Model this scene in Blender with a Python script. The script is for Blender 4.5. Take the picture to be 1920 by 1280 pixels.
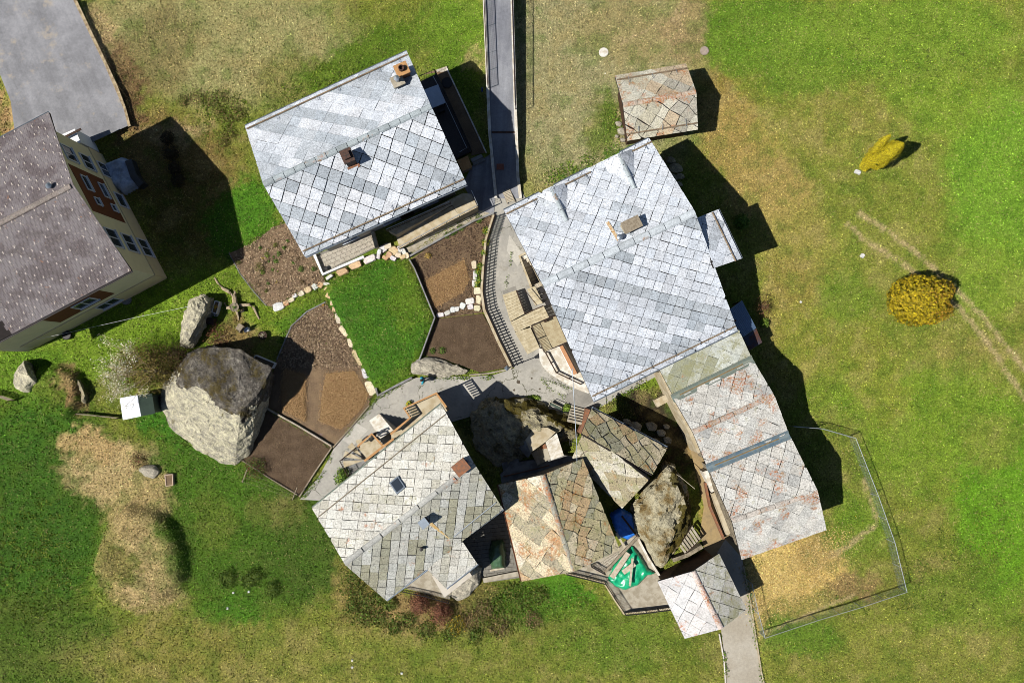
import bpy, bmesh, math, random
import numpy as np
from mathutils import Vector, Matrix, noise as mnoise
from mathutils.geometry import tessellate_polygon

scene = bpy.context.scene
for o in list(bpy.data.objects): bpy.data.objects.remove(o)
COL = scene.collection
rnd = random.Random(7)

# ---------------------------------------------------------------- camera
CAM_H, FPX, IW, IH = 60.0, 1493.0, 1920.0, 1280.0
TILT = math.atan(50/FPX)
cam = bpy.data.cameras.new('camera'); cam.sensor_width = 36; cam.lens = 36*FPX/IW
cam.clip_start = 0.5; cam.clip_end = 3000
camo = bpy.data.objects.new('camera', cam); COL.objects.link(camo)
camo.location = (0, 0, CAM_H); camo.rotation_euler = (TILT, 0, 0); scene.camera = camo
scene.cycles.filter_width = 0.9
CT, ST = math.cos(TILT), math.sin(TILT)
def P(px, py, z=0.0):
    """photo pixel + height above ground -> world point"""
    x, y, w = (px-960)/FPX, -(py-640)/FPX, -1.0
    dy, dz = y*CT - w*ST, y*ST + w*CT
    t = (z-CAM_H)/dz
    return Vector((x*t, dy*t, z))
def to_px(X, Y, Z=0.0):
    dz = Z-CAM_H
    cy, cz = Y*CT + dz*ST, -Y*ST + dz*CT
    return 960 + FPX*X/(-cz), 640 - FPX*cy/(-cz)

# ---------------------------------------------------------------- light
SUN_EL, SUN_AZ = math.radians(53), math.atan2(-0.93, -0.365)
world = bpy.data.worlds.new('World'); scene.world = world; world.use_nodes = True
wn = world.node_tree; bg = wn.nodes['Background']
sky = wn.nodes.new('ShaderNodeTexSky'); sky.sky_type = 'NISHITA'; sky.sun_disc = False
sky.sun_elevation = SUN_EL; sky.sun_rotation = SUN_AZ; sky.altitude = 1500
wn.links.new(sky.outputs[0], bg.inputs[0]); bg.inputs[1].default_value = 0.055
sl = bpy.data.lights.new('sun', 'SUN'); sl.energy = 5.0; sl.angle = math.radians(0.5); sl.color = (1, 0.955, 0.88)
so = bpy.data.objects.new('sun', sl); COL.objects.link(so); so.location = (-40, -16, 60)
so.rotation_euler = Vector((0.93*math.cos(SUN_EL), 0.365*math.cos(SUN_EL), -math.sin(SUN_EL))).to_track_quat('-Z', 'Y').to_euler()
vs = scene.view_settings; vs.view_transform = 'Standard'; vs.look = 'None'; vs.exposure = 0.78; vs.gamma = 1

# ---------------------------------------------------------------- helpers
def s2l(c): 
    c = c/255.0
    return c/12.92 if c <= 0.04045 else ((c+0.055)/1.055)**2.4
GAIN = 1.85
def C(r, g, b): return tuple(min(0.85, s2l(v)/GAIN) for v in (r, g, b))
WLOC = {}
def link(o, parent, wloc):
    COL.objects.link(o)
    if parent is not None:
        o.parent = parent; o.location = Vector(wloc) - WLOC[parent]
    else: o.location = wloc
    WLOC[o] = Vector(wloc)
def tag(o, label=None, cat=None, group=None, kind=None, category=None):
    cat = cat or category
    for k, v in (('label', label), ('category', cat), ('group', group), ('kind', kind)):
        if v: o[k] = v
    return o
def thing(name, label, cat, loc, group=None):
    o = bpy.data.objects.new(name, None); o.empty_display_size = 0.3
    link(o, None, Vector(loc)); return tag(o, label, cat, group)
def ob(name, verts, faces, mat, parent=None, smooth=False, color=None, wloc=None, **tags):
    V = np.array([tuple(v) for v in verts], dtype=float)
    if wloc is None:
        mn, mx = V.min(0), V.max(0)
        wloc = Vector(((mn[0]+mx[0])/2, (mn[1]+mx[1])/2, mn[2]))
    V = V - np.array(wloc)
    me = bpy.data.meshes.new(name); me.from_pydata(V.tolist(), [], faces)
    if mat is not None: me.materials.append(mat)
    if smooth: me.polygons.foreach_set('use_smooth', [True]*len(me.polygons))
    o = bpy.data.objects.new(name, me); link(o, parent, wloc)
    if color: o.color = (*color, 1)
    return tag(o, **tags)
class MB:
    """collects simple solids into one mesh"""
    def __init__(s): s.v = []; s.f = []
    def add(s, v, f):
        n = len(s.v); s.v += [tuple(a) for a in v]; s.f += [tuple(i+n for i in q) for q in f]; return s
    def prism(s, pts, z0, z1):
        """pts: world xy list, extruded"""
        n = len(pts)
        if sum(pts[i][0]*pts[(i+1)%n][1]-pts[(i+1)%n][0]*pts[i][1] for i in range(n)) < 0: pts = pts[::-1]
        zt = z1 if hasattr(z1, '__len__') else [z1]*n
        v = [(p[0], p[1], z0) for p in pts] + [(p[0], p[1], z) for p, z in zip(pts, zt)]
        f = [tuple(range(n-1, -1, -1)), tuple(range(n, 2*n))]
        f += [(i, (i+1) % n, n+(i+1) % n, n+i) for i in range(n)]
        return s.add(v, f)
    def box(s, c, size, rz=0.0, M=None):
        hx, hy, hz = size[0]/2, size[1]/2, size[2]/2
        R = M or Matrix.Rotation(rz, 3, 'Z'); c = Vector(c)
        v = [c + R @ Vector((x*hx, y*hy, z*hz)) for z in (-1, 1) for x, y in ((-1, -1), (1, -1), (1, 1), (-1, 1))]
        return s.add(v, [(3, 2, 1, 0), (4, 5, 6, 7), (0, 1, 5, 4), (1, 2, 6, 5), (2, 3, 7, 6), (3, 0, 4, 7)])
    def beam(s, a, b, w, h, up=(0, 0, 1)):
        a, b = Vector(a), Vector(b); d = b-a; L = d.length
        if L < 1e-5: return s
        x = d/L; y = Vector(up).cross(x)
        y = y.normalized() if y.length > 1e-4 else Vector((0, 1, 0)); z = x.cross(y)
        return s.box((a+b)/2, (L, w, h), M=Matrix((x, y, z)).transposed())
    def tube(s, pts, r, n=6, r2=None):
        pts = [Vector(p) for p in pts]; m = len(pts); base = len(s.v); vs = []
        for i, p in enumerate(pts):
            d = (pts[min(i+1, m-1)] - pts[max(i-1, 0)]).normalized()
            a = d.orthogonal().normalized(); b = d.cross(a)
            rr = r if r2 is None else r + (r2-r)*i/(m-1)
            vs += [p + (a*math.cos(2*math.pi*k/n)+b*math.sin(2*math.pi*k/n))*rr for k in range(n)]
        f = [(i*n+k, i*n+(k+1) % n, (i+1)*n+(k+1) % n, (i+1)*n+k) for i in range(m-1) for k in range(n)]
        f += [tuple(range(n-1, -1, -1)), tuple((m-1)*n+k for k in range(n))]
        return s.add(vs, f)
    def lathe(s, c, prof, n=16):
        c = Vector(c); m = len(prof)
        v = [c + Vector((r*math.cos(2*math.pi*k/n), r*math.sin(2*math.pi*k/n), z)) for r, z in prof for k in range(n)]
        f = [(i*n+k, i*n+(k+1) % n, (i+1)*n+(k+1) % n, (i+1)*n+k) for i in range(m-1) for k in range(n)]
        f += [tuple(range(n-1, -1, -1)), tuple((m-1)*n+k for k in range(n))]
        return s.add(v, f)
    def ob(s, name, mat, parent=None, **kw): return ob(name, s.v, s.f, mat, parent, **kw)
def pxs(lst, z=0.0): return [P(x, y, z) for x, y in lst]
def poly_sheet(name, outer, mat, z, holes=(), parent=None, **kw):
    loops = [pxs(outer, z)] + [pxs(h, z) for h in holes]
    tri = tessellate_polygon(loops); v = [p for l in loops for p in l]
    fs = []
    for t in tri:
        a, b, c = (v[i] for i in t)
        fs.append(tuple(t) if (b-a).cross(c-a).z > 0 else tuple(t[::-1]))
    return ob(name, v, fs, mat, parent, **kw)
def inside(poly, X, Y):
    r = np.zeros(X.shape, bool); n = len(poly)
    for i in range(n):
        x1, y1 = poly[i][0], poly[i][1]; x2, y2 = poly[(i+1) % n][0], poly[(i+1) % n][1]
        if y1 == y2: continue
        c = ((y1 > Y) != (y2 > Y)) & (X < (x2-x1)*(Y-y1)/(y2-y1)+x1); r ^= c
    return r
def vnoise(X, Y, seed):
    """smooth value noise, unit lattice"""
    g = np.random.default_rng(seed).random((128, 128))
    xi = np.floor(X).astype(int); yi = np.floor(Y).astype(int); fx = X-xi; fy = Y-yi
    fx = fx*fx*(3-2*fx); fy = fy*fy*(3-2*fy)
    a = g[yi % 128, xi % 128]; b = g[yi % 128, (xi+1) % 128]; c = g[(yi+1) % 128, xi % 128]; d = g[(yi+1) % 128, (xi+1) % 128]
    return (a*(1-fx)+b*fx)*(1-fy)+(c*(1-fx)+d*fx)*fy
def fbm(X, Y, seed, octv=4):
    s = 0; a = 0.5; t = 0
    for k in range(octv): s = s + a*vnoise(X*2**k+13.7*k, Y*2**k-7.1*k, seed+k); t += a; a *= 0.55
    return s/t

# ---------------------------------------------------------------- materials
class NB:
    def __init__(s, name, rough=0.9, spec=0.25, metal=0.0):
        s.m = bpy.data.materials.new(name); s.m.use_nodes = True; s.nt = s.m.node_tree
        s.b = s.nt.nodes['Principled BSDF']
        s.b.inputs['Roughness'].default_value = rough; s.b.inputs['Metallic'].default_value = metal
        s.b.inputs['Specular IOR Level'].default_value = spec
        s.geo = s.nt.nodes.new('ShaderNodeNewGeometry'); s._h = None
    def n(s, t, **kw):
        nd = s.nt.nodes.new(t)
        for k, v in kw.items(): setattr(nd, k, v)
        return nd
    def put(s, sock, v):
        if hasattr(v, 'is_output'): s.nt.links.new(v, sock)
        elif isinstance(v, (tuple, list)): sock.default_value = (*v, 1) if len(v) == 3 and len(sock.default_value) == 4 else v
        else: sock.default_value = v
    def pos(s, scale=None, rotz=0):
        if scale is None: return s.geo.outputs['Position']
        r0 = s.n('ShaderNodeMapping'); s.put(r0.inputs['Vector'], s.geo.outputs['Position']); r0.inputs['Rotation'].default_value = (0, 0, rotz)
        mp = s.n('ShaderNodeMapping'); s.put(mp.inputs['Vector'], r0.outputs[0]); mp.inputs['Scale'].default_value = scale
        return mp.outputs[0]
    def noise(s, scale, detail=4, rough=0.6, vec=None, dist=0.0):
        nd = s.n('ShaderNodeTexNoise'); s.put(nd.inputs['Vector'], vec or s.pos())
        nd.inputs['Scale'].default_value = scale; nd.inputs['Detail'].default_value = detail
        nd.inputs['Roughness'].default_value = rough; nd.inputs['Distortion'].default_value = dist
        return nd.outputs['Fac']
    def vor(s, scale, out='Distance', feature='F1', vec=None, rnd_=1.0):
        nd = s.n('ShaderNodeTexVoronoi', feature=feature); s.put(nd.inputs['Vector'], vec or s.pos())
        nd.inputs['Scale'].default_value = scale; nd.inputs['Randomness'].default_value = rnd_
        return nd.outputs[out]
    def ss(s, x, lo, hi):
        nd = s.n('ShaderNodeMapRange', interpolation_type='SMOOTHSTEP'); s.put(nd.inputs[0], x)
        nd.inputs[1].default_value = lo; nd.inputs[2].default_value = hi
        return nd.outputs[0]
    def rng(s, x, a, b, lo, hi):
        nd = s.n('ShaderNodeMapRange'); s.put(nd.inputs[0], x)
        for i, v in enumerate((a, b, lo, hi)): nd.inputs[i+1].default_value = v
        return nd.outputs[0]
    def math(s, op, a, b=0.0):
        nd = s.n('ShaderNodeMath', operation=op); s.put(nd.inputs[0], a); s.put(nd.inputs[1], b); return nd.outputs[0]
    def mix(s, f, a, b, mode='MIX'):
        nd = s.n('ShaderNodeMix', data_type='RGBA', blend_type=mode)
        s.put(nd.inputs[0], f); s.put(nd.inputs[6], a); s.put(nd.inputs[7], b); return nd.outputs[2]
    def mul(s, col, fac):
        """colour times scalar socket"""
        nd = s.n('ShaderNodeVectorMath', operation='SCALE'); s.put(nd.inputs[0], col); s.put(nd.inputs['Scale'], fac); return nd.outputs[0]
    def attr(s, name): 
        nd = s.n('ShaderNodeAttribute'); nd.attribute_name = name; return nd
    def objcol(s): return s.n('ShaderNodeObjectInfo').outputs['Color']
    def bump(s, h, strength=0.5, dist=0.05):
        nd = s.n('ShaderNodeBump'); s.put(nd.inputs['Height'], h)
        nd.inputs['Strength'].default_value = strength; nd.inputs['Distance'].default_value = dist
        if s._h is not None: s.nt.links.new(s._h, nd.inputs['Normal'])
        s._h = nd.outputs[0]; s.nt.links.new(nd.outputs[0], s.b.inputs['Normal'])
    def done(s, col): s.put(s.b.inputs['Base Color'], col); return s.m
def plain(name, c, var=0.15, scale=6.0, rough=0.85, spec=0.25, metal=0.0, bump=0.3, c2=None, fine=40.0):
    k = NB(name, rough, spec, metal); n1 = k.noise(scale, 5); n2 = k.noise(fine, 3)
    col = k.mix(k.ss(n1, 0.38, 0.62), c, c2 or tuple(v*(1-var) for v in c))
    col = k.mul(col, k.rng(n2, 0.3, 0.7, 1-var*0.7, 1+var*0.7))
    if bump: k.bump(n2, bump, 0.02)
    return k.done(col)
def slab_mat(name, orange=0.0, dark=0.0, moss=0.0, speck=0.2, streak=0.3):
    k = NB(name, 0.72, 0.3); col = k.attr('zone').outputs['Color']
    broad = k.noise(1.3, 4); fine = k.noise(11, 3, 0.8); mid = k.noise(6, 5, 0.7)
    col = k.mul(col, k.rng(fine, 0.36, 0.60, 1-speck*1.7, 1+speck*0.75))
    col = k.mul(col, k.rng(broad, 0.3, 0.7, 0.84, 1.1)); col = k.mul(col, k.rng(mid, 0.3, 0.7, 0.86, 1.12))
    col = k.mix(k.math('MULTIPLY', k.ss(k.noise(0.45, 6, 0.75), 0.5, 0.68), 0.45), col, k.mul(col, 0.72))
    if streak:
        sv = k.noise(2.2, 5, 0.6, vec=k.pos((0.5, 3.0, 1.0), 0.9), dist=1.5)
        col = k.mix(k.math('MULTIPLY', k.ss(sv, 0.6, 0.72), streak), col, C(225, 228, 230))
    if moss:
        mm = k.math('MULTIPLY', k.ss(k.math('ADD', k.math('MULTIPLY', broad, 0.6), k.math('MULTIPLY', mid, 0.4)), 0.60-moss*0.22, 0.72-moss*0.18), 0.75)
        col = k.mix(mm, col, k.mix(mid, C(128, 128, 88), C(158, 155, 110)))
    if orange:
        om = k.math('MULTIPLY', k.ss(k.noise(0.75, 3, 0.55), 0.66-orange*0.2, 0.74-orange*0.14), k.ss(k.noise(6, 6, 0.85), 0.47, 0.55))
        col = k.mix(k.math('MULTIPLY', om, 0.85), col, k.mix(k.ss(k.noise(2.5, 3), 0.4, 0.6), C(184, 98, 22), C(158, 116, 62)))
    if dark:
        ds = k.math('MULTIPLY', k.math('LESS_THAN', k.vor(3.4), k.rng(k.noise(1.7, 2), 0.35, 0.7, 0.0, 0.13+0.22*dark)), k.ss(k.noise(9, 4), 0.40, 0.5))
        col = k.mix(k.math('MULTIPLY', ds, 0.9), col, C(62, 55, 38))
    k.bump(mid, 0.25, 0.02); k.bump(fine, 0.25, 0.008)
    return k.done(col)
M = {}
M['slab_granite'] = slab_mat('slab_granite', 0.0, 0.0, 0.0, 0.24, 0.35)
M['slab_cream'] = slab_mat('slab_cream', 0.16, 0.16, 0.22, 0.26, 0.35)
M['slab_orange'] = slab_mat('slab_orange', 0.7, 0.06, 0.22, 0.28, 0.3)
M['slab_rust'] = slab_mat('slab_rust', 0.9, 0.25, 0.45, 0.42, 0.5)
M['slab_spotty'] = slab_mat('slab_spotty', 0.42, 1.0, 0.6, 0.34, 0.15)
M['slab_pale'] = slab_mat('slab_pale', 0.55, 0.02, 0.0, 0.15, 0.2)
M['slab_mossy'] = slab_mat('slab_mossy', 0.2, 0.1, 0.65, 0.2, 0.35)
M['ridge_orange'] = slab_mat('ridge_orange', 1.15, 0.1, 0.1, 0.25, 0.1)
M['roof_deck'] = plain('roof_deck', C(46, 40, 38), 0.3, 5, 0.95)
M['ridge_stone'] = slab_mat('ridge_stone', 0.3, 0.0, 0.0, 0.15, 0.1)
M['wood_rail'] = plain('wood_rail', C(150, 132, 108), 0.25, 4, c2=C(122, 104, 84))
M['wood_dark'] = plain('wood_dark', C(74, 55, 42), 0.3, 5, c2=C(56, 42, 33))
M['wood_tan'] = plain('wood_tan', C(196, 150, 98), 0.15, 5, 0.7, c2=C(180, 134, 84))
M['wood_grey'] = plain('wood_grey', C(158, 146, 126), 0.25, 7, c2=C(135, 122, 103))
M['wood_plank'] = plain('wood_plank', C(205, 196, 176), 0.12, 6, c2=C(186, 172, 148))
M['zinc'] = plain('zinc', C(140, 152, 165), 0.15, 4, 0.45, 0.5, 0.5, 0.1)
M['gutter_green'] = plain('gutter_green', C(126, 142, 134), 0.2, 5, 0.55, 0.4, 0.3, 0.1, c2=C(146, 152, 138))
M['gutter_blue'] = plain('gutter_blue', C(108, 132, 148), 0.2, 3, 0.55, 0.4, 0.3, 0.1, c2=C(134, 148, 150))
M['valley_dirt'] = plain('valley_dirt', C(140, 118, 82), 0.3, 5)
M['black_metal'] = plain('black_metal', C(38, 34, 34), 0.2, 6, 0.55, 0.4, 0.3, 0.05)
M['brown_metal'] = plain('brown_metal', C(72, 52, 48), 0.2, 6, 0.6, 0.4, 0.2, 0.05)
M['steel'] = plain('steel', C(205, 212, 220), 0.1, 6, 0.4, 0.5, 0.6, 0.05)
M['copper_rust'] = plain('copper_rust', C(92, 62, 48), 0.3, 8, 0.7, c2=C(58, 46, 42))
M['rust'] = plain('rust', C(158, 104, 72), 0.3, 5, c2=C(128, 96, 76))
M['concrete'] = plain('concrete', C(186, 178, 160), 0.18, 2.2, 0.92, bump=0.4, c2=C(160, 150, 130))
M['concrete_warm'] = plain('concrete_warm', C(202, 190, 164), 0.16, 2.0, 0.92, bump=0.4, c2=C(180, 164, 132))
M['concrete_pale'] = plain('concrete_pale', C(236, 232, 222), 0.12, 2.5, 0.9, c2=C(205, 195, 176))
M['concrete_grey'] = plain('concrete_grey', C(150, 150, 148), 0.2, 2.0, 0.92, c2=C(126, 124, 120))
M['white_paint'] = plain('white_paint', C(250, 250, 248), 0.04, 3, 0.7)
M['wall_beige'] = plain('wall_beige', C(252, 236, 190), 0.05, 2, 0.9, c2=C(246, 230, 186))
M['wall_beige_low'] = plain('wall_beige_low', C(236, 214, 168), 0.06, 2, 0.9)
M['wall_brown'] = plain('wall_brown', C(120, 68, 40), 0.1, 3, 0.85)
M['wall_plaster'] = plain('wall_plaster', C(214, 206, 192), 0.1, 2, 0.9)
M['wall_timber'] = plain('wall_timber', C(92, 66, 46), 0.3, 4, c2=C(70, 50, 36))
M['wall_stone'] = plain('wall_stone', C(168, 156, 134), 0.3, 3, bump=0.8, c2=C(120, 110, 92))
M['glass'] = NB('glass', 0.08, 0.6).done((0.02, 0.026, 0.034))
M['frame_white'] = plain('frame_white', C(232, 234, 240), 0.04, 5, 0.5)
M['white_sheet'] = plain('white_sheet', C(232, 238, 248), 0.05, 2, 0.55)
M['green_sheet'] = plain('green_sheet', C(72, 88, 76), 0.1, 2, 0.5)
M['soil'] = None
# ================================================================ GROUND
YARD = [(-40, -40), (118, -40), (137, 0), (160, 48), (195, 120), (232, 205), (240, 236), (170, 268), (100, 300), (28, 250), (20, 190), (-40, 40)]
LAWN = [(612, 537), (680, 503), (765, 487), (776, 500), (814, 594), (790, 664), (766, 690), (776, 704), (712, 738), (704, 730), (658, 640), (626, 575)]
PATH = [(926, 352), (916, 425), (911, 480), (905, 545), (913, 592), (940, 650), (964, 690), (925, 703), (880, 706), (830, 705), (780, 708), (745, 722), (706, 745), (690, 768), (660, 800), (625, 842), (600, 890), (562, 936), (600, 938), (680, 900), (740, 850), (800, 800), (850, 790), (900, 775), (985, 752), (1040, 772), (1092, 800), (1112, 770), (1165, 742), (1240, 700), (1200, 640), (1100, 560), (1040, 470), (1000, 400), (975, 352)]
PIT = [(977, 482), (987, 477), (1013, 529), (998, 536)]
LOWPATH = [(1352, 1180), (1360, 1240), (1366, 1330), (1442, 1330), (1426, 1260), (1404, 1120), (1392, 1048), (1372, 985), (1345, 920), (1320, 860), (1300, 800), (1250, 735), (1200, 760), (1240, 830), (1290, 900), (1310, 960), (1300, 1010), (1330, 1060)]
BED_A = [(430, 475), (470, 458), (515, 425), (548, 415), (600, 470), (590, 480), (606, 517), (612, 532), (560, 552), (513, 576), (500, 572), (476, 545), (450, 512)]
BED_B = [(519, 672), (545, 612), (575, 585), (610, 567), (630, 592), (658, 648), (700, 735), (692, 758), (660, 795), (625, 838), (560, 798), (497, 763)]
BED_C = [(770, 487), (820, 452), (870, 420), (925, 402), (912, 450), (908, 480), (903, 545), (905, 586), (817, 597)]
BED_D = [(819, 598), (905, 588), (935, 645), (958, 688), (900, 698), (840, 676), (800, 667), (792, 664)]
BED_E = [(497, 766), (622, 836), (560, 930), (455, 864)]
MOUND = [(205, 985), (240, 950), (300, 960), (330, 985), (352, 1040), (350, 1085), (310, 1120), (250, 1140), (190, 1130), (180, 1060)]
MOUND2 = [(75, 690), (110, 688), (150, 700), (158, 740), (140, 780), (90, 790), (70, 740)]
BANK_R = []

# terrain grid: fine in view, stretching to the horizon
xs = np.concatenate([[-900, -500, -250, -120, -70, -52], np.arange(-44, 44.01, 0.22), [52, 70, 120, 250, 500, 900]])
ys = np.concatenate([[-900, -500, -250, -120, -60, -35], np.arange(-27, 31.01, 0.22), [39, 60, 120, 250, 500, 900]])
GX, GY = np.meshgrid(xs, ys); GPX, GPY = to_px(GX, GY)
GPX = np.clip(GPX, -3000, 5000); GPY = np.clip(GPY, -3000, 5000)
def blur(a, n):
    for _ in range(n):
        a = (np.roll(a, 1, 0)+np.roll(a, -1, 0)+a)/3; a = (np.roll(a, 1, 1)+np.roll(a, -1, 1)+a)/3
    return a
def mask(poly, n): return blur(inside(poly, GPX, GPY).astype(float), n)
GZ = 0.10*(fbm(GX*0.35, GY*0.35, 3)-0.5) + 0.05*(fbm(GX*1.6, GY*1.6, 9, 3)-0.5)
flat = np.clip(mask(PATH, 3)+mask(LOWPATH, 3)+mask(BED_A, 2)+mask(BED_B, 2)+mask(BED_C, 2)+mask(BED_D, 2)+mask(BED_E, 2)+mask(LAWN, 2)+mask(YARD, 3), 0, 1)
GZ = GZ*(1-flat) - 0.12*flat
GZ += 0.60*mask(YARD, 4) + 0.42*mask(LAWN, 1) + 0.12*mask(YARD, 4)
wob = fbm(GX*0.9, GY*0.9, 21)
GZ += 0.95*np.clip(mask(MOUND, 2)*(0.75+0.5*wob), 0, 1.2) + 0.95*mask(MOUND2, 1)*(0.6+0.8*wob)
# rough excavated bank beside the yard
bank = [(150, 0), (165, 0), (200, 75), (225, 130), (255, 190), (270, 235), (262, 262), (238, 240), (232, 205), (195, 120), (165, 50)]
GZ += mask(bank, 2)*(0.35*fbm(GX*1.7, GY*1.7, 33))
pitm = inside(PIT, GPX, GPY)

# colour zones: (cx, cy, rx, ry, rotdeg, rgb, strength)
ZN = [
 (1110, 140, 190, 260, 0, (162, 156, 114), 1.0), (1180, 60, 130, 70, 0, (158, 146, 98), .7),
 (420, 70, 270, 130, 10, (164, 158, 106), .95), (560, 160, 90, 60, 0, (128, 128, 66), .7), (300, 90, 80, 90, 0, (128, 116, 74), .6),
 (680, 120, 150, 55, -25, (96, 122, 36), .9), (860, 60, 60, 110, 0, (112, 142, 44), .95), (850, 170, 60, 70, 0, (92, 120, 36), .8),
 (330, 300, 130, 90, 20, (132, 108, 66), .8), (370, 400, 90, 90, 0, (104, 92, 50), .7), (440, 420, 60, 70, 0, (74, 118, 28), .9), (480, 390, 50, 60, 0, (80, 128, 28), .9),
 (260, 620, 260, 90, -15, (118, 148, 42), .95), (60, 700, 90, 60, 0, (104, 140, 40), .9), (470, 560, 110, 80, 0, (120, 142, 44), .9), (560, 620, 50, 40, 0, (88, 128, 34), .8),
 (130, 740, 60, 50, 0, (112, 128, 48), .8), (440, 640, 40, 60, 0, (138, 112, 74), .8),
 (700, 610, 120, 140, 0, (72, 116, 26), 1.0), (760, 560, 40, 60, 0, (112, 132, 46), .5),
 (70, 870, 160, 130, 0, (70, 110, 26), 1.0), (60, 1000, 150, 180, 0, (68, 104, 26), 1.0), (80, 1210, 170, 90, 0, (84, 106, 38), .95),
 (215, 880, 90, 62, 0, (206, 182, 132), 1.0), (262, 940, 70, 60, 0, (192, 170, 118), .95), (285, 1055, 85, 80, 0, (198, 174, 124), .95), (240, 1050, 40, 40, 0, (118, 120, 52), .7), (170, 830, 60, 30, 10, (200, 172, 120), .9),
 (340, 820, 120, 35, 32, (66, 118, 26), .9), (470, 930, 100, 45, 25, (84, 124, 34), .8),
 (470, 1010, 170, 150, 0, (78, 110, 33), 1.0), (570, 1010, 90, 120, 0, (74, 100, 34), .95), (380, 900, 120, 60, 30, (78, 112, 32), .9), (520, 960, 60, 40, 0, (112, 116, 56), .6), (400, 980, 40, 60, 0, (104, 118, 46), .6), (420, 1150, 90, 30, 0, (78, 122, 32), .8),
 (600, 1240, 500, 75, 0, (136, 138, 64), .9), (330, 1220, 130, 80, 0, (140, 136, 66), .8), (900, 1250, 300, 60, 0, (126, 134, 56), .8),
 (680, 1120, 60, 70, 0, (146, 122, 78), .6), (800, 1150, 120, 45, 0, (152, 128, 84), .85), (900, 1110, 90, 50, 0, (116, 104, 60), .7), (1010, 1130, 110, 50, 0, (84, 118, 36), .9), (1150, 1190, 130, 70, 0, (108, 130, 46), .8), (1060, 1100, 60, 25, 15, (80, 126, 30), .9),
 (1000, 1180, 140, 25, 0, (126, 116, 64), .4),
 (1420, 60, 130, 90, 0, (104, 136, 42), .85), (1520, 130, 120, 60, 0, (110, 138, 46), .7), (1700, 70, 240, 90, 0, (118, 146, 48), .8), (1880, 330, 120, 180, 0, (114, 152, 46), .9), (1760, 200, 120, 60, 0, (122, 150, 48), .7),
 (1290, 60, 45, 70, 10, (164, 142, 104), .7), (1330, 190, 60, 60, 0, (148, 126, 66), .7), (1380, 270, 70, 110, -30, (168, 146, 84), .95), (1440, 360, 80, 80, -30, (168, 148, 86), .9), (1500, 460, 90, 90, 0, (156, 146, 76), .7), (1560, 240, 150, 70, 0, (140, 140, 64), .8), (1480, 600, 60, 140, 0, (150, 138, 70), .8),
 (1640, 470, 110, 60, 0, (136, 142, 60), .6), (1560, 640, 120, 80, 0, (136, 142, 56), .7), (1590, 560, 60, 60, 0, (108, 136, 44), .6), (1800, 680, 90, 60, 0, (150, 142, 74), .6), (1860, 520, 80, 80, 0, (124, 150, 50), .7),
 (1720, 800, 230, 130, 0, (120, 146, 46), .85), (1880, 950, 90, 190, 0, (104, 148, 36), .95), (1650, 720, 60, 90, 0, (140, 142, 58), .6), (1860, 830, 60, 60, 0, (138, 142, 62), .6),
 (1540, 870, 90, 110, 0, (126, 130, 58), .7), (1480, 1080, 120, 70, -20, (222, 190, 114), 1.0), (1440, 1110, 60, 90, 0, (224, 196, 122), .95), (1560, 1030, 70, 35, -20, (170, 148, 92), .8), (1610, 990, 60, 70, 0, (112, 138, 44), .8), (1590, 1100, 60, 28, -10, (150, 126, 84), .8), (1500, 1140, 80, 30, -18, (140, 138, 70), .7),
 (1760, 1090, 120, 45, -10, (122, 116, 58), .6), (1560, 1230, 260, 60, 0, (134, 138, 60), .8), (1500, 1190, 80, 40, 0, (96, 130, 40), .7), (1850, 1230, 100, 60, 0, (136, 140, 62), .7), (1820, 1120, 130, 70, 0, (110, 136, 44), .6), (1330, 1240, 30, 90, 0, (128, 130, 60), .7), (1290, 1215, 70, 40, 0, (112, 126, 48), .6),
 (215, 130, 40, 90, -28, (122, 98, 68), .95), (190, 60, 25, 60, -25, (196, 170, 124), .7), (255, 215, 22, 50, -20, (120, 94, 64), .95), (10, 230, 25, 70, -15, (170, 138, 96), .9), (240, 250, 40, 15, -20, (140, 112, 76), .9), (150, 735, 16, 45, -8, (150, 122, 84), .9), (135, 700, 22, 14, 20, (160, 134, 92), .8),
 (1130, 240, 40, 50, 0, (112, 124, 52), .7), (1110, 330, 110, 22, -26, (78, 124, 34), .95), (1145, 215, 22, 40, 0, (96, 116, 40), .7),
 (1200, 720, 60, 25, -25, (118, 140, 44), .9), (900, 790, 60, 40, 0, (60, 78, 34), .8), (1215, 790, 75, 55, 20, (66, 58, 44), 1.0), (1275, 840, 40, 60, -20, (72, 62, 46), 1.0), (1330, 880, 30, 90, -22, (178, 150, 100), .9), (1345, 960, 25, 50, -22, (188, 152, 92), .9),  # near-black brown zones behind the hut: dark soil plus its painted-in shadow
 (890, 110, 20, 25, 0, (176, 160, 110), .6), (340, 245, 70, 20, -12, (176, 152, 110), .7),
]
TRACKS = [([(1612, 400), (1660, 430), (1720, 475), (1790, 540), (1840, 590), (1900, 665), (1960, 740)], 4.5), ([(1590, 420), (1620, 450), (1680, 485), (1730, 525), (1800, 580), (1840, 625), (1900, 715), (1930, 760)], 4.5),
          ([(1262, 40), (1268, 20), (1280, 0), (1290, -20)], 2.0), ([(1270, 45), (1277, 22), (1288, 0)], 2.0), ([(1160, 85), (1180, 72), (1205, 62), (1230, 48)], 1.5), ([(1140, 85), (1160, 70), (1175, 78)], 1.2), ([(1560, 1040), (1600, 1015), (1640, 985)], 5), ([(1620, 900), (1630, 935), (1643, 970)], 4), ([(1420, 1190), (1470, 1170), (1540, 1140), (1600, 1115)], 2.5)]
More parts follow.
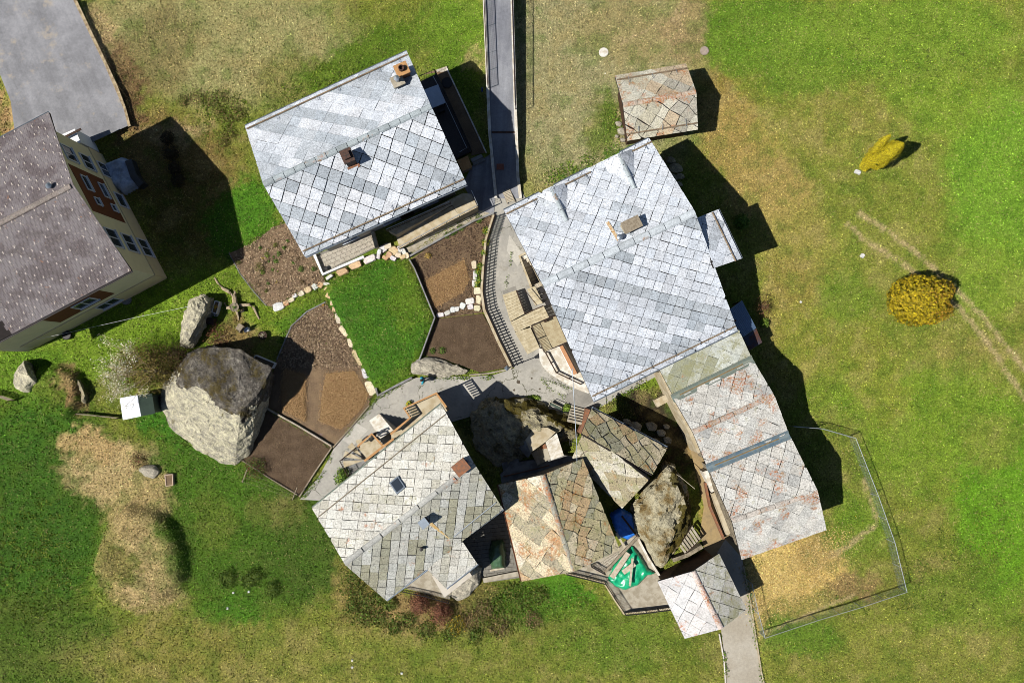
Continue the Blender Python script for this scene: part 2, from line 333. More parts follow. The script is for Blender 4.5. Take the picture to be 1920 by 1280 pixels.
def seg_dist(px, py, pts):
    d = np.full(px.shape, 1e9)
    for (x1, y1), (x2, y2) in zip(pts[:-1], pts[1:]):
        L = (x2-x1)**2+(y2-y1)**2; t = np.clip(((px-x1)*(x2-x1)+(py-y1)*(y2-y1))/L, 0, 1)
        d = np.minimum(d, np.hypot(px-x1-t*(x2-x1), py-y1-t*(y2-y1)))
    return d
def ground_col(px, py):
    """colour of the turf: lush, dry, trodden and bare zones, some painted hut shade"""
    X, Y = px/26.0, py/26.0
    w1 = (fbm(X*0.5, Y*0.5, 51)-0.5)*90; w2 = (fbm(X*0.5+40, Y*0.5, 57)-0.5)*90
    w3 = (fbm(X*3, Y*3, 61, 4)-0.5)*48; w4 = (fbm(X*3+9, Y*3, 67, 4)-0.5)*48
    qx, qy = px+w1*0.5+w3, py+w2*0.5+w4
    col = np.zeros(px.shape+(3,)); col[:] = C(126, 134, 54)
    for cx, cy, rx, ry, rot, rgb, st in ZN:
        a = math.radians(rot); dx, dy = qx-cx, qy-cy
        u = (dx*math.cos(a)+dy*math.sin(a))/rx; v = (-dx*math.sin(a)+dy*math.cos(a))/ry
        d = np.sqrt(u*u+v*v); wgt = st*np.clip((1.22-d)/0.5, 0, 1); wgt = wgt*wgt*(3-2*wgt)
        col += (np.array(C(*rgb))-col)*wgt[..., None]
    # dry and lush mottling
    n1 = fbm(X*1.1, Y*1.1, 71, 5); n2 = fbm(X*2.6+5, Y*2.6, 77, 4)
    lushness = np.clip((col[..., 1]/(col[..., 0]+1e-4)-1.0)*1.6, 0, 0.85); k = (np.clip((n1-0.52)*3.2, 0, 0.6)*(1-lushness))[..., None]; col += (np.array(C(166, 150, 98))-col)*k*0.7
    k = np.clip((0.47-n1)*3.4, 0, 0.6)[..., None]; col += (np.array(C(78, 112, 32))-col)*k*0.7
    col *= (0.80+0.40*n2)[..., None]*1.18
    for pts, wd in TRACKS:
        d = seg_dist(px+w3*0.12, py+w4*0.12, pts); k = np.clip(1.5-d/(wd*(0.5+fbm(X*2.2, Y*2.2, 83, 3))), 0, 1)*np.clip(2.8*fbm(X*5, Y*5, 81, 3)-0.6, 0, 1)
        col += (np.array(C(200, 178, 134))-col)*np.clip(k, 0, 0.8)[..., None]
    return np.clip(col, 0.01, 0.7)
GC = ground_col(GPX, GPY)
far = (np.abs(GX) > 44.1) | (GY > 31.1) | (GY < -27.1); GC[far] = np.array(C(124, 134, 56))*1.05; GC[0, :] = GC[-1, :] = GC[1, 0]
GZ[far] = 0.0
def grid_mesh(name, X, Y, Z, keep=None):
    ny, nx = X.shape; idx = np.arange(nx*ny).reshape(ny, nx)
    q = np.stack([idx[:-1, :-1], idx[:-1, 1:], idx[1:, 1:], idx[1:, :-1]], -1)
    q = q[keep] if keep is not None else q.reshape(-1, 4)
    me = bpy.data.meshes.new(name); me.vertices.add(nx*ny)
    me.vertices.foreach_set('co', np.stack([X, Y, Z], -1).ravel())
    me.loops.add(q.size); me.loops.foreach_set('vertex_index', q.ravel().astype(np.int32))
    me.polygons.add(len(q)); me.polygons.foreach_set('loop_start', np.arange(0, q.size, 4, dtype=np.int32))
    me.polygons.foreach_set('use_smooth', np.ones(len(q), bool)); me.update(calc_edges=True)
    return me
def set_col(me, cols):
    a = me.color_attributes.new('zone', 'FLOAT_COLOR', 'POINT')
    a.data.foreach_set('color', np.concatenate([cols.reshape(-1, 3), np.ones((cols.size//3, 1))], 1).ravel())
k = NB('turf', 0.95, 0.08); zc = k.attr('zone').outputs['Color']
f1 = k.noise(3.2, 8, 0.82); f2 = k.noise(7.5, 5, 0.85); f3 = k.noise(1.3, 6, 0.72)
c = k.mul(zc, k.rng(f1, 0.32, 0.68, 0.55, 1.35)); c = k.mul(c, k.rng(f2, 0.36, 0.64, 0.45, 1.45))
c = k.mix(k.math('MULTIPLY', k.ss(f3, 0.56, 0.72), 0.25), c, C(176, 156, 108))
k.bump(f1, 0.8, 0.12); k.bump(f2, 0.6, 0.05); M['turf'] = k.done(c)
keep = ~(pitm[:-1, :-1] | pitm[1:, 1:] | pitm[:-1, 1:] | pitm[1:, :-1])
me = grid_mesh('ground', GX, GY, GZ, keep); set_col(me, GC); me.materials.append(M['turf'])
g = bpy.data.objects.new('ground', me); link(g, None, (0, 0, 0)); tag(g, kind='structure')
def ground_z(X, Y):
    i = np.clip(np.searchsorted(xs, X)-1, 0, len(xs)-2); j = np.clip(np.searchsorted(ys, Y)-1, 0, len(ys)-2)
    fx = (X-xs[i])/(xs[i+1]-xs[i]); fy = (Y-ys[j])/(ys[j+1]-ys[j])
    return (GZ[j, i]*(1-fx)+GZ[j, i+1]*fx)*(1-fy)+(GZ[j+1, i]*(1-fx)+GZ[j+1, i+1]*fx)*fy
def gz(px, py):
    p = P(px, py, 0); return float(ground_z(np.array([p.x]), np.array([p.y]))[0])
def G(px, py, dz=0.0):
    """point on the ground seen at that pixel"""
    z = gz(px, py); return P(px, py, z) + Vector((0, 0, dz))

# ---------------------------------------------------------------- roads and paths
def asphalt(name, c1, c2, crack=0.0, streak=None, stain=None):
    k = NB(name, 0.9, 0.2); n1 = k.noise(0.55, 5, 0.6); n2 = k.noise(5, 4, 0.65); n3 = k.noise(45, 2, 0.7)
    col = k.mix(k.ss(n1, 0.35, 0.65), c1, c2); col = k.mul(col, k.rng(n2, 0.3, 0.7, 0.88, 1.1)); col = k.mul(col, k.rng(n3, 0.3, 0.7, 0.85, 1.15))
    if streak is not None:
        sv = k.noise(1.0, 4, 0.6, vec=k.pos(streak[1], streak[0])); col = k.mul(col, k.rng(sv, 0.3, 0.7, 0.8, 1.18))
    if stain: col = k.mix(k.math('MULTIPLY', k.ss(k.noise(0.9, 4, 0.7), 0.56, 0.75), 0.6), col, stain)
    if crack:
        d = k.vor(0.55, 'Distance', 'DISTANCE_TO_EDGE', vec=k.n('ShaderNodeVectorMath', operation='ADD').outputs[0])
        ad = d.node.inputs['Vector'].links[0].from_node; wob = k.n('ShaderNodeTexNoise'); wob.inputs['Scale'].default_value = 2.5
        k.put(wob.inputs['Vector'], k.pos()); k.put(ad.inputs[0], k.pos())
        sc_ = k.n('ShaderNodeVectorMath', operation='SCALE'); k.put(sc_.inputs[0], wob.outputs['Color']); sc_.inputs['Scale'].default_value = 0.7
        k.put(ad.inputs[1], sc_.outputs[0])
        cm = k.math('MULTIPLY', k.math('LESS_THAN', d, 0.012), k.ss(k.noise(0.35, 2), 0.45, 0.6))
        col = k.mix(k.math('MULTIPLY', cm, crack), col, C(84, 84, 62))
    k.bump(n3, 0.5, 0.01); k.bump(n2, 0.2, 0.02)
    return k.done(col)
M['asphalt_yard'] = asphalt('asphalt_yard', C(136, 136, 140), C(156, 156, 160), streak=(1.13, (0.12, 0.9, 1)), stain=C(186, 172, 150))
M['asphalt_lane'] = asphalt('asphalt_lane', C(128, 130, 138), C(146, 148, 154), streak=(0.09, (2.6, 0.12, 1)))
M['asphalt_path'] = asphalt('asphalt_path', C(164, 161, 153), C(182, 178, 168), 0.9, stain=C(132, 124, 106))
M['concrete_path'] = asphalt('concrete_path', C(188, 181, 166), C(174, 165, 148), stain=C(160, 146, 122))
M['dirt_path'] = asphalt('dirt_path', C(176, 152, 108), C(150, 132, 100), stain=C(128, 116, 96))
poly_sheet('asphalt_yard', YARD, M['asphalt_yard'], 0.63, kind='structure')
poly_sheet('path', PATH, M['asphalt_path'], 0.0, holes=[PIT], kind='structure')
poly_sheet('lower_path', LOWPATH[:7]+[(1392, 1046), (1360, 1010), (1330, 1060)], M['concrete_path'], 0.004, kind='structure')
poly_sheet('dirt_path', [(1392, 1046), (1372, 985), (1345, 920), (1322, 865), (1302, 825), (1292, 835), (1308, 895), (1320, 950), (1312, 1000), (1330, 1060), (1360, 1010)], M['dirt_path'], 0.0, kind='structure')
# sandy verge strip on the right of the yard
VERGE = [(137, 0), (144, 0), (170, 55), (199, 115), (220, 160), (236, 202), (245, 236), (240, 238), (232, 205), (195, 120), (160, 48)]
poly_sheet('gravel_verge', VERGE, plain('verge_sand', C(186, 168, 134), 0.3, 3, c2=C(140, 120, 92)), 0.641, kind='structure')

# garden beds: lumpy soil sheets
def soil_mat(name, c1, c2, c3):
    k = NB(name, 0.97, 0.1); n1 = k.noise(1.2, 5, 0.65); n2 = k.noise(14, 5, 0.75); n3 = k.noise(50, 2)
    col = k.mix(k.ss(n1, 0.35, 0.65), c1, c2); col = k.mix(k.math('MULTIPLY', k.ss(n2, 0.52, 0.7), 0.7), col, c3)
    col = k.mul(col, k.rng(n3, 0.3, 0.7, 0.75, 1.25)); k.bump(n2, 0.9, 0.08); k.bump(n3, 0.4, 0.02); return k.done(col)
M['soil_dark'] = soil_mat('soil_dark', C(92, 76, 60), C(112, 94, 76), C(130, 110, 86))
M['soil_mid'] = soil_mat('soil_mid', C(122, 102, 82), C(142, 120, 94), C(168, 146, 116))
M['soil_straw'] = soil_mat('soil_straw', C(152, 128, 102), C(134, 112, 92), C(186, 164, 132))
M['mulch'] = soil_mat('mulch', C(170, 138, 96), C(154, 124, 86), C(196, 162, 116))
def bed(name, poly, mat, z, amp, step=0.16, seed=1, holes=()):
    W = pxs(poly); x0 = min(p.x for p in W); x1 = max(p.x for p in W); y0 = min(p.y for p in W); y1 = max(p.y for p in W)
    X, Y = np.meshgrid(np.arange(x0-step, x1+step, step), np.arange(y0-step, y1+step, step))
    PX, PY = to_px(X, Y); m = inside(poly, PX, PY)
    Z = z + amp*(fbm(X*1.4, Y*1.4, seed, 4)-0.5)*2*blur(m.astype(float), 1)
    # snap the outside ring of vertices onto the outline
    dil = np.zeros_like(m)
    for dx in (-1, 0, 1):
        for dy in (-1, 0, 1): dil |= np.roll(np.roll(m, dx, 0), dy, 1)
    ring = dil & ~m; pts = np.array([(p.x, p.y) for p in W])
    for j, i in zip(*np.where(ring)):
        best = None
        for a, b in zip(pts, np.roll(pts, -1, 0)):
            t = np.clip(((X[j, i]-a[0])*(b[0]-a[0])+(Y[j, i]-a[1])*(b[1]-a[1]))/((b-a)@(b-a)+1e-9), 0, 1); q = a+t*(b-a)
            d = (q[0]-X[j, i])**2+(q[1]-Y[j, i])**2
            if best is None or d < best[0]: best = (d, q)
        X[j, i], Y[j, i] = best[1]
    kp = dil[:-1, :-1] & dil[1:, 1:] & dil[:-1, 1:] & dil[1:, :-1]
    me = grid_mesh(name, X, Y, Z, kp); bm = bmesh.new(); bm.from_mesh(me)
    bmesh.ops.delete(bm, geom=[v for v in bm.verts if not v.link_faces], context='VERTS'); bm.to_mesh(me); bm.free()
    me.materials.append(mat); o = bpy.data.objects.new(name, me); link(o, None, (0, 0, 0)); return tag(o, kind='structure')
bed('garden_bed', BED_A, M['soil_straw'], 0.04, 0.10, seed=2)
bed('garden_bed', BED_B, M['soil_mid'], 0.04, 0.09, seed=3)
bed('garden_bed', BED_C, M['soil_mid'], 0.02, 0.09, seed=4)
bed('garden_bed', BED_D, M['soil_dark'], 0.02, 0.05, seed=5)
bed('garden_bed', BED_E, M['soil_dark'], 0.03, 0.05, seed=6)
MULCH = [[(800, 525), (870, 487), (880, 525), (868, 548), (815, 578), (802, 560)], [(535, 692), (572, 702), (573, 790), (530, 768), (528, 730)], [(612, 700), (665, 695), (692, 740), (680, 765), (640, 805), (600, 790), (604, 740)]]
for i, mp in enumerate(MULCH): bed('mulch_patch', mp, M['mulch'], 0.10, 0.06, seed=11+i)

# repair patches and joints in the tarmac
M['patch_dark'] = asphalt('patch_dark', C(140, 137, 130), C(156, 152, 144)); M['patch_pale'] = asphalt('patch_pale', C(188, 184, 174), C(200, 196, 186))
for pl, mt in (([(1058, 742), (1080, 728), (1104, 738), (1112, 752), (1090, 768), (1066, 760)], 'patch_dark'), ([(1022, 712), (1050, 724), (1066, 740), (1040, 736)], 'patch_pale'), ([(942, 546), (966, 536), (969, 543), (944, 552)], 'patch_dark'), ([(640, 822), (668, 792), (690, 806), (660, 838)], 'patch_pale'), ([(955, 440), (975, 470), (985, 474), (970, 500), (950, 470)], 'patch_pale'), ([(860, 712), (890, 712), (900, 740), (870, 742)], 'patch_pale')): poly_sheet('path_patch', pl, M[mt], 0.004, kind='structure')
for x, y, r in ((972, 716, 4), (997, 709, 2), (1012, 729, 2.2), (964, 731, 2.5)):
    poly_sheet('path_stain', [(x+r*math.cos(a*0.7)*(0.8+0.3*((a*7) % 3)/3), y+r*math.sin(a*0.7)*(0.8+0.3*((a*5) % 3)/3)) for a in range(9)], plain('oil_stain', C(96, 86, 72), 0.2, 6), 0.0045, kind='structure')
# ================================================================ BUILDINGS
def vcol(o, c):
    me = o.data; a = me.color_attributes.new('zone', 'FLOAT_COLOR', 'POINT'); n = len(me.vertices)
    cc = np.ones((n, 4)); cc[:, :3] = c; a.data.foreach_set('color', cc.ravel()); return o
def clip_poly(poly, clip):
    """Sutherland-Hodgman, clip is convex and counter-clockwise"""
    out = poly
    for i in range(len(clip)):
        a, b = clip[i], clip[(i+1) % len(clip)]; inp, out = out, []
        if not inp: return []
        side = lambda p: (b[0]-a[0])*(p[1]-a[1])-(b[1]-a[1])*(p[0]-a[0])
        for j in range(len(inp)):
            p, q = inp[j-1], inp[j]; sp, sq = side(p), side(q)
            if (sp >= 0) != (sq >= 0):
                t = sp/(sp-sq); out.append((p[0]+t*(q[0]-p[0]), p[1]+t*(q[1]-p[1])))
            if sq >= 0: out.append(q)
    return out
def area2(p): return abs(sum(p[i-1][0]*p[i][1]-p[i][0]*p[i-1][1] for i in range(len(p))))/2
class Slope:
    """a roof slope plane with (u along eave, v up the slope, w out) coordinates"""
    def __init__(s, eL, eR, rR, rL):
        s.o = Vector(eL); s.u = (Vector(eR)-s.o).normalized(); r = (Vector(rL)+Vector(rR))/2-s.o
        s.n = s.u.cross(r).normalized()
        if s.n.z < 0: s.n = -s.n
        s.v = s.n.cross(s.u)
        if s.v.dot(r) < 0: s.v = -s.v
        s.poly = [s.uv(p) for p in (eL, eR, rR, rL)]
        a = sum(s.poly[i-1][0]*s.poly[i][1]-s.poly[i][0]*s.poly[i-1][1] for i in range(4))
        if a < 0: s.poly = s.poly[::-1]
    def uv(s, p): d = Vector(p)-s.o; return (d.dot(s.u), d.dot(s.v))
    def w(s, u, v, h=0.0): return s.o+s.u*u+s.v*v+s.n*h
    def prism(s, poly, h0, h1):
        n = len(poly); H0 = h0 if hasattr(h0, '__len__') else [h0]*n; H1 = h1 if hasattr(h1, '__len__') else [h1]*n
        v = [s.w(*p, h) for p, h in zip(poly, H0)]+[s.w(*p, h) for p, h in zip(poly, H1)]
        f = [tuple(range(n-1, -1, -1)), tuple(range(n, 2*n))]+[(i, (i+1) % n, n+(i+1) % n, n+i) for i in range(n)]
        if s.u.cross(s.v).dot(s.n) < 0: f = [q[::-1] for q in f]
        return v, f
def lay_slabs(out, sl, size, pal, mat, seed, jit=0.03, gap=0.012, tilt=0.05, ang=45, run=3.0, shape=1.0, swap=False):
    r = random.Random(seed); poly = sl.poly
    us = [p[0] for p in poly]; vsz = [p[1] for p in poly]; u0, u1, v0, v1 = min(us), max(us), min(vsz), max(vsz)
    ca, sa = math.cos(math.radians(ang)), math.sin(math.radians(ang)); A = (ca*size, sa*size); B = (-sa*size*shape, ca*size*shape)
    if jit > 0.5:       # irregular quarry stones: voronoi cells
        seeds = []; nu, nv = int((u1-u0)/size)+3, int((v1-v0)/(size*shape))+3
        for j in range(-1, nv):
            for i in range(-1, nu):
                seeds.append((u0+(i+0.5*(j % 2)+r.uniform(-jit, jit)*1.6)*size, v0+(j+r.uniform(-jit, jit)*1.6)*size*shape))
        for a, sd in enumerate(seeds):
            q = [(sd[0]-size*2, sd[1]-size*2), (sd[0]+size*2, sd[1]-size*2), (sd[0]+size*2, sd[1]+size*2), (sd[0]-size*2, sd[1]+size*2)]
            for b, t in enumerate(seeds):
                dx, dy = t[0]-sd[0], t[1]-sd[1]
                if a == b or abs(dx) > 2.6*size or abs(dy) > 2.6*size: continue
                m = ((sd[0]+t[0])/2, (sd[1]+t[1])/2); out_ = []
                f_ = lambda p: (p[0]-m[0])*dx+(p[1]-m[1])*dy
                for k_ in range(len(q)):
                    p, w_ = q[k_-1], q[k_]; fp, fw = f_(p), f_(w_)
                    if (fp <= 0) != (fw <= 0): tt = fp/(fp-fw); out_.append((p[0]+tt*(w_[0]-p[0]), p[1]+tt*(w_[1]-p[1])))
                    if fw <= 0: out_.append(w_)
                q = out_
                if not q: break
            if len(q) < 3: continue
            cx = sum(p[0] for p in q)/len(q); cy = sum(p[1] for p in q)/len(q); vlo = min(p[1] for p in q); vhi = max(p[1] for p in q)
            q = [(cx+(p[0]-cx)*(1-gap*2/size), cy+(p[1]-cy)*(1-gap*2/size)) for p in q]; c = clip_poly(q, poly)
            if len(c) < 3 or area2(c) < 0.012: continue
            rise = r.uniform(0, 0.6)*tilt; H1 = [0.035+rise+tilt*(1-(p[1]-vlo)/(vhi-vlo)) for p in c]
            v, f = sl.prism(c, [h-0.035 for h in H1], H1); base = r.choices(pal, [p[1] for p in pal])[0][0]; k = r.uniform(0.9, 1.08)
            out.append((area2(c), v, f, tuple(ch*k for ch in base), mat))
        return
    R = int((u1-u0+v1-v0)/size)+3; jitter = {}
    def node(i, j):
        if (i, j) not in jitter: jitter[i, j] = (r.uniform(-jit, jit)*size, r.uniform(-jit, jit)*size)
        q = jitter[i, j]; return (u0+i*A[0]+j*B[0]+q[0], v0+i*A[1]+j*B[1]+q[1])
    for j in range(-R, R):
        left = 0; ci = 0
        for i in range(-R, R):
            if left <= 0: ci = r.choices(range(len(pal)), [p[1] for p in pal])[0]; left = r.expovariate(1/run)+0.6
            left -= 1
            I, J = (j, i) if swap else (i, j); q = [node(I, J), node(I+1, J), node(I+1, J+1), node(I, J+1)]
            cx = sum(p[0] for p in q)/4; cy = sum(p[1] for p in q)/4
            if cx < u0-size or cx > u1+size or cy < v0-size or cy > v1+size: continue
            vlo = min(p[1] for p in q); vhi = max(p[1] for p in q)
            gp = gap*r.uniform(0.6, 1.2); ra = r.gauss(0, 0.006+jit*0.08); ox, oy = r.gauss(0, 0.006), r.gauss(0, 0.006); qq = []
            for a_ in range(4):
                p, w_ = q[a_], q[(a_+1) % 4]; t = r.uniform(0.35, 0.65); qq += [p, (p[0]+(w_[0]-p[0])*t+r.gauss(0, 0.005+jit*0.12)*size, p[1]+(w_[1]-p[1])*t+r.gauss(0, 0.005+jit*0.12)*size)]
            q = [(cx+ox+((p[0]-cx)-ra*(p[1]-cy))*(1-gp*2/size), cy+oy+((p[1]-cy)+ra*(p[0]-cx))*(1-gp*2/size)) for p in qq]
            c = clip_poly(q, poly)
            if len(c) < 3 or area2(c) < 0.012: continue
            rise = r.uniform(0, 0.5)*tilt
            H1 = [0.035+rise+tilt*(1-(p[1]-vlo)/(vhi-vlo)) for p in c]; H0 = [h-0.035 for h in H1]
            v, f = sl.prism(c, H0, H1)
            base = pal[ci][0]; k = r.uniform(0.93, 1.07); hu = r.uniform(-0.015, 0.015)
            out.append((area2(c), v, f, (base[0]*k*(1+hu), base[1]*k, base[2]*k*(1-hu)), mat))
def emit_slabs(out, roof, limit=300, name='slab'):
    out.sort(key=lambda t: -t[0])
    for a, v, f, c, m in out[:limit]: vcol(ob(name, v, f, m, roof), c)
    rest = out[limit:]
    if rest:
        mb = MB(); cols = []; mats = [m for m in dict.fromkeys(t[4] for t in rest)]; mi = []
        for a, v, f, c, m in rest: mb.add(v, f); cols += [c]*len(v); mi += [mats.index(m)]*len(f)
        o = mb.ob(name, mats[0], roof, kind='stuff')
        for m in mats[1:]: o.data.materials.append(m)
        o.data.polygons.foreach_set('material_index', mi)
        at = o.data.color_attributes.new('zone', 'FLOAT_COLOR', 'POINT'); cc = np.ones((len(cols), 4)); cc[:, :3] = cols
        at.data.foreach_set('color', cc.ravel())
def deck(T, slopes, name='roof', mat=None):
    """timber deck under the stone: one solid per slope, joined at the ridge"""
    mb = MB()
    for s in slopes: mb.add(*s.prism(s.poly, -0.16, 0.0))
    return mb.ob(name, mat or M['roof_deck'], T)
def ridge_caps(roof, a, b, mat, c, w=0.34, L=1.0, seed=1, h=0.1, name='ridge_stone', over=0.0):
    a, b = Vector(a), Vector(b); r = random.Random(seed); d = b-a; n = max(2, int(d.length/L)); x = d.normalized()
    y = Vector((0, 0, 1)).cross(x).normalized(); z = x.cross(y)
    for i in range(n):
        p = a+d*((i+0.02)/n); q = a+d*((i+0.97)/n); t = r.uniform(-0.012, 0.012)
        cs = [(-w/2, -0.02), (-w/2, 0.05), (-w*0.3, h*0.8), (0, h), (w*0.3, h*0.8), (w/2, 0.05), (w/2, -0.02)]
        v = [e+y*(cy+r.uniform(-.015, .015))+z*(cz+t+(0.015 if e is q else 0)) for e in (p, q) for cy, cz in cs]; m = len(cs)
        f = [(k, k+1, m+k+1, m+k) for k in range(m-1)]+[tuple(range(m-1, -1, -1)), tuple(range(m, 2*m)), (m-1, 0, m, 2*m-1)]
        k = r.uniform(0.88, 1.08); vcol(ob(name, v, f, mat, roof), tuple(ch*k for ch in c))
def walls(T, e1L, e1R, rL, rR, e2L, e2R, mat, oe=0.6, og=0.4, z0=-0.3, drop=0.22, name='wall'):
    """closed gabled wall body set in from the roof edges"""
    x = (Vector(e1R)-Vector(e1L)+Vector(e2R)-Vector(e2L)); x.z = 0; x.normalize(); y = Vector((-x.y, x.x, 0))
    o = sum((Vector(p) for p in (e1L, e1R, e2L, e2R)), Vector())/4
    X = lambda p: (Vector(p)-o).dot(x); Y = lambda p: (Vector(p)-o).dot(y)
    x0 = max(X(e1L), X(e2L))+og; x1 = min(X(e1R), X(e2R))-og
    ya, yb, yr = (Y(e1L)+Y(e1R))/2, (Y(e2L)+Y(e2R))/2, (Y(rL)+Y(rR))/2
    za, zb, zr = Vector(e1L).z, Vector(e2L).z, Vector(rL).z; sg = 1 if ya > yb else -1
    sa = (zr-za)/abs(yr-ya); sb = (zr-zb)/abs(yr-yb)
    ia, ib = ya-sg*oe, yb+sg*oe; ta, tb, tr = za+sa*oe-drop, zb+sb*oe-drop, zr-drop
    pr = [(ia, z0), (ib, z0), (ib, tb), (yr, tr), (ia, ta)]
    W = lambda xx, yy, zz: Vector((o.x, o.y, 0))+x*xx+y*yy+Vector((0, 0, zz))
    v = [W(x0, yy, zz) for yy, zz in pr]+[W(x1, yy, zz) for yy, zz in pr]
    f = [(0, 1, 2, 3, 4), (9, 8, 7, 6, 5)]+[(i, 5+i, 5+(i+1) % 5, (i+1) % 5) for i in range(5)]
    wl = ob(name, v, f, mat, T); bm = bmesh.new(); bm.from_mesh(wl.data); bmesh.ops.recalc_face_normals(bm, faces=bm.faces); bm.to_mesh(wl.data); bm.free()
    T_frame[T] = (W, x, y, x0, x1, ia, ib, yr, sg)
    return wl
T_frame = {}
def window(parent, c, x, nrm, w, h, name='window', frame=None, sill=True, mullion=1):
    """casement window on a wall: frame (> pane, sill); c centre on wall face, x horizontal dir, nrm outward"""
    c, x, nrm = Vector(c), Vector(x).normalized(), Vector(nrm).normalized(); z = Vector((0, 0, 1)); R = Matrix((x, nrm, z)).transposed(); t = 0.07
    mb = MB(); e = nrm*0.01
    for sx in (-1, 1): mb.box(c+e+x*sx*(w/2-t/2), (t, 0.10, h), M=R)
    for sz in (-1, 1): mb.box(c+e+z*sz*(h/2-t/2), (w-2*t-0.004, 0.10, t), M=R)
    for k in range(mullion): mb.box(c+e+x*((k+1)/(mullion+1)-0.5)*w, (t*0.8, 0.09, h-2*t-0.004), M=R)
    fr = mb.ob(name, frame or M['frame_white'], parent)
    MB().box(c+nrm*0.012, (w-2*t, 0.02, h-2*t), M=R).ob('pane', M['glass'], fr)
    if sill: MB().box(c-z*(h/2+0.04)+nrm*0.06, (w+0.1, 0.13, 0.05), M=R).ob('sill', M['frame_white'], fr)
    return fr
def rail_and_gutter(T, roof, a, b, inward, gutter=True, mat_g=None, rail=True, n_br=6, inset=0.35, r=0.055, lift=0.14):
    """snow rail log with steel brackets just above the eave, and a half-round gutter below it"""
    a, b = Vector(a), Vector(b); iw = Vector(inward); up = Vector((0, 0, 1)); d = (b-a)
    if rail:
        ra, rb = a+iw*inset+up*lift, b+iw*inset+up*lift
        rl = MB().tube([ra+(rb-ra)*0.005, (ra+rb)/2+up*0.01, rb-(rb-ra)*0.005], r, 8).ob('snow_rail', M['wood_rail'], roof)
        for i in range(n_br):
            p = ra+(rb-ra)*((i+0.5)/n_br); mb = MB().beam(p+up*0.07-iw*0.1, p+up*0.05+iw*0.42, 0.03, 0.02); mb.beam(p-iw*0.075-up*0.12, p-iw*0.075+up*0.08, 0.03, 0.02)
            mb.ob('bracket', M['zinc'], roof)
    if gutter:
        x = d.normalized(); out = -iw; out.z = 0; out.normalize(); m = 6
        prof = [(0.075*math.cos(math.pi+math.pi*k/m), 0.075*math.sin(math.pi+math.pi*k/m)) for k in range(m+1)]
        prof += [(p[0]*0.86, p[1]*0.86) for p in prof[::-1]]
        c0, c1 = a+out*0.06-up*0.04, b+out*0.06-up*0.04; n = len(prof)
        v = [c+out*q[0]+up*q[1] for c in (c0, c1) for q in prof]
        f = [(k, (k+1) % n, n+(k+1) % n, n+k) for k in range(n)]+[tuple(range(n)), tuple(range(2*n-1, n-1, -1))]
        ob('gutter', v, f, mat_g or M['zinc'], T)
def chimney(roof, c, size, rz, mat, cap, zb, zt, cap_h=0.1, pot=None):
    c = Vector(c); ch = MB().box((c.x, c.y, (zb+zt)/2), (size[0], size[1], zt-zb), rz).ob('chimney', mat, roof)
    MB().box((c.x, c.y, zt+cap_h/2+0.002), (size[0]+0.14, size[1]+0.14, cap_h), rz).ob('chimney_cap', cap, ch)
    if pot: MB().lathe((c.x, c.y, zt+cap_h+0.003), [(pot, 0), (pot, 0.28), (pot*0.75, 0.28), (pot*0.75, 0.05)], 12).ob('flue', M['copper_rust'], ch)
    return ch
def eaverot(a, b): d = Vector(b)-Vector(a); return math.atan2(d.y, d.x)
GRAN = [(C(222, 228, 237), .44), (C(211, 217, 226), .30), (C(186, 194, 202), .16), (C(176, 184, 191), .1)]
GRAN_A = [(C(226, 231, 239), .42), (C(203, 210, 218), .28), (C(190, 198, 206), .20), (C(180, 188, 196), .10)]
GRAN_B2 = [(C(225, 231, 240), .58), (C(215, 221, 230), .30), (C(194, 201, 209), .08), (C(182, 190, 198), .04)]
CREAM = [(C(228, 226, 216), .5), (C(216, 213, 202), .35), (C(202, 199, 184), .15)]
CREAM2 = [(C(206, 206, 198), .4), (C(188, 187, 174), .35), (C(170, 168, 146), .25)]
LICH = [(C(222, 220, 213), .5), (C(210, 208, 201), .35), (C(194, 193, 188), .15)]
BARN = [(C(212, 208, 190), .4), (C(196, 190, 168), .3), (C(200, 182, 154), .15), (C(182, 177, 162), .15)]
RUSTY = [(C(222, 206, 172), .3), (C(200, 172, 132), .25), (C(176, 166, 138), .25), (C(230, 220, 198), .2)]
SPOT = [(C(222, 208, 176), .3), (C(200, 190, 150), .3), (C(176, 172, 146), .2), (C(206, 178, 136), .2)]
PALE = [(C(214, 212, 211), .7), (C(203, 201, 200), .3)]
MOSSY = [(C(196, 198, 182), .5), (C(212, 216, 206), .3), (C(168, 170, 146), .2)]

# ---------------------------------------------------------------- A: slab-roofed house at the lane
def house_points(*p): return [P(*q) for q in p]
T = HA = thing('slab_house', 'house with patchy white and grey slab roof beside the raised lane', 'house', P(690, 320, 0))
eTL, eTR, rL, rR, eBL, eBR = house_points((460, 237, 6.0), (763, 97, 6.0), (494, 346, 8.2), (809, 200, 8.2), (572, 481, 6.0), (875, 345, 6.0))
s1, s2 = Slope(eTL, eTR, rR, rL), Slope(eBL, eBR, rR, rL)
walls(T, eTL, eTR, rL, rR, eBL, eBR, M['wall_plaster'], 1.0, 0.8)
RF = deck(T, [s1, s2]); sl = []
lay_slabs(sl, s1, 0.80, GRAN_A, M['slab_granite'], 5, run=2.4, gap=0.014, ang=43); lay_slabs(sl, s2, 0.80, GRAN_A, M['slab_granite'], 8, run=1.8, gap=0.021, tilt=0.085, ang=46, swap=True)
emit_slabs(sl, RF); ridge_caps(RF, rL, rR, M['ridge_stone'], C(176, 186, 190), 0.42, 0.75, 3, 0.17)
dn = (eTL-rL).normalized(); rail_and_gutter(T, RF, eTL, eTR, -s1.v*-1 if False else s1.v, n_br=8, lift=0.17); rail_and_gutter(T, RF, eBL, eBR, s2.v, n_br=8, lift=0.17)
az = eaverot(eBL, eBR)
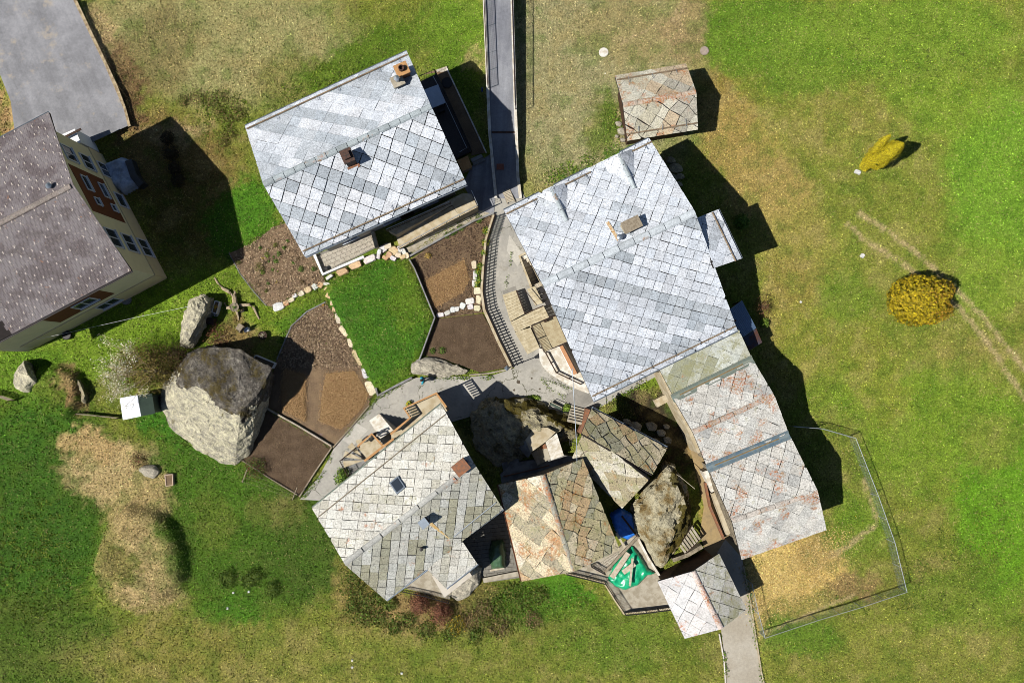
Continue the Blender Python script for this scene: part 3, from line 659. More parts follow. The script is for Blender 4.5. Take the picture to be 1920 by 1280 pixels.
def on(sl_, px, py, zg):
    """point of a roof slope under a pixel"""
    a, b = P(px, py, 0), P(px, py, 20); d = b-a; t = (sl_.o-a).dot(sl_.n)/d.dot(sl_.n); return a+d*t
p = on(s2, 657, 300, 7); ch = chimney(RF, p, (0.62, 0.78), az, M['copper_rust'], M['copper_rust'], p.z-0.3, p.z+1.0, 0.08); MB().box((p.x, p.y, p.z+1.2), (0.4, 0.5, 0.2), az).ob('chimney_hood', M['copper_rust'], ch)
MB().add(*s2.prism([(u+s2.uv(p)[0], v+s2.uv(p)[1]) for u, v in ((-0.42, -0.62), (0.42, -0.62), (0.42, -0.36), (-0.42, -0.36))], 0.09, 0.12)).ob('flashing', M['rust'], RF)
p = on(s1, 757, 140, 6.5); chimney(RF, p, (0.78, 0.7), az, M['rust'], M['wood_tan'], p.z-0.3, p.z+0.9, 0.1, 0.2)
p = on(s1, 748, 158, 6.5); ch = chimney(RF, p, (0.7, 0.62), az, M['concrete_grey'], M['concrete'], p.z-0.3, p.z+0.55, 0.1); MB().lathe((p.x, p.y, p.z+0.66), [(0.13, 0), (0.13, 0.5), (0.2, 0.5), (0.02, 0.68)], 12).ob('vent_cowl', M['steel'], ch)
W, x, y, x0, x1, ia, ib, yr, sg = T_frame[T]
for k, zz in ((0.18, 1.4), (0.5, 1.4), (0.8, 1.4), (0.2, 4.1), (0.5, 4.1), (0.8, 4.1)): window(T, W(x0+(x1-x0)*k, ib, zz), x, -y*sg, 1.3, 1.25)
for k, zz in ((0.3, 4.2), (0.7, 4.2)): window(T, W(x1, ia+(ib-ia)*k, zz), y, x, 1.1, 1.2)
MB().box(W(x0+(x1-x0)*0.62, ib, 1.05)-y*sg*0.03, (1.0, 0.08, 2.1), eaverot(eBL, eBR)).ob('door', M['wall_timber'], T)

# ---------------------------------------------------------------- B: big slab-roofed house with two dormers
T = HB = thing('slab_house', 'largest house, pale slab roof with two small dormers on the upper slope', 'house', P(1165, 500, 0))
eTL, eTR, rL, rR, eBL, eBR = house_points((945, 395, 5.8), (1217, 260, 5.8), (1017, 533, 8.35), (1303, 398, 8.35), (1112, 751, 4.6), (1382, 619, 4.6))
s1, s2 = Slope(eTL, eTR, rR, rL), Slope(eBL, eBR, rR, rL)
walls(T, eTL, eTR, rL, rR, eBL, eBR, M['wall_plaster'], 0.9, 0.7)
RF = deck(T, [s1, s2]); sl = []
lay_slabs(sl, s1, 0.70, GRAN_B2, M['slab_granite'], 15, run=1.3, gap=0.021, tilt=0.06, ang=47); lay_slabs(sl, s2, 0.66, GRAN, M['slab_granite'], 17, run=3.4, gap=0.021, tilt=0.085, ang=49, swap=True)
emit_slabs(sl, RF); ridge_caps(RF, rL, rR, M['ridge_stone'], C(206, 214, 220), 0.5, 1.05, 4, 0.17)
rail_and_gutter(T, RF, eBL, eBR, s2.v, n_br=6, lift=0.17)
dx = (eTR-eTL)
for t0, t1, nb in ((0.0, 0.245, 2), (0.345, 0.58, 3), (0.80, 1.0, 2)): rail_and_gutter(T, RF, eTL+dx*t0, eTL+dx*t1, s1.v, n_br=nb, lift=0.17)
bz = eaverot(eBL, eBR)
# dormers: ridge from front to the slope, little gable in front
def dormer(front, back, wpx, zr_, sl_, label):
    D = None; f = P(*front, zr_); b = on(sl_, *back, 7); b = Vector((b.x, b.y, b.z+0.08)); u = sl_.u
    drop = 0.56; fl, fr = f-u*wpx-Vector((0, 0, drop)), f+u*wpx-Vector((0, 0, drop))
    # valley points on the main slope
    def valley(e):
        dd = (b-f); dd.z = 0; dd.normalize(); t = ((sl_.o-e).dot(sl_.n))/(dd.dot(sl_.n)) if abs(dd.dot(sl_.n)) > 1e-4 else 1.0
        return e+dd*max(0.2, t)
    vl, vr = valley(fl), valley(fr)
    base = 5.0; sk = MB(); fc = f-(f-b).normalized()*0.25
    wv = [Vector((q.x, q.y, base)) for q in (fl+u*0.2, fr-u*0.2)]+[fr-u*0.2-Vector((0, 0, 0.1)), f-Vector((0, 0, 0.12)), fl+u*0.2-Vector((0, 0, 0.1))]
    inw = Vector(sl_.v); inw.z = 0; inw.normalize(); wv = [q+inw*0.35 for q in wv]
    vv = wv+[q+inw*0.5 for q in wv]; D = ob('dormer', vv, [(4, 3, 2, 1, 0), (5, 6, 7, 8, 9)]+[(i, (i+1) % 5, 5+(i+1) % 5, 5+i) for i in range(5)], M['wall_timber'], HB)
    for e, vly, sd in ((fl, vl, 1), (fr, vr, 2)):
        S = Slope(e, vly, b, f); out = []
        n_ = S.n; poly = S.poly
        MB().add(*S.prism(poly, -0.06, 0.0)).ob('dormer_roof', M['roof_deck'], D)
        lay_slabs(out, S, 0.62, GRAN_B2, M['slab_granite'], sd+40, gap=0.012, tilt=0.025); emit_slabs(out, D, 60)
    ridge_caps(D, f-(b-f)*0.02, b+(b-f)*0.03, M['ridge_stone'], C(184, 194, 198), 0.27, 0.8, 7, 0.12)
    return D
dormer((1033, 353), (1062, 414), 1.02, 6.72, s1, '')
dormer((1160, 289), (1189, 353), 1.02, 6.72, s1, '')
p = on(s1, 1181, 425, 7.5); chimney(RF, p, (1.1, 0.66), bz, M['concrete_warm'], M['wood_grey'], p.z-0.4, p.z+0.75, 0.12)
p = on(s1, 1160, 447, 7.8); vp = MB().lathe((p.x, p.y, p.z-0.1), [(0.13, 0), (0.13, 0.55), (0.2, 0.56), (0.2, 0.68), (0.05, 0.74)], 12).ob('vent_pipe', M['zinc'], RF)
a, b2 = on(s1, 1160, 452, 7.8), on(s1, 1146, 415, 7.6); MB().add(*Slope(a-s1.u*0.1, a+s1.u*0.1, b2+s1.u*0.1, b2-s1.u*0.1).prism([(0, 0), (0.2, 0), (0.2, (b2-a).length), (0, (b2-a).length)], 0.10, 0.118)).ob('rust_run', plain('rust_stain', C(196, 148, 86), 0.4, 9, c2=C(222, 206, 178)), RF)
W, x, y, x0, x1, ia, ib, yr, sg = T_frame[T]
for k, zz in ((0.2, 1.4), (0.45, 1.4), (0.7, 1.4)): window(T, W(x0+(x1-x0)*k, ib, zz), x, -y*sg, 1.2, 1.2)
for k, zz in ((0.25, 4.3), (0.48, 4.3), (0.7, 3.2)): window(T, W(x0, ia+(ib-ia)*k, zz), y, -x, 1.1, 1.1)
# side wing roof on the right
ex = house_points((1306, 409, 7.1), (1346, 393, 6.65), (1390, 485, 6.65), (1338, 503, 7.1))
S = Slope(ex[1], ex[2], ex[3], ex[0]); wing = deck(T, [S], 'side_roof'); out = []
lay_slabs(out, S, 0.72, GRAN_B2, M['slab_granite'], 23); emit_slabs(out, wing, 80); rail_and_gutter(T, wing, ex[1], ex[2], S.v, n_br=3, inset=0.5, lift=0.13)
c4 = [ex[1]*0.85+ex[0]*0.15, ex[2]*0.85+ex[3]*0.15, ex[3], ex[0]]; cm = sum(c4, Vector())/4
MB().prism([(q.x+(cm.x-q.x)*0.12, q.y+(cm.y-q.y)*0.12) for q in c4], -0.2, 6.5).ob('side_wall', M['wall_timber'], T)

# ---------------------------------------------------------------- C: the row of barns
def barn(label, pts, oe, og, slA, slB, seed, capc, mat_wall, cap=True):
    T = thing('slab_barn', label, 'barn', (pts[0]+pts[5])/2*1.0)
    T.location.z = 0; WLOC[T].z = 0
    e1L, e1R, rL, rR, e2L, e2R = pts; s1, s2 = Slope(e1L, e1R, rR, rL), Slope(e2L, e2R, rR, rL)
    walls(T, e1L, e1R, rL, rR, e2L, e2R, mat_wall, oe, og)
    RF = deck(T, [s1, s2]); sl = []
    for s_, q, sd in ((s1, slA, seed), (s2, slB, seed+1)): lay_slabs(sl, s_, q[0], q[1], q[2], sd, q[3], q[4], q[5], ang=q[6], run=1.5)
    emit_slabs(sl, RF)
    if cap: ridge_caps(RF, rL, rR, M['ridge_orange'], capc, 0.36, 0.95, seed, 0.13)
    return T, RF, s1, s2
pt = house_points((1262, 746, 3.95), (1411, 674, 3.95), (1299, 810, 5.55), (1451, 741, 5.55), (1326, 876, 4.3), (1479, 814, 4.3))
T2, RF2, _, _ = barn('middle barn of the row, orange lichen along its ridge, between two metal valley gutters', pt, 0.25, 0.5, (0.76, LICH, M['slab_orange'], 0.07, 0.013, 0.06, 41), (0.76, LICH, M['slab_orange'], 0.09, 0.012, 0.06, 50), 31, C(200, 188, 176), M['wall_stone'])
pt3 = house_points((1328, 879, 4.3), (1481, 817, 4.3), (1372, 976, 5.55), (1533, 921, 5.55), (1390, 1048, 4.1), (1549, 992, 4.1))
T3, RF3, _, _ = barn('last barn of the row, pale lichen slab roof beside the netted pen', pt3, 0.3, 0.5, (0.76, LICH, M['slab_orange'], 0.07, 0.013, 0.065, 41), (0.76, LICH, M['slab_orange'], 0.10, 0.010, 0.05, 50), 51, C(202, 194, 184), M['wall_stone'])
# low lean-to between the big house and the barns
T1 = thing('slab_lean_to', 'low lean-to with mossy green slab roof tucked under the big house eave', 'lean-to', P(1325, 690, 0))
q = house_points((1262, 742, 3.95), (1409, 671, 3.95), (1384, 616, 4.32), (1235, 690, 4.32)); S = Slope(*q); RF1 = deck(T1, [S]); out = []
lay_slabs(out, S, 0.72, MOSSY, M['slab_mossy'], 61, 0.07, 0.006, 0.03); emit_slabs(out, RF1)
cm = sum(q, Vector())/4; MB().prism([(v.x+(cm.x-v.x)*0.1, v.y+(cm.y-v.y)*0.1) for v in q], -0.3, 3.7).ob('wall', M['wall_stone'], T1)
def valley(T, a, b, w, mat, dirt=True):
    a, b = Vector(a), Vector(b); x = (b-a).normalized(); y = Vector((0, 0, 1)).cross(x).normalized(); up = Vector((0, 0, 1))
    cs = [(-w/2, 0.12), (-w*0.18, 0.0), (w*0.18, 0.0), (w/2, 0.12), (w/2, 0.09), (w*0.18, -0.03), (-w*0.18, -0.03), (-w/2, 0.09)]; n = 8
    v = [c+y*q[0]+up*q[1] for c in (a, b) for q in cs]; f = [(k, (k+1) % n, n+(k+1) % n, n+k) for k in range(n)]+[tuple(range(n)), tuple(range(2*n-1, n-1, -1))]
    g = ob('valley_gutter', v, f, mat, T)
    if dirt: MB().beam(a+x*0.6+up*0.012, b-x*0.8+up*0.012, 0.09, 0.02).ob('dirt_line', M['valley_dirt'], g)
valley(T2, P(1260, 747, 4.10), P(1412, 673, 4.10), 0.6, M['gutter_green'])
valley(T3, P(1325, 878, 4.45), P(1480, 814, 4.45), 0.62, M['gutter_blue'])

# ---------------------------------------------------------------- H: little barn at the top, G, E, F sheds
TH, RFH, a1, a2 = barn('small stand-alone barn in the field, mottled brown slab roof with orange ridge', house_points((1153, 143, 2.9), (1286, 121, 2.9), (1168, 197, 3.85), (1305, 173, 3.85), (1176, 264, 2.9), (1308, 243, 2.9)), 0.45, 0.4, (0.86, BARN, M['slab_orange'], 0.14, 0.014, 0.06, 41), (0.84, BARN, M['slab_orange'], 0.16, 0.022, 0.08, 52), 71, C(206, 190, 172), M['wall_timber'])
for s_, a, b in ((a1, (1153, 143), (1286, 121)), (a2, (1176, 264), (1308, 243))): rail_and_gutter(TH, RFH, P(*a, 2.9), P(*b, 2.9), s_.v, gutter=False, n_br=3, inset=0.42, lift=0.17)
TG, RFG, g1, g2 = barn('small shed by the lower path, one white slope and one green-grey slope', house_points((1233, 1089, 3.2), (1284, 1196, 3.2), (1299, 1070, 4.25), (1352, 1178, 4.25), (1347, 1037, 3.2), (1399, 1142, 3.2)), 0.35, 0.35, (0.82, PALE, M['slab_pale'], 0.09, 0.012, 0.03, 40), (0.82, CREAM, M['slab_mossy'], 0.06, 0.020, 0.055, 44), 81, C(232, 214, 204), M['wall_timber'])
TE, RFE, e1, e2 = barn('stone shed with rust-orange left slope and rough broken-slab right slope', house_points((935, 908, 3.45), (979, 1089, 3.45), (1017, 890, 4.75), (1076, 1070, 4.75), (1092, 859, 3.45), (1161, 1030, 3.45)), 0.3, 0.3, (0.8, RUSTY, M['slab_rust'], 0.16, 0.006, 0.035, 40), (0.66, SPOT, M['slab_spotty'], 0.26, 0.014, 0.07, 40), 91, C(178, 176, 160), M['wall_stone'])
TF, RFF, f1, f2 = barn('stone hut against the rocks, rough mossy slab roof with cracked courses', house_points((1073, 858, 2.2), (1167, 952, 2.2), (1091, 811, 4.7), (1222, 891, 4.7), (1109, 766, 3.3), (1250, 841, 3.3)), 0.3, 0.3, (0.8, [(C(214, 208, 190), .45), (C(192, 184, 160), .3), (C(172, 160, 130), .25)], M['slab_spotty'], 0.22, 0.008, 0.045, 52), (0.72, SPOT, M['slab_spotty'], 0.26, 0.016, 0.09, 30), 101, C(196, 190, 166), M['wall_stone'], cap=False)
rail_and_gutter(TF, RFF, P(1109, 765, 3.3), P(1251, 840, 3.3), f2.v, rail=False)
rail_and_gutter(TE, RFE, P(935, 908, 3.45), P(979, 1089, 3.45), e1.v, rail=False, mat_g=M['rust'])

# ---------------------------------------------------------------- D: house with cream slabs and wooden balcony
T = HD = thing('slab_house', 'cream slab-roofed house with skylight and tan wooden balcony', 'house', P(765, 950, 0))
eTL, eTR, rL, rR, eBL, eBR = house_points((586, 953, 5.45), (828, 758, 5.45), (646, 1056, 7.35), (889, 868, 7.35), (724, 1124, 5.45), (943, 953, 5.45))
s1, s2 = Slope(eTL, eTR, rR, rL), Slope(eBL, eBR, rR, rL)
walls(T, eTL, eTR, rL, rR, eBL, eBR, M['wall_plaster'], 0.7, 0.6)
RF = deck(T, [s1, s2]); sl = []
lay_slabs(sl, s1, 0.60, CREAM, M['slab_cream'], 111, 0.025, 0.018, 0.055, ang=42, run=1.4); lay_slabs(sl, s2, 0.60, CREAM2, M['slab_cream'], 113, 0.025, 0.021, 0.07, ang=47, run=1.6)
xt = house_points((836, 1102, 4.6), (895, 1056, 4.6), (865, 1011, 5.45), (801, 1066, 5.45)); S3 = Slope(*xt); RX = deck(T, [S3], 'porch_roof'); lay_slabs(sl, S3, 0.60, CREAM, M['slab_cream'], 115, 0.025, 0.016, 0.035)
emit_slabs(sl, RF); ridge_caps(RF, rL, rR, M['ridge_stone'], C(190, 190, 184), 0.36, 1.4, 9, 0.13)
rail_and_gutter(T, RF, eTL, eTR, s1.v, rail=False, mat_g=M['gutter_green']); rail_and_gutter(T, RF, eBL, P(801, 1066, 5.45), s2.v, rail=False); rail_and_gutter(T, RX, xt[0], xt[1], S3.v, rail=False)
rail_and_gutter(T, RF, P(865, 1011, 5.45), eBR, s2.v, rail=False)
def pole(sl_, a, b, mat=M['zinc']): 
    a, b = on(sl_, *a, 6)+sl_.n*0.16, on(sl_, *b, 6)+sl_.n*0.16; MB().tube([a, b], 0.035, 6).ob('snow_pole', mat, RF)
pole(s1, (599, 969), (836, 778), M['wood_grey']); pole(s2, (850, 1003), (928, 940), M['steel'])
p = on(s1, 747, 910, 6.5); R = Matrix((s1.u, s1.v, s1.n)).transposed()
sk = MB().box(p+s1.n*0.10, (0.74, 0.98, 0.2), M=R).ob('skylight', M['zinc'], RF); MB().box(p+s1.n*0.215, (0.56, 0.78, 0.03), M=R).ob('pane', M['glass'], sk)
dz = eaverot(eTL, eTR)
p = on(s1, 866, 873, 7.2); ch = chimney(RF, p, (0.85, 0.72), dz, M['rust'], M['rust'], p.z-0.4, p.z+0.8, 0.1); MB().box((p.x+0.25, p.y+0.3, p.z+0.6), (0.4, 0.3, 0.06), dz+0.5).ob('flashing', M['zinc'], ch)
p = on(s2, 797, 976, 6.8); ch = chimney(RF, p, (0.44, 0.44), dz, M['copper_rust'], M['zinc'], p.z-0.2, p.z+0.75, 0.14)
a, b2 = on(s2, 806, 979, 6.6), on(s2, 842, 1008, 6.2)
MB().add(*s2.prism([s2.uv(a+s2.u*0.12), s2.uv(a-s2.u*0.12), s2.uv(b2-s2.u*0.03), s2.uv(b2+s2.u*0.03)][::-1], 0.085, 0.10)).ob('rust_run', plain('rust_stain2', C(206, 168, 104), 0.3, 9, c2=C(226, 204, 158)), RF)
p = on(s2, 791, 1027, 6.3); MB().lathe((p.x, p.y, p.z-0.1), [(0.09, 0), (0.09, 0.4), (0.13, 0.4), (0.13, 0.5), (0.02, 0.52)], 10).ob('vent_pipe', M['black_metal'], RF)
W, x, y, x0, x1, ia, ib, yr, sg = T_frame[T]
for k, zz in ((0.25, 3.7), (0.62, 3.7), (0.25, 1.4), (0.7, 1.4)): window(T, W(x0+(x1-x0)*k, ia, zz), x, y*sg, 1.2, 1.2)
for k, zz in ((0.3, 3.7), (0.65, 3.7)): window(T, W(x1, ia+(ib-ia)*k, zz), y, x, 1.0, 1.1)

# ---------------------------------------------------------------- L: beige apartment house at the left edge
T = HL = thing('apartment_house', 'tall beige rendered house with brown panels and brown tiled roof', 'house', P(60, 450, 0))
dL = Vector((-0.905, -0.42, 0))
eTR, rR, eBR = P(92, 211, 7.3), P(133, 349, 9.35), P(247, 507, 7.3)
ax = (eTR-eBR); ax.z = 0; ax.normalize(); along = Vector((-ax.y, ax.x, 0)); along = along if along.x < 0 else -along
eTL, rL, eBL = eTR+along*13, rR+along*13, eBR+along*13
s1, s2 = Slope(eTR, eTL, rL, rR), Slope(eBR, eBL, rL, rR)
wl = walls(T, eTR, eTL, rR, rL, eBR, eBL, M['wall_beige'], 0.7, 0.62, drop=0.2)
RF = deck(T, [s1, s2])
k = NB('brown_tile', 0.75, 0.3); col = k.mix(k.ss(k.noise(0.9, 4), 0.4, 0.62), C(126, 119, 121), C(98, 88, 90)); col = k.mix(k.math('MULTIPLY', k.ss(k.noise(6, 4, 0.75), 0.55, 0.7), 0.5), col, C(196, 184, 170))
col = k.mix(k.math('MULTIPLY', k.ss(k.noise(2.5, 3, 0.7), 0.66, 0.74), 0.7), col, C(176, 118, 72)); col = k.mul(col, k.rng(k.noise(30, 2), 0.3, 0.7, 0.8, 1.2)); M['brown_tile'] = k.done(col)
k = NB('tile_guard', 0.6); M['tile_guard'] = k.done(C(214, 202, 190))
rr = random.Random(5); tiles = MB(); guards = MB()
for S in (s1, s2):
    L = max(p_[1] for p_ in S.poly); Wd = 13; nr = int(L/0.34); nc = int(9.0/0.27)
    for j in range(nr):
        for i in range(nc):
            u0, v0 = i*0.27+(0.135 if j % 2 else 0), j*L/nr
            if u0 > 9.2: continue
            if i == 0 and j % 2: tiles.add(*S.prism([(0.005, v0), (0.13, v0), (0.13, v0+L/nr), (0.005, v0+L/nr)], [0.0]*4, [0.05, 0.05, 0.018, 0.018]))
            jt = rr.uniform(0, 0.012); tiles.add(*S.prism([(u0+0.005, v0), (u0+0.265, v0), (u0+0.265, v0+L/nr), (u0+0.005, v0+L/nr)], [0.0]*4, [0.05+jt, 0.05+jt, 0.018, 0.018]))
            if (i+2*(j % 2)) % 3 == 0 and rr.random() < 0.62: guards.add(*S.prism([(u0+0.11, v0+0.05), (u0+0.16, v0+0.05), (u0+0.16, v0+0.20), (u0+0.11, v0+0.20)], [0.03]*4, [0.11, 0.11, 0.05, 0.05]))
tiles.ob('roof_tile', M['brown_tile'], RF, kind='stuff'); guards.ob('snow_guard', M['tile_guard'], RF, kind='stuff')
ridge_caps(RF, rR, rL, M['slab_granite'], C(150, 138, 130), 0.34, 0.42, 12, 0.12, 'ridge_tile')
p = on(s1, 96, 350, 9); MB().lathe((p.x, p.y, p.z-0.05), [(0.14, 0), (0.14, 0.35), (0.2, 0.36), (0.03, 0.5)], 12).ob('vent_pipe', M['zinc'], RF)
rail_and_gutter(T, RF, eBR, eBL, s2.v, rail=False, mat_g=M['black_metal']); rail_and_gutter(T, RF, eTR, eTL, s1.v, rail=False)
W, x, y, x0, x1, ia, ib, yr, sg = T_frame[T]
gx = x0 if W(x0, 0, 0).x > W(x1, 0, 0).x else x1; no = x if gx == x1 else -x
# y runs over the gable: find orientation so that t=0 is the upper (far) corner
yT, yB = ia, ib
def gab(t, z): return W(gx, yT+(yB-yT)*t, z)
def brown(t0, t1, z0, z1, nm='brown_panel'):
    a, b = gab(t0, z0), gab(t1, z1); MB().box((a+b)/2+no*0.012, ((b-a).xy.length, 0.03, z1-z0), math.atan2((b-a).y, (b-a).x)).ob(nm, M['wall_brown'], T)
brown(0.26, 0.60, 2.35, 6.9)
pl = (gab(0, 0)+gab(1, 0))/2; MB().box(pl+Vector((0, 0, 0.85))+no*0.03, ((gab(1, 0)-gab(0, 0)).length+0.06, 0.08, 2.3), math.atan2((gab(1, 0)-gab(0, 0)).y, (gab(1, 0)-gab(0, 0)).x)).ob('plinth', M['wall_beige_low'], T)
hz = (gab(1, 0)-gab(0, 0)).normalized()
for t, z, w, h, mu in ((0.16, 5.9, 1.25, 1.3, 1), (0.16, 3.6, 1.25, 1.3, 1), (0.16, 1.3, 1.25, 1.3, 1), (0.37, 5.6, 1.2, 0.75, 0), (0.37, 3.3, 1.2, 0.75, 0), (0.40, 1.2, 1.2, 1.2, 0), (0.50, 5.35, 0.62, 0.62, 0), (0.50, 3.1, 0.62, 0.62, 0), (0.78, 5.9, 1.45, 1.45, 1), (0.78, 3.6, 1.45, 1.45, 1), (0.78, 1.3, 1.45, 1.45, 1)):
    window(T, gab(t, z)+no*(0.075 if z < 2 else 0.03), hz, no, w, h, mullion=mu)
sdn = (gab(1, 0)-gab(0, 0)).normalized()
def side(s, z): return W(gx, yB, z)-no*s
for s_, z, w, h in ((4.6, 3.9, 1.5, 1.3), (4.2, 1.3, 1.6, 1.3)): window(T, side(s_, z)+sdn*0.04, no, sdn, w, h)
a, b = side(2.9, 2.6), side(7.4, 5.9); MB().box((a+b)/2+sdn*0.012, (4.4, 0.03, 3.3), math.atan2(no.y, no.x)).ob('brown_panel', M['wall_brown'], T)
MB().box((side(0, 0)+side(11, 0))/2+Vector((0, 0, 0.85))+sdn*0.03, (11.06, 0.06, 2.3), math.atan2(no.y, no.x)).ob('plinth', M['wall_beige_low'], T)
# porch at the upper corner
pc = P(132, 262, 2.6); MB().box((pc.x, pc.y, 1.4), (1.3, 1.1, 2.6), az+0.0).ob('porch', M['white_paint'], T)
MB().beam(P(112, 262, 3.0), P(152, 242, 3.0), 0.16, 0.05).ob('porch_canopy', M['wood_dark'], T)
# ================================================================ LANE, WALLS, STAIRS, DECKS, FENCES
def run_sides(pts, th):
    """offset a polyline (world points) to both sides in plan"""
    n = len(pts); L, R = [], []
    for i in range(n):
        d = Vector((0, 0, 0))
        for a, b in ((i-1, i), (i, i+1)):
            if a >= 0 and b < n: e = pts[b]-pts[a]; e.z = 0; d += e.normalized()
        d.normalize(); nrm = Vector((-d.y, d.x, 0)); L.append(pts[i]+nrm*th/2); R.append(pts[i]-nrm*th/2)
    return L, R
def wall_run(name, pts, zt, th, mat, z0=-0.25, parent=None, **tags):
    zt = zt if hasattr(zt, '__len__') else [zt]*len(pts); W = [P(x, y, z) for (x, y), z in zip(pts, zt)]; L, R = run_sides(W, th); n = len(W); v = []
    for l, r in zip(L, R): v += [Vector((l.x, l.y, z0)), Vector((r.x, r.y, z0)), r, l]
    f = [(0, 1, 2, 3), tuple(4*(n-1)+k for k in (3, 2, 1, 0))]
    for i in range(n-1):
        a, b = 4*i, 4*(i+1); f += [(a+k, b+k, b+(k+1) % 4, a+(k+1) % 4) for k in range(4)]
    o = ob(name, v, f, mat, parent, **tags); bm = bmesh.new(); bm.from_mesh(o.data); bmesh.ops.recalc_face_normals(bm, faces=bm.faces); bm.to_mesh(o.data); bm.free(); return o
def steps(T, a0, a1, b0, b1, z0, z1, n, mat, base=-0.25, gap=0.0, name='step'):
    """n treads between edge a (at z0) and edge b (at z1); each edge two pixels"""
    for i in range(n):
        za = z0+(z1-z0)*(i+1)/n if z1 > z0 else z0+(z1-z0)*i/n
        A0, A1, B0, B1 = P(*a0, z0), P(*a1, z0), P(*b0, z1), P(*b1, z1); t0, t1 = i/n, (i+1-gap)/n
        q = [A0.lerp(B0, t0), A1.lerp(B1, t0), A1.lerp(B1, t1), A0.lerp(B0, t1)]
        MB().prism([(p.x, p.y) for p in q], base if gap == 0 else za-0.06, za).ob(name, mat, T)
def slab(name, pts, z1, mat, parent=None, z0=-0.25, **tags):
    q = [P(x, y, z1) for x, y in pts]; return MB().prism([(p.x, p.y) for p in q], z0, z1).ob(name, mat, parent, **tags)
def railing(name, label, pts, zb, h, mat, sp=0.13, post=1.6, parent=None, r=0.02, cat='railing', bal=True, group=None, toprail=None):
    """posts, top and bottom rail, balusters; pts pixels of the foot, zb height of the foot"""
    zb = zb if hasattr(zb, '__len__') else [zb]*len(pts); W = [P(x, y, z) for (x, y), z in zip(pts, zb)]; up = Vector((0, 0, 1))
    T = parent or thing(name, label, cat, W[0], group); ba = MB()
    tr = toprail or M_or(mat); 
    MB().tube([p+up*h for p in W], r*1.4, 6).ob('top_rail', tr, T); MB().tube([p+up*0.1 for p in W], r, 6).ob('bottom_rail', mat, T)
    for a, b in zip(W[:-1], W[1:]):
        L = (b-a).length; m = max(1, round(L/post))
        for i in range(m+1 if b is W[-1] else m): MB().beam(a.lerp(b, i/m), a.lerp(b, i/m)+up*h, r*2.2, r*2.2, up=(1, 0.01, 0)).ob('post', mat, T)
        if bal:
            for i in range(1, int(L/sp)): p = a.lerp(b, i*sp/L); ba.beam(p+up*0.1, p+up*h, r*0.9, r*0.9, up=(1, 0.01, 0))
    if bal and ba.v: ba.ob('baluster', mat, T, kind='stuff')
    return T
def M_or(m): return m
def pavers(parent, poly, z, size, mat, rot, seed=1, gap=0.02, h=0.05, name='paver'):
    r = random.Random(seed); W = pxs(poly, z); cx = sum(p.x for p in W)/len(W); cy = sum(p.y for p in W)/len(W); ca, sa = math.cos(rot), math.sin(rot); mb = MB(); R = 60
    pl = [(p.x, p.y) for p in W]
    if sum(pl[i-1][0]*pl[i][1]-pl[i][0]*pl[i-1][1] for i in range(len(pl))) < 0: pl = pl[::-1]
    for j in range(-R, R):
        for i in range(-R, R):
            u, v = (i+(0.5 if j % 2 else 0))*size*1.4, j*size
            if abs(u) > 12 or abs(v) > 12: continue
            q = [(u+gap/2, v+gap/2), (u+size*1.4-gap/2, v+gap/2), (u+size*1.4-gap/2, v+size-gap/2), (u+gap/2, v+size-gap/2)]
            q = [(cx+a*ca-b*sa, cy+a*sa+b*ca) for a, b in q]; c = clip_poly(q, pl)
            if len(c) >= 3 and area2(c) > 0.01: mb.prism(c, z-0.06, z+h+r.uniform(-.006, .006))
    return mb.ob(name, mat, parent, kind='stuff')

# ---------------------------------------------------------------- raised lane
LN = [(-40, 1.25, 910, 957), (0, 1.2, 911, 957), (100, 1.05, 915, 960), (200, 0.9, 919, 963), (248, 0.8, 921, 965), (330, 0.3, 929, 968), (372, 0.01, 933, 973)]
v = []; f = []
for i, (yy, zz, xl, xr) in enumerate(LN):
    v += [P(xl-3, yy, zz), P(xr+3, yy, zz)]
    if i: f.append((2*i-2, 2*i-1, 2*i+1, 2*i))
f = [q[::-1] for q in f]; ob('lane', v, f, M['asphalt_lane'], kind='structure')
tL = thing('retaining_wall', 'pale concrete kerb wall along the left side of the raised lane', 'wall', P(911, 100, 0))
wall_run('wall_body', [(xl-3, yy) for yy, zz, xl, xr in LN], [zz+0.16 for yy, zz, xl, xr in LN], 0.22, M['concrete_pale'], parent=tL)
tR = thing('retaining_wall', 'pale concrete kerb wall along the right side of the raised lane', 'wall', P(963, 100, 0))
wall_run('wall_body', [(xr+3, yy) for yy, zz, xl, xr in LN], [zz+0.16 for yy, zz, xl, xr in LN], 0.22, M['concrete_pale'], parent=tR)
railing('railing', 'dark metal railing on the left edge of the raised lane', [(908, -40), (908, 0), (912, 100), (915, 165)], [1.41, 1.36, 1.21, 1.1], 0.95, M['brown_metal'], 0.14, 1.7, r=0.022)
railing('railing', 'dark metal railing on the right edge of the raised lane', [(960, -40), (960, 0), (963, 100), (966, 205)], [1.41, 1.36, 1.21, 1.05], 0.95, M['brown_metal'], 0.14, 1.7, r=0.022)
slab('drain_channel', [(922, 246), (965, 246), (965, 250), (922, 250)], 0.815, M['copper_rust'], z0=0.7, label='rusty drain channel crossing the raised lane', category='drain')
slab('manhole_cover', [(931, 303), (944, 303), (945, 318), (931, 318)], 0.44, plain('red_cover', C(150, 92, 74), 0.2, 5), z0=0.3, label='square reddish manhole cover set in the shaded lane', category='manhole')
tb = thing('wooden_pallet', 'slatted wooden ramp pallet lying at the foot of the lane', 'pallet', P(955, 366, 0))
for i in range(9):
    t = i/9; a, b = P(942+10*t, 360+21*t, 0.16), P(955+11*t, 354+24*t, 0.16); MB().beam(a, b, 0.085, 0.04).ob('slat', M['wood_plank'], tb)
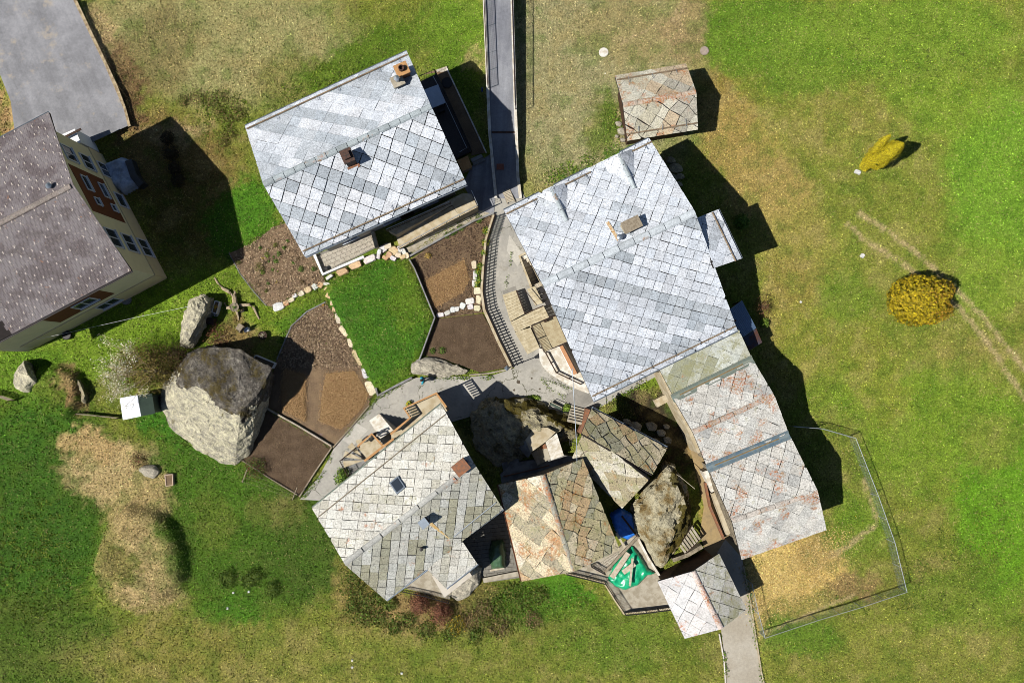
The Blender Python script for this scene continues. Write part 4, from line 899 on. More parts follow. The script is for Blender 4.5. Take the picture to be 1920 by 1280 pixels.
for a, b in (((943, 360), (952, 382)), ((955, 354), (966, 379))): MB().beam(P(*a, 0.1), P(*b, 0.1), 0.07, 0.08).ob('runner', M['wood_grey'], tb)

# ---------------------------------------------------------------- house A: deck, pavers, stairs
slab('forecourt', [(884, 312), (921, 288), (930, 352), (926, 402), (893, 392), (868, 345)], 0.035, M['asphalt_lane'], kind='structure')
pv = slab('paved_strip', [(786, 142), (835, 125), (912, 286), (884, 292), (818, 136)], 0.03, M['soil_mid'], kind='structure')
M['paver'] = plain('paver', C(196, 188, 172), 0.18, 5, c2=C(176, 166, 150)); M['paver_dark'] = plain('paver_dark', C(140, 136, 126), 0.2, 5)
pavers(pv, [(786, 142), (835, 126), (910, 286), (885, 291), (819, 137)], 0.05, 0.27, M['paver'], az, 3)
wall_run('edging_kerb', [(836, 125), (880, 218), (912, 287)], 0.12, 0.1, M['concrete_pale'], label='thin pale kerb edging the paved strip beside the slab house', category='kerb')
def disc(name, px, py, r, mat, z, label, cat, n=24, hub=True):
    p = P(px, py, z); T = MB().lathe((p.x, p.y, z-0.12), [(r, 0), (r, 0.1), (r*0.94, 0.12), (r*0.86, 0.112), (r*0.84, 0.12), (0.01, 0.12)], n).ob(name, mat, None, label=label, category=cat); return T
disc('manhole_cover', 838, 155, 0.42, M['black_metal'], 0.13, 'round dark manhole cover in the paved strip by the slab house', 'manhole')
disc('manhole_cover', 1132, 98, 0.36, M['concrete_pale'], 0.10, 'round white concrete manhole cover in the dry field', 'manhole')
disc('manhole_cover', 1321, 95, 0.33, plain('cover_pink', C(176, 160, 146), 0.2, 8), 0.10, 'round greyish pink manhole cover at the edge of the green meadow', 'manhole')
disc('manhole_cover', 236, 561, 0.40, M['concrete_grey'], 0.10, 'round grey manhole cover in the shade of the beige house', 'manhole')
dk = thing('deck', 'black-railed timber deck along the right gable of the slab house', 'deck', P(835, 220, 0))
slab('deck_frame', [(787, 153), (817, 139), (884, 284), (852, 300)], 0.30, M['black_metal'], dk)
M['deck_board'] = plain('deck_board', C(82, 78, 78), 0.2, 6)
for i in range(14):
    t0, t1 = i/14, (i+0.93)/14; a0, a1, b0, b1 = (787, 153), (852, 300), (817, 139), (884, 284)
    L = lambda p, q, t: (p[0]+(q[0]-p[0])*t, p[1]+(q[1]-p[1])*t); slab('deck_board', [L(a0, b0, t0), L(a0, b0, t1), L(a1, b1, t1), L(a1, b1, t0)], 0.34, M['deck_board'], dk, z0=0.302)
rl = railing('railing', '', [(788, 152), (817, 139), (884, 284), (856, 298)], 0.34, 0.95, M['black_metal'], 0.2, 1.8, parent=dk, r=0.025)
MB().tube([P(812, 143, 1.0), P(819, 156, 1.0), P(875, 277, 1.0), P(862, 285, 1.0)], 0.022, 6).ob('light_rail', M['steel'], dk)
tt = thing('covered_table', 'long table under a pale blue-grey cover on the dark deck', 'table', P(815, 180, 0.34))
tp = P(815, 181, 1.1); MB().box((tp.x, tp.y, 1.08), (1.15, 1.5, 0.07), az-0.05).ob('table_top', plain('blue_cover', C(196, 210, 230), 0.1, 3), tt)
for sx in (-1, 1):
    for sy in (-1, 1): q = Vector((sx*0.48, sy*0.65, 0)); q.rotate(Matrix.Rotation(az-0.05, 3, 'Z')); MB().box((tp.x+q.x, tp.y+q.y, 0.695), (0.07, 0.07, 0.70), az).ob('leg', M['black_metal'], tt)
ct = thing('patio_chair', 'dark patio chair at the end of the covered table', 'chair', P(827, 206, 0.34))
cp = P(827, 206, 0.8); MB().box((cp.x, cp.y, 0.80), (0.5, 0.5, 0.06), az).ob('seat', M['black_metal'], ct); MB().box((cp.x+0.1, cp.y-0.24, 1.05), (0.5, 0.05, 0.5), az).ob('backrest', M['black_metal'], ct)
for sx in (-1, 1):
    for sy in (-1, 1): MB().box((cp.x+sx*0.2, cp.y+sy*0.2, 0.555), (0.05, 0.05, 0.43), az).ob('leg', M['black_metal'], ct)
pb = thing('storage_box', 'tan wooden storage box at the lower end of the deck', 'box', P(870, 306, 0))
slab('box_body', [(858, 301), (877, 293), (884, 313), (867, 320)], 0.85, M['wood_grey'], pb); slab('lid', [(857, 301), (877, 292), (885, 313), (867, 321)], 0.91, M['wood_tan'], pb, z0=0.853)
st = thing('entrance_steps', 'two grey concrete steps beside the tan storage box', 'steps', P(895, 300, 0))
steps(st, (889, 312), (910, 301), (882, 298), (902, 289), 0.06, 0.4, 2, M['concrete_grey'])
# balcony and outdoor stair on the south side
bs = thing('concrete_stair', 'long pale outdoor concrete staircase below the slab house eave', 'staircase', P(830, 420, 0))
slab('landing', [(727, 432), (868, 362), (884, 364), (896, 389), (862, 406), (848, 384), (742, 440)], 1.55, M['concrete_warm'], bs, z0=-0.2)
steps(bs, (754, 439), (768, 457), (848, 386), (862, 406), 0.35, 1.5, 10, M['concrete_warm'])
slab('foot_landing', [(742, 441), (754, 437), (769, 456), (750, 467)], 0.32, M['concrete_warm'], bs)
railing('railing', '', [(885, 362), (897, 389), (862, 407), (769, 457), (750, 467)], [1.55, 1.55, 1.5, 0.4, 0.32], 0.9, M['brown_metal'], 0.14, 1.2, parent=bs, r=0.02, toprail=M['steel'])
railing('railing', '', [(727, 434), (845, 382)], 1.55, 0.9, M['brown_metal'], 0.14, 1.2, parent=bs, r=0.02, toprail=M['steel'])
tw = thing('terrace', 'paved terrace with white parapet at the lower corner of the slab house', 'terrace', P(650, 480, 0))
slab('floor', [(591, 478), (700, 432), (708, 463), (606, 513)], 0.04, M['paver_dark'], tw)
pavers(tw, [(596, 480), (698, 436), (705, 462), (607, 511)], 0.05, 0.30, M['paver'], az, 5, 0.025)
wall_run('parapet', [(589, 477), (605, 514), (682, 481)], 0.42, 0.2, M['white_paint'], parent=tw); wall_run('end_wall', [(698, 434), (706, 464)], 0.6, 0.25, M['concrete_warm'], parent=tw)
pp = P(612, 504, 0.05); MB().lathe((pp.x, pp.y, 0.1), [(0.12, 0), (0.17, 0.3), (0.14, 0.3), (0.12, 0.24), (0.01, 0.24)], 12).ob('flower_pot', M['black_metal'], None, label='small dark flower pot in the corner of the white parapet terrace', category='pot')
slab('stair_path', [(752, 470), (770, 459), (850, 418), (898, 394), (926, 397), (850, 434), (768, 482)], 0.03, M['concrete'], kind='structure')

# ---------------------------------------------------------------- garden walls and kerbs
def wall_thing(name, label, pts, zt, th, mat, cat='wall', **kw): return wall_run(name, pts, zt, th, mat, label=label, category=cat, **kw)
wall_thing('garden_wall', 'low dark retaining wall between outdoor stair and upper soil bed', [(764, 482), (830, 445), (890, 413), (926, 399)], 0.3, 0.14, M['concrete_grey'])
wall_thing('garden_wall', 'thin grey garden wall bending along the right side of the central lawn', [(767, 486), (777, 503), (815, 595), (790, 664), (785, 676)], 0.52, 0.1, M['concrete_grey'])
wall_thing('kerb', 'grey kerb between the central lawn and the curved path', [(704, 727), (708, 741), (744, 722), (772, 708)], 0.45, 0.16, M['concrete_grey'], 'kerb')
wall_thing('kerb', 'thin timber edging board on the path side of the mulched bed', [(692, 760), (660, 798), (624, 839)], 0.16, 0.09, M['wood_grey'], 'kerb')
wall_thing('kerb', 'thin edging on the path side of the dark square soil bed', [(622, 838), (590, 885), (561, 931)], 0.18, 0.1, M['wood_grey'], 'kerb')
wall_thing('garden_wall', 'low concrete wall dividing the mulched bed from the dark square soil bed', [(497, 764), (560, 799), (621, 836)], 0.3, 0.12, M['concrete'])
wall_thing('kerb', 'weathered board along the lower edge of the dark square soil bed', [(452, 862), (500, 893), (558, 928)], 0.16, 0.07, M['wood_grey'], 'kerb')
wall_thing('kerb', 'thin slate edging on the left of the flower bed', [(429, 474), (450, 513), (475, 546), (499, 573)], 0.14, 0.06, M['concrete_grey'], 'kerb')
wall_thing('kerb', 'dark slate edging curving round the left of the mulched bed', [(610, 566), (575, 584), (546, 611), (531, 645), (519, 673)], 0.16, 0.08, M['concrete_grey'], 'kerb')
wall_thing('kerb', 'narrow concrete edge under the lower tip of the dark soil bed', [(880, 703), (915, 700), (958, 691)], 0.14, 0.1, M['concrete'], 'kerb')
wall_thing('garden_wall', 'stone base wall under the dark picket fence', [(926, 403), (911, 450), (906, 500), (903, 548), (908, 582), (934, 640), (959, 690)], 0.28, 0.2, M['concrete_warm'])
# picket fence
FP = [(929, 404), (914, 452), (909, 500), (906, 548), (911, 581), (937, 638), (962, 688)]
pf = thing('picket_fence', 'dark picket fence curving between the soil beds and the asphalt path', 'fence', P(910, 540, 0.2))
W = [P(x, y, 0.26) for x, y in FP]; up = Vector((0, 0, 1))
for zz in (0.25, 0.75): MB().tube([p+up*zz for p in W], 0.03, 5).ob('rail', M['wood_dark'], pf)
for a, b in zip(W[:-1], W[1:]):
    L = (b-a).length; n = int(L/0.22)
    for i in range(n): p = a.lerp(b, (i+0.5)/n); d = (b-a).normalized(); MB().box(p+up*0.5, (0.10, 0.03, 1.0), math.atan2(d.y, d.x)).ob('picket', M['wood_dark'], pf)

# ---------------------------------------------------------------- stone edgings (each stone a part)
STC = {'w': (232, 230, 226), 'c': (236, 222, 190), 't': (224, 196, 152), 'o': (216, 178, 136)}
def rough_stone(parent, px, py, w, h, rot, col, z=0.12, seed=0, name='stone', z0=-0.12):
    r = random.Random(seed*7+int(px*3+py)); n = 8; c = P(px, py, z); k = 0.0402; V = []
    a0 = math.radians(-rot)
    for lvl, (sc_, zz) in enumerate(((1.0, z0), (1.03, z*0.55), (0.9, z), )):
        rr = random.Random(seed*7+int(px*3+py))
        for i in range(n):
            t = 2*math.pi*i/n+rr.uniform(-0.2, 0.2); ex = 0.5
            cu, cv = math.copysign(abs(math.cos(t))**ex, math.cos(t)), math.copysign(abs(math.sin(t))**ex, math.sin(t)); q = rr.uniform(0.84, 1.06)
            x, y = cu*w*k/2*q*sc_, cv*h*k/2*q*sc_; V.append((c.x+x*math.cos(a0)-y*math.sin(a0), c.y+x*math.sin(a0)+y*math.cos(a0), zz+(rr.uniform(-.02, .02) if lvl == 2 else 0)))
    F = [(l*n+i, l*n+(i+1) % n, (l+1)*n+(i+1) % n, (l+1)*n+i) for l in range(2) for i in range(n)]+[tuple(range(n-1, -1, -1)), tuple(2*n+i for i in range(n))]
    o = ob(name, V, F, M['ridge_stone'], parent); vcol(o, tuple(ch*r.uniform(.95, 1.05) for ch in C(*STC[col]))); return o
def edging(label, lst, z=0.13):
    T = thing('stone_edging', label, 'edging', P(lst[0][0], lst[0][1], 0))
    for i, q in enumerate(lst): rough_stone(T, *q, z=z, seed=i+1)
edging('row of pale stones from the white parapet along the upper flower bed', [(590, 537, 11, 13, -40, 'w'), (600, 534, 11, 12, 20, 'o'), (577, 543, 14, 12, -25, 't'), (564, 550, 13, 11, -25, 'c'), (552, 554, 11, 9, -25, 'w'), (546, 562, 13, 9, -28, 'c'), (536, 568, 12, 10, -20, 't'), (522, 574, 23, 16, -18, 'w')])
edging('line of cream stepping stones along the left side of the central lawn', [(613, 532, 15, 6, 8, 'w'), (615, 541, 16, 8, 0, 't'), (617, 553, 13, 13, 20, 't'), (623, 568, 10, 10, 0, 'c'), (627, 580, 10, 11, 0, 't'), (635, 596, 14, 23, -15, 'c'), (646, 619, 16, 24, -38, 'c'), (659, 641, 15, 19, -18, 'c'), (672, 670, 15, 34, -28, 't'), (686, 700, 16, 20, -15, 'w'), (695, 727, 16, 30, -22, 'c')])
edging('big rough stone blocks below the white parapet', [(617, 519, 17, 7, -35, 'w'), (641, 509, 24, 13, -20, 'o'), (666, 497, 25, 15, -22, 't'), (693, 485, 26, 14, -22, 'w'), (709, 480, 8, 12, 10, 'w')], 0.3)
edging('white border stones on the right and bottom of the upper soil bed', [(889, 496, 10, 16, 0, 'c'), (891, 515, 9, 18, 0, 'w'), (890, 531, 11, 13, 0, 'w'), (895, 545, 14, 14, 0, 'c'), (897, 561, 10, 18, 0, 'c'), (881, 564, 18, 13, -10, 'w'), (867, 573, 11, 13, 25, 'w'), (882, 575, 13, 10, -15, 'w'), (857, 579, 8, 10, 0, 'w'), (849, 580, 10, 12, 5, 'w'), (825, 590, 16, 9, -5, 'w'), (839, 586, 13, 9, -28, 'w'), (895, 577, 13, 12, 0, 'c')], 0.2)
rk = thing('rockery', 'small rockery of fitted cream and ochre stones at the stair foot', 'rockery', P(735, 470, 0))
rs = random.Random(4)
for i, (x, y, w, h, c) in enumerate([(718, 466, 14, 15, 'w'), (727, 461, 16, 12, 'c'), (738, 470, 18, 18, 't'), (729, 477, 12, 12, 'o'), (749, 467, 14, 12, 'w'), (746, 478, 14, 11, 'c'), (757, 472, 9, 14, 'w'), (755, 481, 12, 9, 't'), (737, 484, 14, 9, 'w'), (722, 483, 13, 8, 'o'), (763, 479, 8, 12, 'c'), (711, 472, 9, 12, 'w')]): rough_stone(rk, x, y, w, h, rs.uniform(-40, 40), c, rs.uniform(0.25, 0.42), i)

# ---------------------------------------------------------------- house B: cellar stair, timber deck, balcony, terrace
cs_ = thing('cellar_stair', 'sunken cellar staircase with pale treads beside the largest house', 'staircase', P(993, 505, 0))
steps(cs_, (977, 482), (987, 477), (998, 536), (1013, 529), -0.05, -1.7, 8, M['concrete_pale'], base=-2.2)
wall_run('pit_wall', [(976, 482), (997, 537)], 0.0, 0.06, M['concrete_warm'], -2.2, cs_); wall_run('pit_wall', [(988, 477), (1014, 529)], 0.0, 0.06, M['concrete_warm'], -2.2, cs_); wall_run('pit_wall', [(997, 538), (1015, 529)], 0.0, 0.06, M['concrete_warm'], -2.2, cs_)
wall_run('kerb', [(988, 473), (974, 480), (996, 538)], 0.2, 0.16, M['concrete_warm'], parent=cs_)
dd = thing('timber_deck', 'weathered plank deck with open stairwell at the left wall of the largest house', 'deck', P(965, 590, 0))
def planks(T, quad, n, z, mat, z0=None, name='plank', along=True, gap=0.06):
    a, b, c, d = quad
    for i in range(n):
        t0, t1 = i/n, (i+1-gap)/n; L = lambda p, q, t: (p[0]+(q[0]-p[0])*t, p[1]+(q[1]-p[1])*t)
        slab(name, [L(a, d, t0), L(b, c, t0), L(b, c, t1), L(a, d, t1)], z, mat, T, z0=z-0.08 if z0 is None else z0)
M['deck_worn'] = plain('deck_worn', C(206, 194, 164), 0.16, 4, c2=C(182, 168, 136))
planks(dd, [(942, 553), (968, 544), (984, 588), (957, 603)], 9, 0.75, M['deck_worn']); planks(dd, [(957, 604), (1019, 573), (1034, 604), (966, 622)], 5, 0.75, M['deck_worn'])
planks(dd, [(988, 542), (1003, 536), (1018, 568), (1004, 573)], 4, 0.75, M['deck_worn']); slab('joist_wall', [(942, 553), (944, 552), (968, 621), (966, 622)], 0.72, M['wood_dark'], dd)
wall_run('stairwell_rim', [(968, 544), (984, 588), (1019, 573)], 0.9, 0.08, M['wood_dark'], 0.6, dd)
steps(dd, (989, 664), (1012, 652), (966, 623), (993, 611), 0.0, 0.75, 7, M['deck_worn'])
MB().beam(P(984, 544, 1.5), P(1007, 572, 1.5), 0.05, 0.05).ob('handrail', M['wood_dark'], dd)
gr = thing('slatted_box', 'small pale slatted box above the cellar stair', 'box', P(1010, 533, 0.75))
planks(gr, [(1003, 533), (1014, 528), (1018, 535), (1007, 540)], 4, 1.1, M['wood_plank'], 0.75, 'slat', gap=0.15)
gt = thing('light_grating', 'dark slatted grating against the wall of the largest house', 'grating', P(1022, 558, 0.5))
planks(gt, [(1011, 542), (1018, 538), (1034, 573), (1027, 577)], 3, 0.82, M['black_metal'], 0.3, 'bar', gap=0.3)
bc = thing('balcony', 'wooden balcony with brown slatted railing at the left wall of the largest house', 'balcony', P(1030, 630, 0))
slab('floor', [(996, 611), (1042, 590), (1064, 640), (1020, 660)], 2.0, M['deck_worn'], bc, z0=1.85)
M['balcony_board'] = plain('balcony_board', C(186, 174, 142), 0.14, 3, c2=C(168, 152, 120)); planks(bc, [(998, 611), (1042, 592), (1062, 639), (1021, 658)], 7, 2.03, M['balcony_board'], 2.003)
railing('railing', '', [(1042, 591), (996, 611), (1020, 660), (1063, 641)], 2.03, 0.9, M['brown_metal'], 0.10, 1.3, parent=bc, r=0.022)
for x, y in ((999, 613), (1022, 657)): MB().box((P(x, y, 2).x, P(x, y, 2).y, 0.82), (0.12, 0.12, 2.05)).ob('post', M['wood_dark'], bc)
tc = thing('terrace', 'pale curved concrete terrace at the lower left corner of the largest house', 'terrace', P(1050, 690, 0))
slab('floor', [(1010, 652), (1022, 655), (1055, 640), (1110, 735), (1102, 737), (1088, 732), (1072, 725), (1050, 713), (1030, 700), (1018, 688), (1012, 675)], 0.28, M['concrete_pale'], tc)
wall_run('low_rail', [(1023, 661), (1043, 698), (1089, 720)], 0.72, 0.09, M['wood_dark'], 0.6, tc)
for x, y in ((1023, 661), (1033, 680), (1043, 698), (1066, 709), (1089, 720)): MB().box((P(x, y, .5).x, P(x, y, .5).y, 0.44), (0.08, 0.08, 0.34)).ob('post', M['wood_dark'], tc)
bn = thing('wooden_bench', 'tan wooden bench with white edge against the wall of the largest house', 'bench', P(1064, 675, 0.28))
wall_run('seat', [(1052, 648), (1079, 701)], 0.75, 0.30, plain('bench_wood', C(206, 152, 110), 0.15, 5), 0.68, bn); wall_run('white_edge', [(1049, 650), (1075, 703)], 0.74, 0.07, M['white_paint'], 0.66, bn)
wall_run('backrest', [(1056, 646), (1084, 700)], 1.15, 0.06, M['wood_dark'], 0.6, bn)
for x, y in ((1053, 650), (1066, 675), (1078, 699)): MB().box((P(x, y, .5).x, P(x, y, .5).y, 0.48), (0.08, 0.08, 0.4)).ob('leg', M['wood_dark'], bn)

# ---------------------------------------------------------------- house D: balcony and stairs
bd = thing('wooden_balcony', 'tan-railed wooden balcony and landing along the cream slab-roofed house', 'balcony', P(735, 820, 0))
slab('floor', [(757, 766), (818, 737), (842, 769), (737, 853), (733, 813), (769, 783)], 2.4, M['concrete_warm'], bd, z0=2.2)
slab('landing', [(698, 814), (718, 834), (690, 862), (670, 838)], 1.9, M['concrete_warm'], bd, z0=1.75)
def tanrail(pts, z, w=0.16):
    wall_run('rail_cap', pts, z, w, M['wood_tan'], z-0.07, bd)
    W_ = [P(x, y, z) for x, y in pts]; mb = MB()
    for a, b in zip(W_[:-1], W_[1:]):
        L = (b-a).length
        for i in range(int(L/0.2)): p = a.lerp(b, (i+0.5)*0.2/L); mb.box((p.x, p.y, z-0.5), (0.1, 0.03, 0.86), math.atan2((b-a).y, (b-a).x))
    mb.ob('baluster', M['wood_dark'], bd, kind='stuff')
tanrail([(841, 769), (818, 737), (757, 765), (769, 783), (732, 814)], 3.4); tanrail([(738, 822), (683, 864)], 3.0); tanrail([(717, 835), (697, 813), (670, 837)], 3.0, 0.14)
for x, y in ((818, 739), (760, 767), (734, 814), (698, 815), (672, 838), (690, 860)): MB().box((P(x, y, 2).x, P(x, y, 2).y, 0.85), (0.14, 0.14, 2.2)).ob('post', M['wood_dark'], bd)
sd_ = thing('outdoor_steps', 'pale stair flight rising from the path to the tan balcony', 'steps', P(710, 792, 0))
steps(sd_, (693, 788), (712, 775), (713, 822), (738, 806), 0.0, 1.9, 8, M['concrete_pale'])
ss = thing('spiral_steps', 'dark winding steps with radiating bars at the left end of the balcony', 'steps', P(663, 862, 0))
for i in range(5):
    a = math.radians(200-i*28); c0 = P(684, 862, 1.6-0.25*i); L_ = 1.6; q = [c0, c0+Vector((math.cos(a)*L_, -math.sin(a)*L_*0+math.sin(a)*L_, 0)), c0+Vector((math.cos(a-0.3)*L_, math.sin(a-0.3)*L_, 0))]
    MB().prism([(p.x, p.y) for p in q], c0.z-0.05, c0.z).ob('tread', M['concrete_warm'], ss)
slab('stair_floor', [(643, 862), (671, 838), (690, 862), (660, 888)], 0.12, M['concrete_grey'], ss)
railing('railing', '', [(670, 838), (642, 861), (657, 889)], [1.2, 0.15, 0.15], 0.95, M['wood_dark'], 0.16, 1.2, parent=ss, r=0.025)
# porch terrace and yard between D and the orange-roofed shed
pt_ = thing('terrace', 'fan-shaped concrete terrace under the small porch roof of the cream house', 'terrace', P(805, 1095, 0))
slab('floor', [(757, 1102), (790, 1060), (815, 1050), (850, 1090), (843, 1123)], 0.5, M['concrete'], pt_)
railing('railing', '', [(757, 1104), (800, 1113), (842, 1125)], 0.5, 0.7, M['black_metal'], 0.13, 1.4, parent=pt_, r=0.025)
wp = P(815, 1060, 0); MB().prism([(P(x, y, 0).x, P(x, y, 0).y) for x, y in ((820, 1052), (868, 1018), (890, 1052), (842, 1090))], -0.2, 4.1).ob('porch_wall', M['wall_plaster'], HD)
yd = slab('courtyard', [(862, 1020), (935, 950), (960, 960), (978, 1082), (908, 1092), (893, 1062)], 0.03, M['paver_dark'], kind='structure')
pavers(yd, [(866, 1022), (935, 956), (958, 962), (974, 1078), (910, 1086), (895, 1062)], 0.05, 0.3, M['paver_dark'], 0.1, 8)
wall_thing('garden_wall', 'grey coping wall closing the shaded courtyard above the grass', [(906, 1088), (940, 1081), (977, 1074)], 0.3, 0.35, M['concrete'])

# ---------------------------------------------------------------- centre: platform with stairs on the rock
cp_ = thing('concrete_platform', 'pale concrete platform with two stair flights on the rock between the houses', 'platform', P(1015, 825, 0))
slab('platform_slab', [(985, 825), (999, 804), (1026, 801), (1042, 810), (1023, 828), (995, 848)], 2.0, M['concrete_warm'], cp_)
steps(cp_, (1023, 828), (1044, 812), (1033, 862), (1057, 853), 1.9, 0.75, 6, M['concrete_pale'])
slab('lower_slab', [(996, 849), (1023, 829), (1032, 860), (1008, 872)], 0.9, M['concrete'], cp_)
slab('brick_patch', [(1013, 837), (1022, 831), (1026, 840), (1015, 842)], 0.94, M['rust'], cp_, z0=0.9)
steps(cp_, (972, 838), (990, 858), (985, 826), (996, 848), 0.9, 1.9, 4, M['concrete_grey'])
slab('dark_terrace', [(938, 890), (960, 868), (1058, 853), (1090, 858), (1020, 893), (942, 912)], 0.6, M['concrete_grey'], cp_)
wall_run('rusty_edge', [(944, 893), (1000, 880), (1030, 872)], 0.72, 0.06, M['rust'], parent=cp_)
steps(cp_, (940, 868), (948, 895), (972, 858), (978, 885), 0.3, 0.62, 4, M['concrete_grey'])
s9 = thing('stone_steps', 'six worn stone steps leading up beside the mossy hut', 'steps', P(1080, 778, 0))
steps(s9, (1071, 760), (1098, 767), (1063, 790), (1093, 797), 0.0, 1.1, 6, M['concrete'])
wall_thing('hut_wall', 'ochre stained stone wall strip between steps and mossy hut', [(1103, 767), (1094, 798), (1087, 812)], 1.35, 0.3, M['rust'])
s10 = thing('slatted_ramp', 'wooden slatted ramp with dark gaps beside the large rock', 'ramp', P(1292, 1010, 0))
steps(s10, (1274, 1024), (1284, 1037), (1299, 984), (1315, 1008), 0.5, 0.9, 7, M['concrete'], gap=0.32, name='slat')
for a, b in (((1274, 1024), (1299, 984)), ((1284, 1037), (1315, 1008))): MB().beam(P(*a, 0.4), P(*b, 0.75), 0.1, 0.1).ob('stringer', M['wood_dark'], s10)
wall_thing('stone_wall', 'short grey dry-stone wall at the foot of the slatted ramp', [(1262, 1050), (1290, 1040), (1317, 1024)], 0.75, 0.28, M['wall_stone'])
slab('loading_ramp', [(1334, 925), (1348, 921), (1377, 995), (1363, 1003)], 0.7, M['concrete_warm'], label='beige concrete loading ramp along the left wall of the last barn', category='ramp')
wall_thing('retaining_wall', 'narrow rusty-topped wall along the dirt path by the barns', [(1323, 905), (1332, 950), (1347, 985), (1358, 1010)], 0.45, 0.14, M['rust'])
wall_thing('retaining_wall', 'beige wall strip down the left side of the lean-to and middle barn', [(1239, 696), (1263, 748), (1290, 800), (1312, 848)], 2.6, 0.28, M['concrete_warm'])
gs = thing('barn_steps', 'short flight of pale steps against the last barn wall', 'steps', P(1328, 905, 0))
steps(gs, (1318, 884), (1332, 880), (1333, 922), (1347, 917), 1.3, 0.4, 6, M['concrete_pale'])
gp = thing('stone_ledge', 'three stacked ochre stone treads beside the lean-to', 'steps', P(1245, 748, 0))
steps(gp, (1226, 750), (1233, 763), (1252, 737), (1258, 750), 0.5, 0.9, 4, M['concrete_warm'])

# ---------------------------------------------------------------- lower right terraces
lt = thing('walled_terrace', 'rough paved terrace with green tarp, walled above the grass', 'terrace', P(1190, 1100, 0))
slab('floor', [(1062, 1072), (1160, 1028), (1190, 1000), (1230, 1060), (1250, 1100), (1256, 1136), (1170, 1146), (1133, 1089)], 0.45, M['concrete'], lt)
wall_run('coping', [(1060, 1073), (1100, 1082), (1133, 1091), (1150, 1118), (1170, 1149), (1210, 1145), (1258, 1139)], 0.5, 0.22, M['concrete_warm'], parent=lt)
lf = railing('lattice_fence', 'black metal lattice fence around the walled terrace', [(1062, 1072), (1100, 1081), (1134, 1090), (1151, 1117), (1171, 1147), (1210, 1143), (1256, 1137)], 0.5, 0.75, M['black_metal'], 0.12, 1.2, cat='fence', r=0.03)
pavers(lt, [(1110, 1062), (1158, 1034), (1166, 1046), (1135, 1068), (1118, 1072)], 0.47, 0.16, M['paver'], 0.6, 9)
railing('railing', 'short black railing at the lower corner of the broken-slab roof', [(1108, 1058), (1133, 1072)], 0.47, 0.7, M['black_metal'], 0.12, 1.2, r=0.03)
MB().beam(P(1134, 1072, 1.0), P(1196, 1005, 1.0), 0.18, 0.14).ob('timber_beam', M['wood_grey'], None, label='long weathered timber beam above the green tarp', category='beam')
MB().beam(P(1166, 967, 1.3), P(1196, 1006, 1.0), 0.14, 0.12).ob('timber_beam', M['wood_dark'], None, label='dark timber beam leaning over the blue tarp', category='beam')
MB().beam(P(1155, 998, 0.9), P(1171, 1025, 0.75), 0.16, 0.08).ob('board', M['wood_plank'], None, label='white board sticking out from under the blue tarp', category='board')
wall_thing('kerb', 'thin pale coping along the foot of the large rock by the green tarp', [(1196, 1008), (1215, 1045), (1245, 1092)], 0.7, 0.16, M['concrete_pale'], 'kerb')
wall_thing('kerb', 'thin pale kerb on the left edge of the lower path', [(1349, 1188), (1358, 1240), (1364, 1330)], 0.08, 0.09, M['concrete_pale'], 'kerb')
wall_thing('kerb', 'thin ochre kerb on the right edge of the lower path by the net pen', [(1394, 1060), (1406, 1120), (1428, 1260), (1444, 1330)], 0.10, 0.10, M['concrete_warm'], 'kerb')
# ================================================================ ROCKS
def rock_mat(name, base, base2, lichen, moss, mossamt, lamt=0.5):
    k = NB(name, 0.93, 0.15); n1 = k.noise(0.7, 5, 0.65); n2 = k.noise(2.6, 7, 0.8); n3 = k.noise(9, 5, 0.8); v = k.vor(7)
    col = k.mix(k.ss(n1, 0.35, 0.65), base, base2); col = k.mix(k.math('MULTIPLY', k.ss(n2, 0.5-lamt*0.1, 0.62), 0.85), col, lichen)
    col = k.mul(col, k.rng(n3, 0.3, 0.7, 0.55, 1.4))
    col = k.mix(k.math('MULTIPLY', k.ss(k.noise(4.5, 5, 0.85), 0.6, 0.68), 0.8), col, C(64, 58, 48))
    if mossamt: col = k.mix(k.math('MULTIPLY', k.ss(k.math('ADD', k.math('MULTIPLY', n1, 0.5), k.math('MULTIPLY', n2, 0.5)), 0.62-mossamt*0.2, 0.7-mossamt*0.2), 0.85), col, k.mix(n3, moss, tuple(c*0.5 for c in moss)))
    cr = k.noise(1.1, 6, 0.7, vec=k.pos((0.35, 2.2, 2.2), 0.55)); col = k.mix(k.math('MULTIPLY', k.ss(k.math('ABSOLUTE', k.math('SUBTRACT', cr, 0.5)), 0.035, 0.008), 0.5), col, k.mul(col, 0.35))
    k.bump(cr, 0.3, 0.2); k.bump(n2, 0.9, 0.2); k.bump(n3, 0.7, 0.06); return k.done(col)
M['rock_cream'] = rock_mat('rock_cream', C(210, 203, 178), C(160, 155, 142), C(248, 240, 204), C(104, 92, 42), 0.32, 0.9)
M['rock_dark'] = rock_mat('rock_dark', C(112, 106, 98), C(84, 78, 68), C(172, 166, 154), C(98, 84, 26), 0.62, 0.35)
M['rock_grey'] = rock_mat('rock_grey', C(182, 172, 144), C(146, 138, 116), C(216, 206, 164), C(122, 106, 42), 0.55, 0.6)
M['rock_brown'] = rock_mat('rock_brown', C(196, 188, 160), C(164, 150, 112), C(222, 214, 182), C(150, 120, 62), 0.6, 0.6)
M['rock_moss'] = rock_mat('rock_moss', C(112, 104, 62), C(92, 84, 50), C(150, 140, 96), C(104, 92, 28), 0.9, 0.3)
M['rock_pale'] = rock_mat('rock_pale', C(206, 198, 178), C(180, 172, 156), C(222, 214, 192), C(110, 96, 50), 0.3, 0.6)
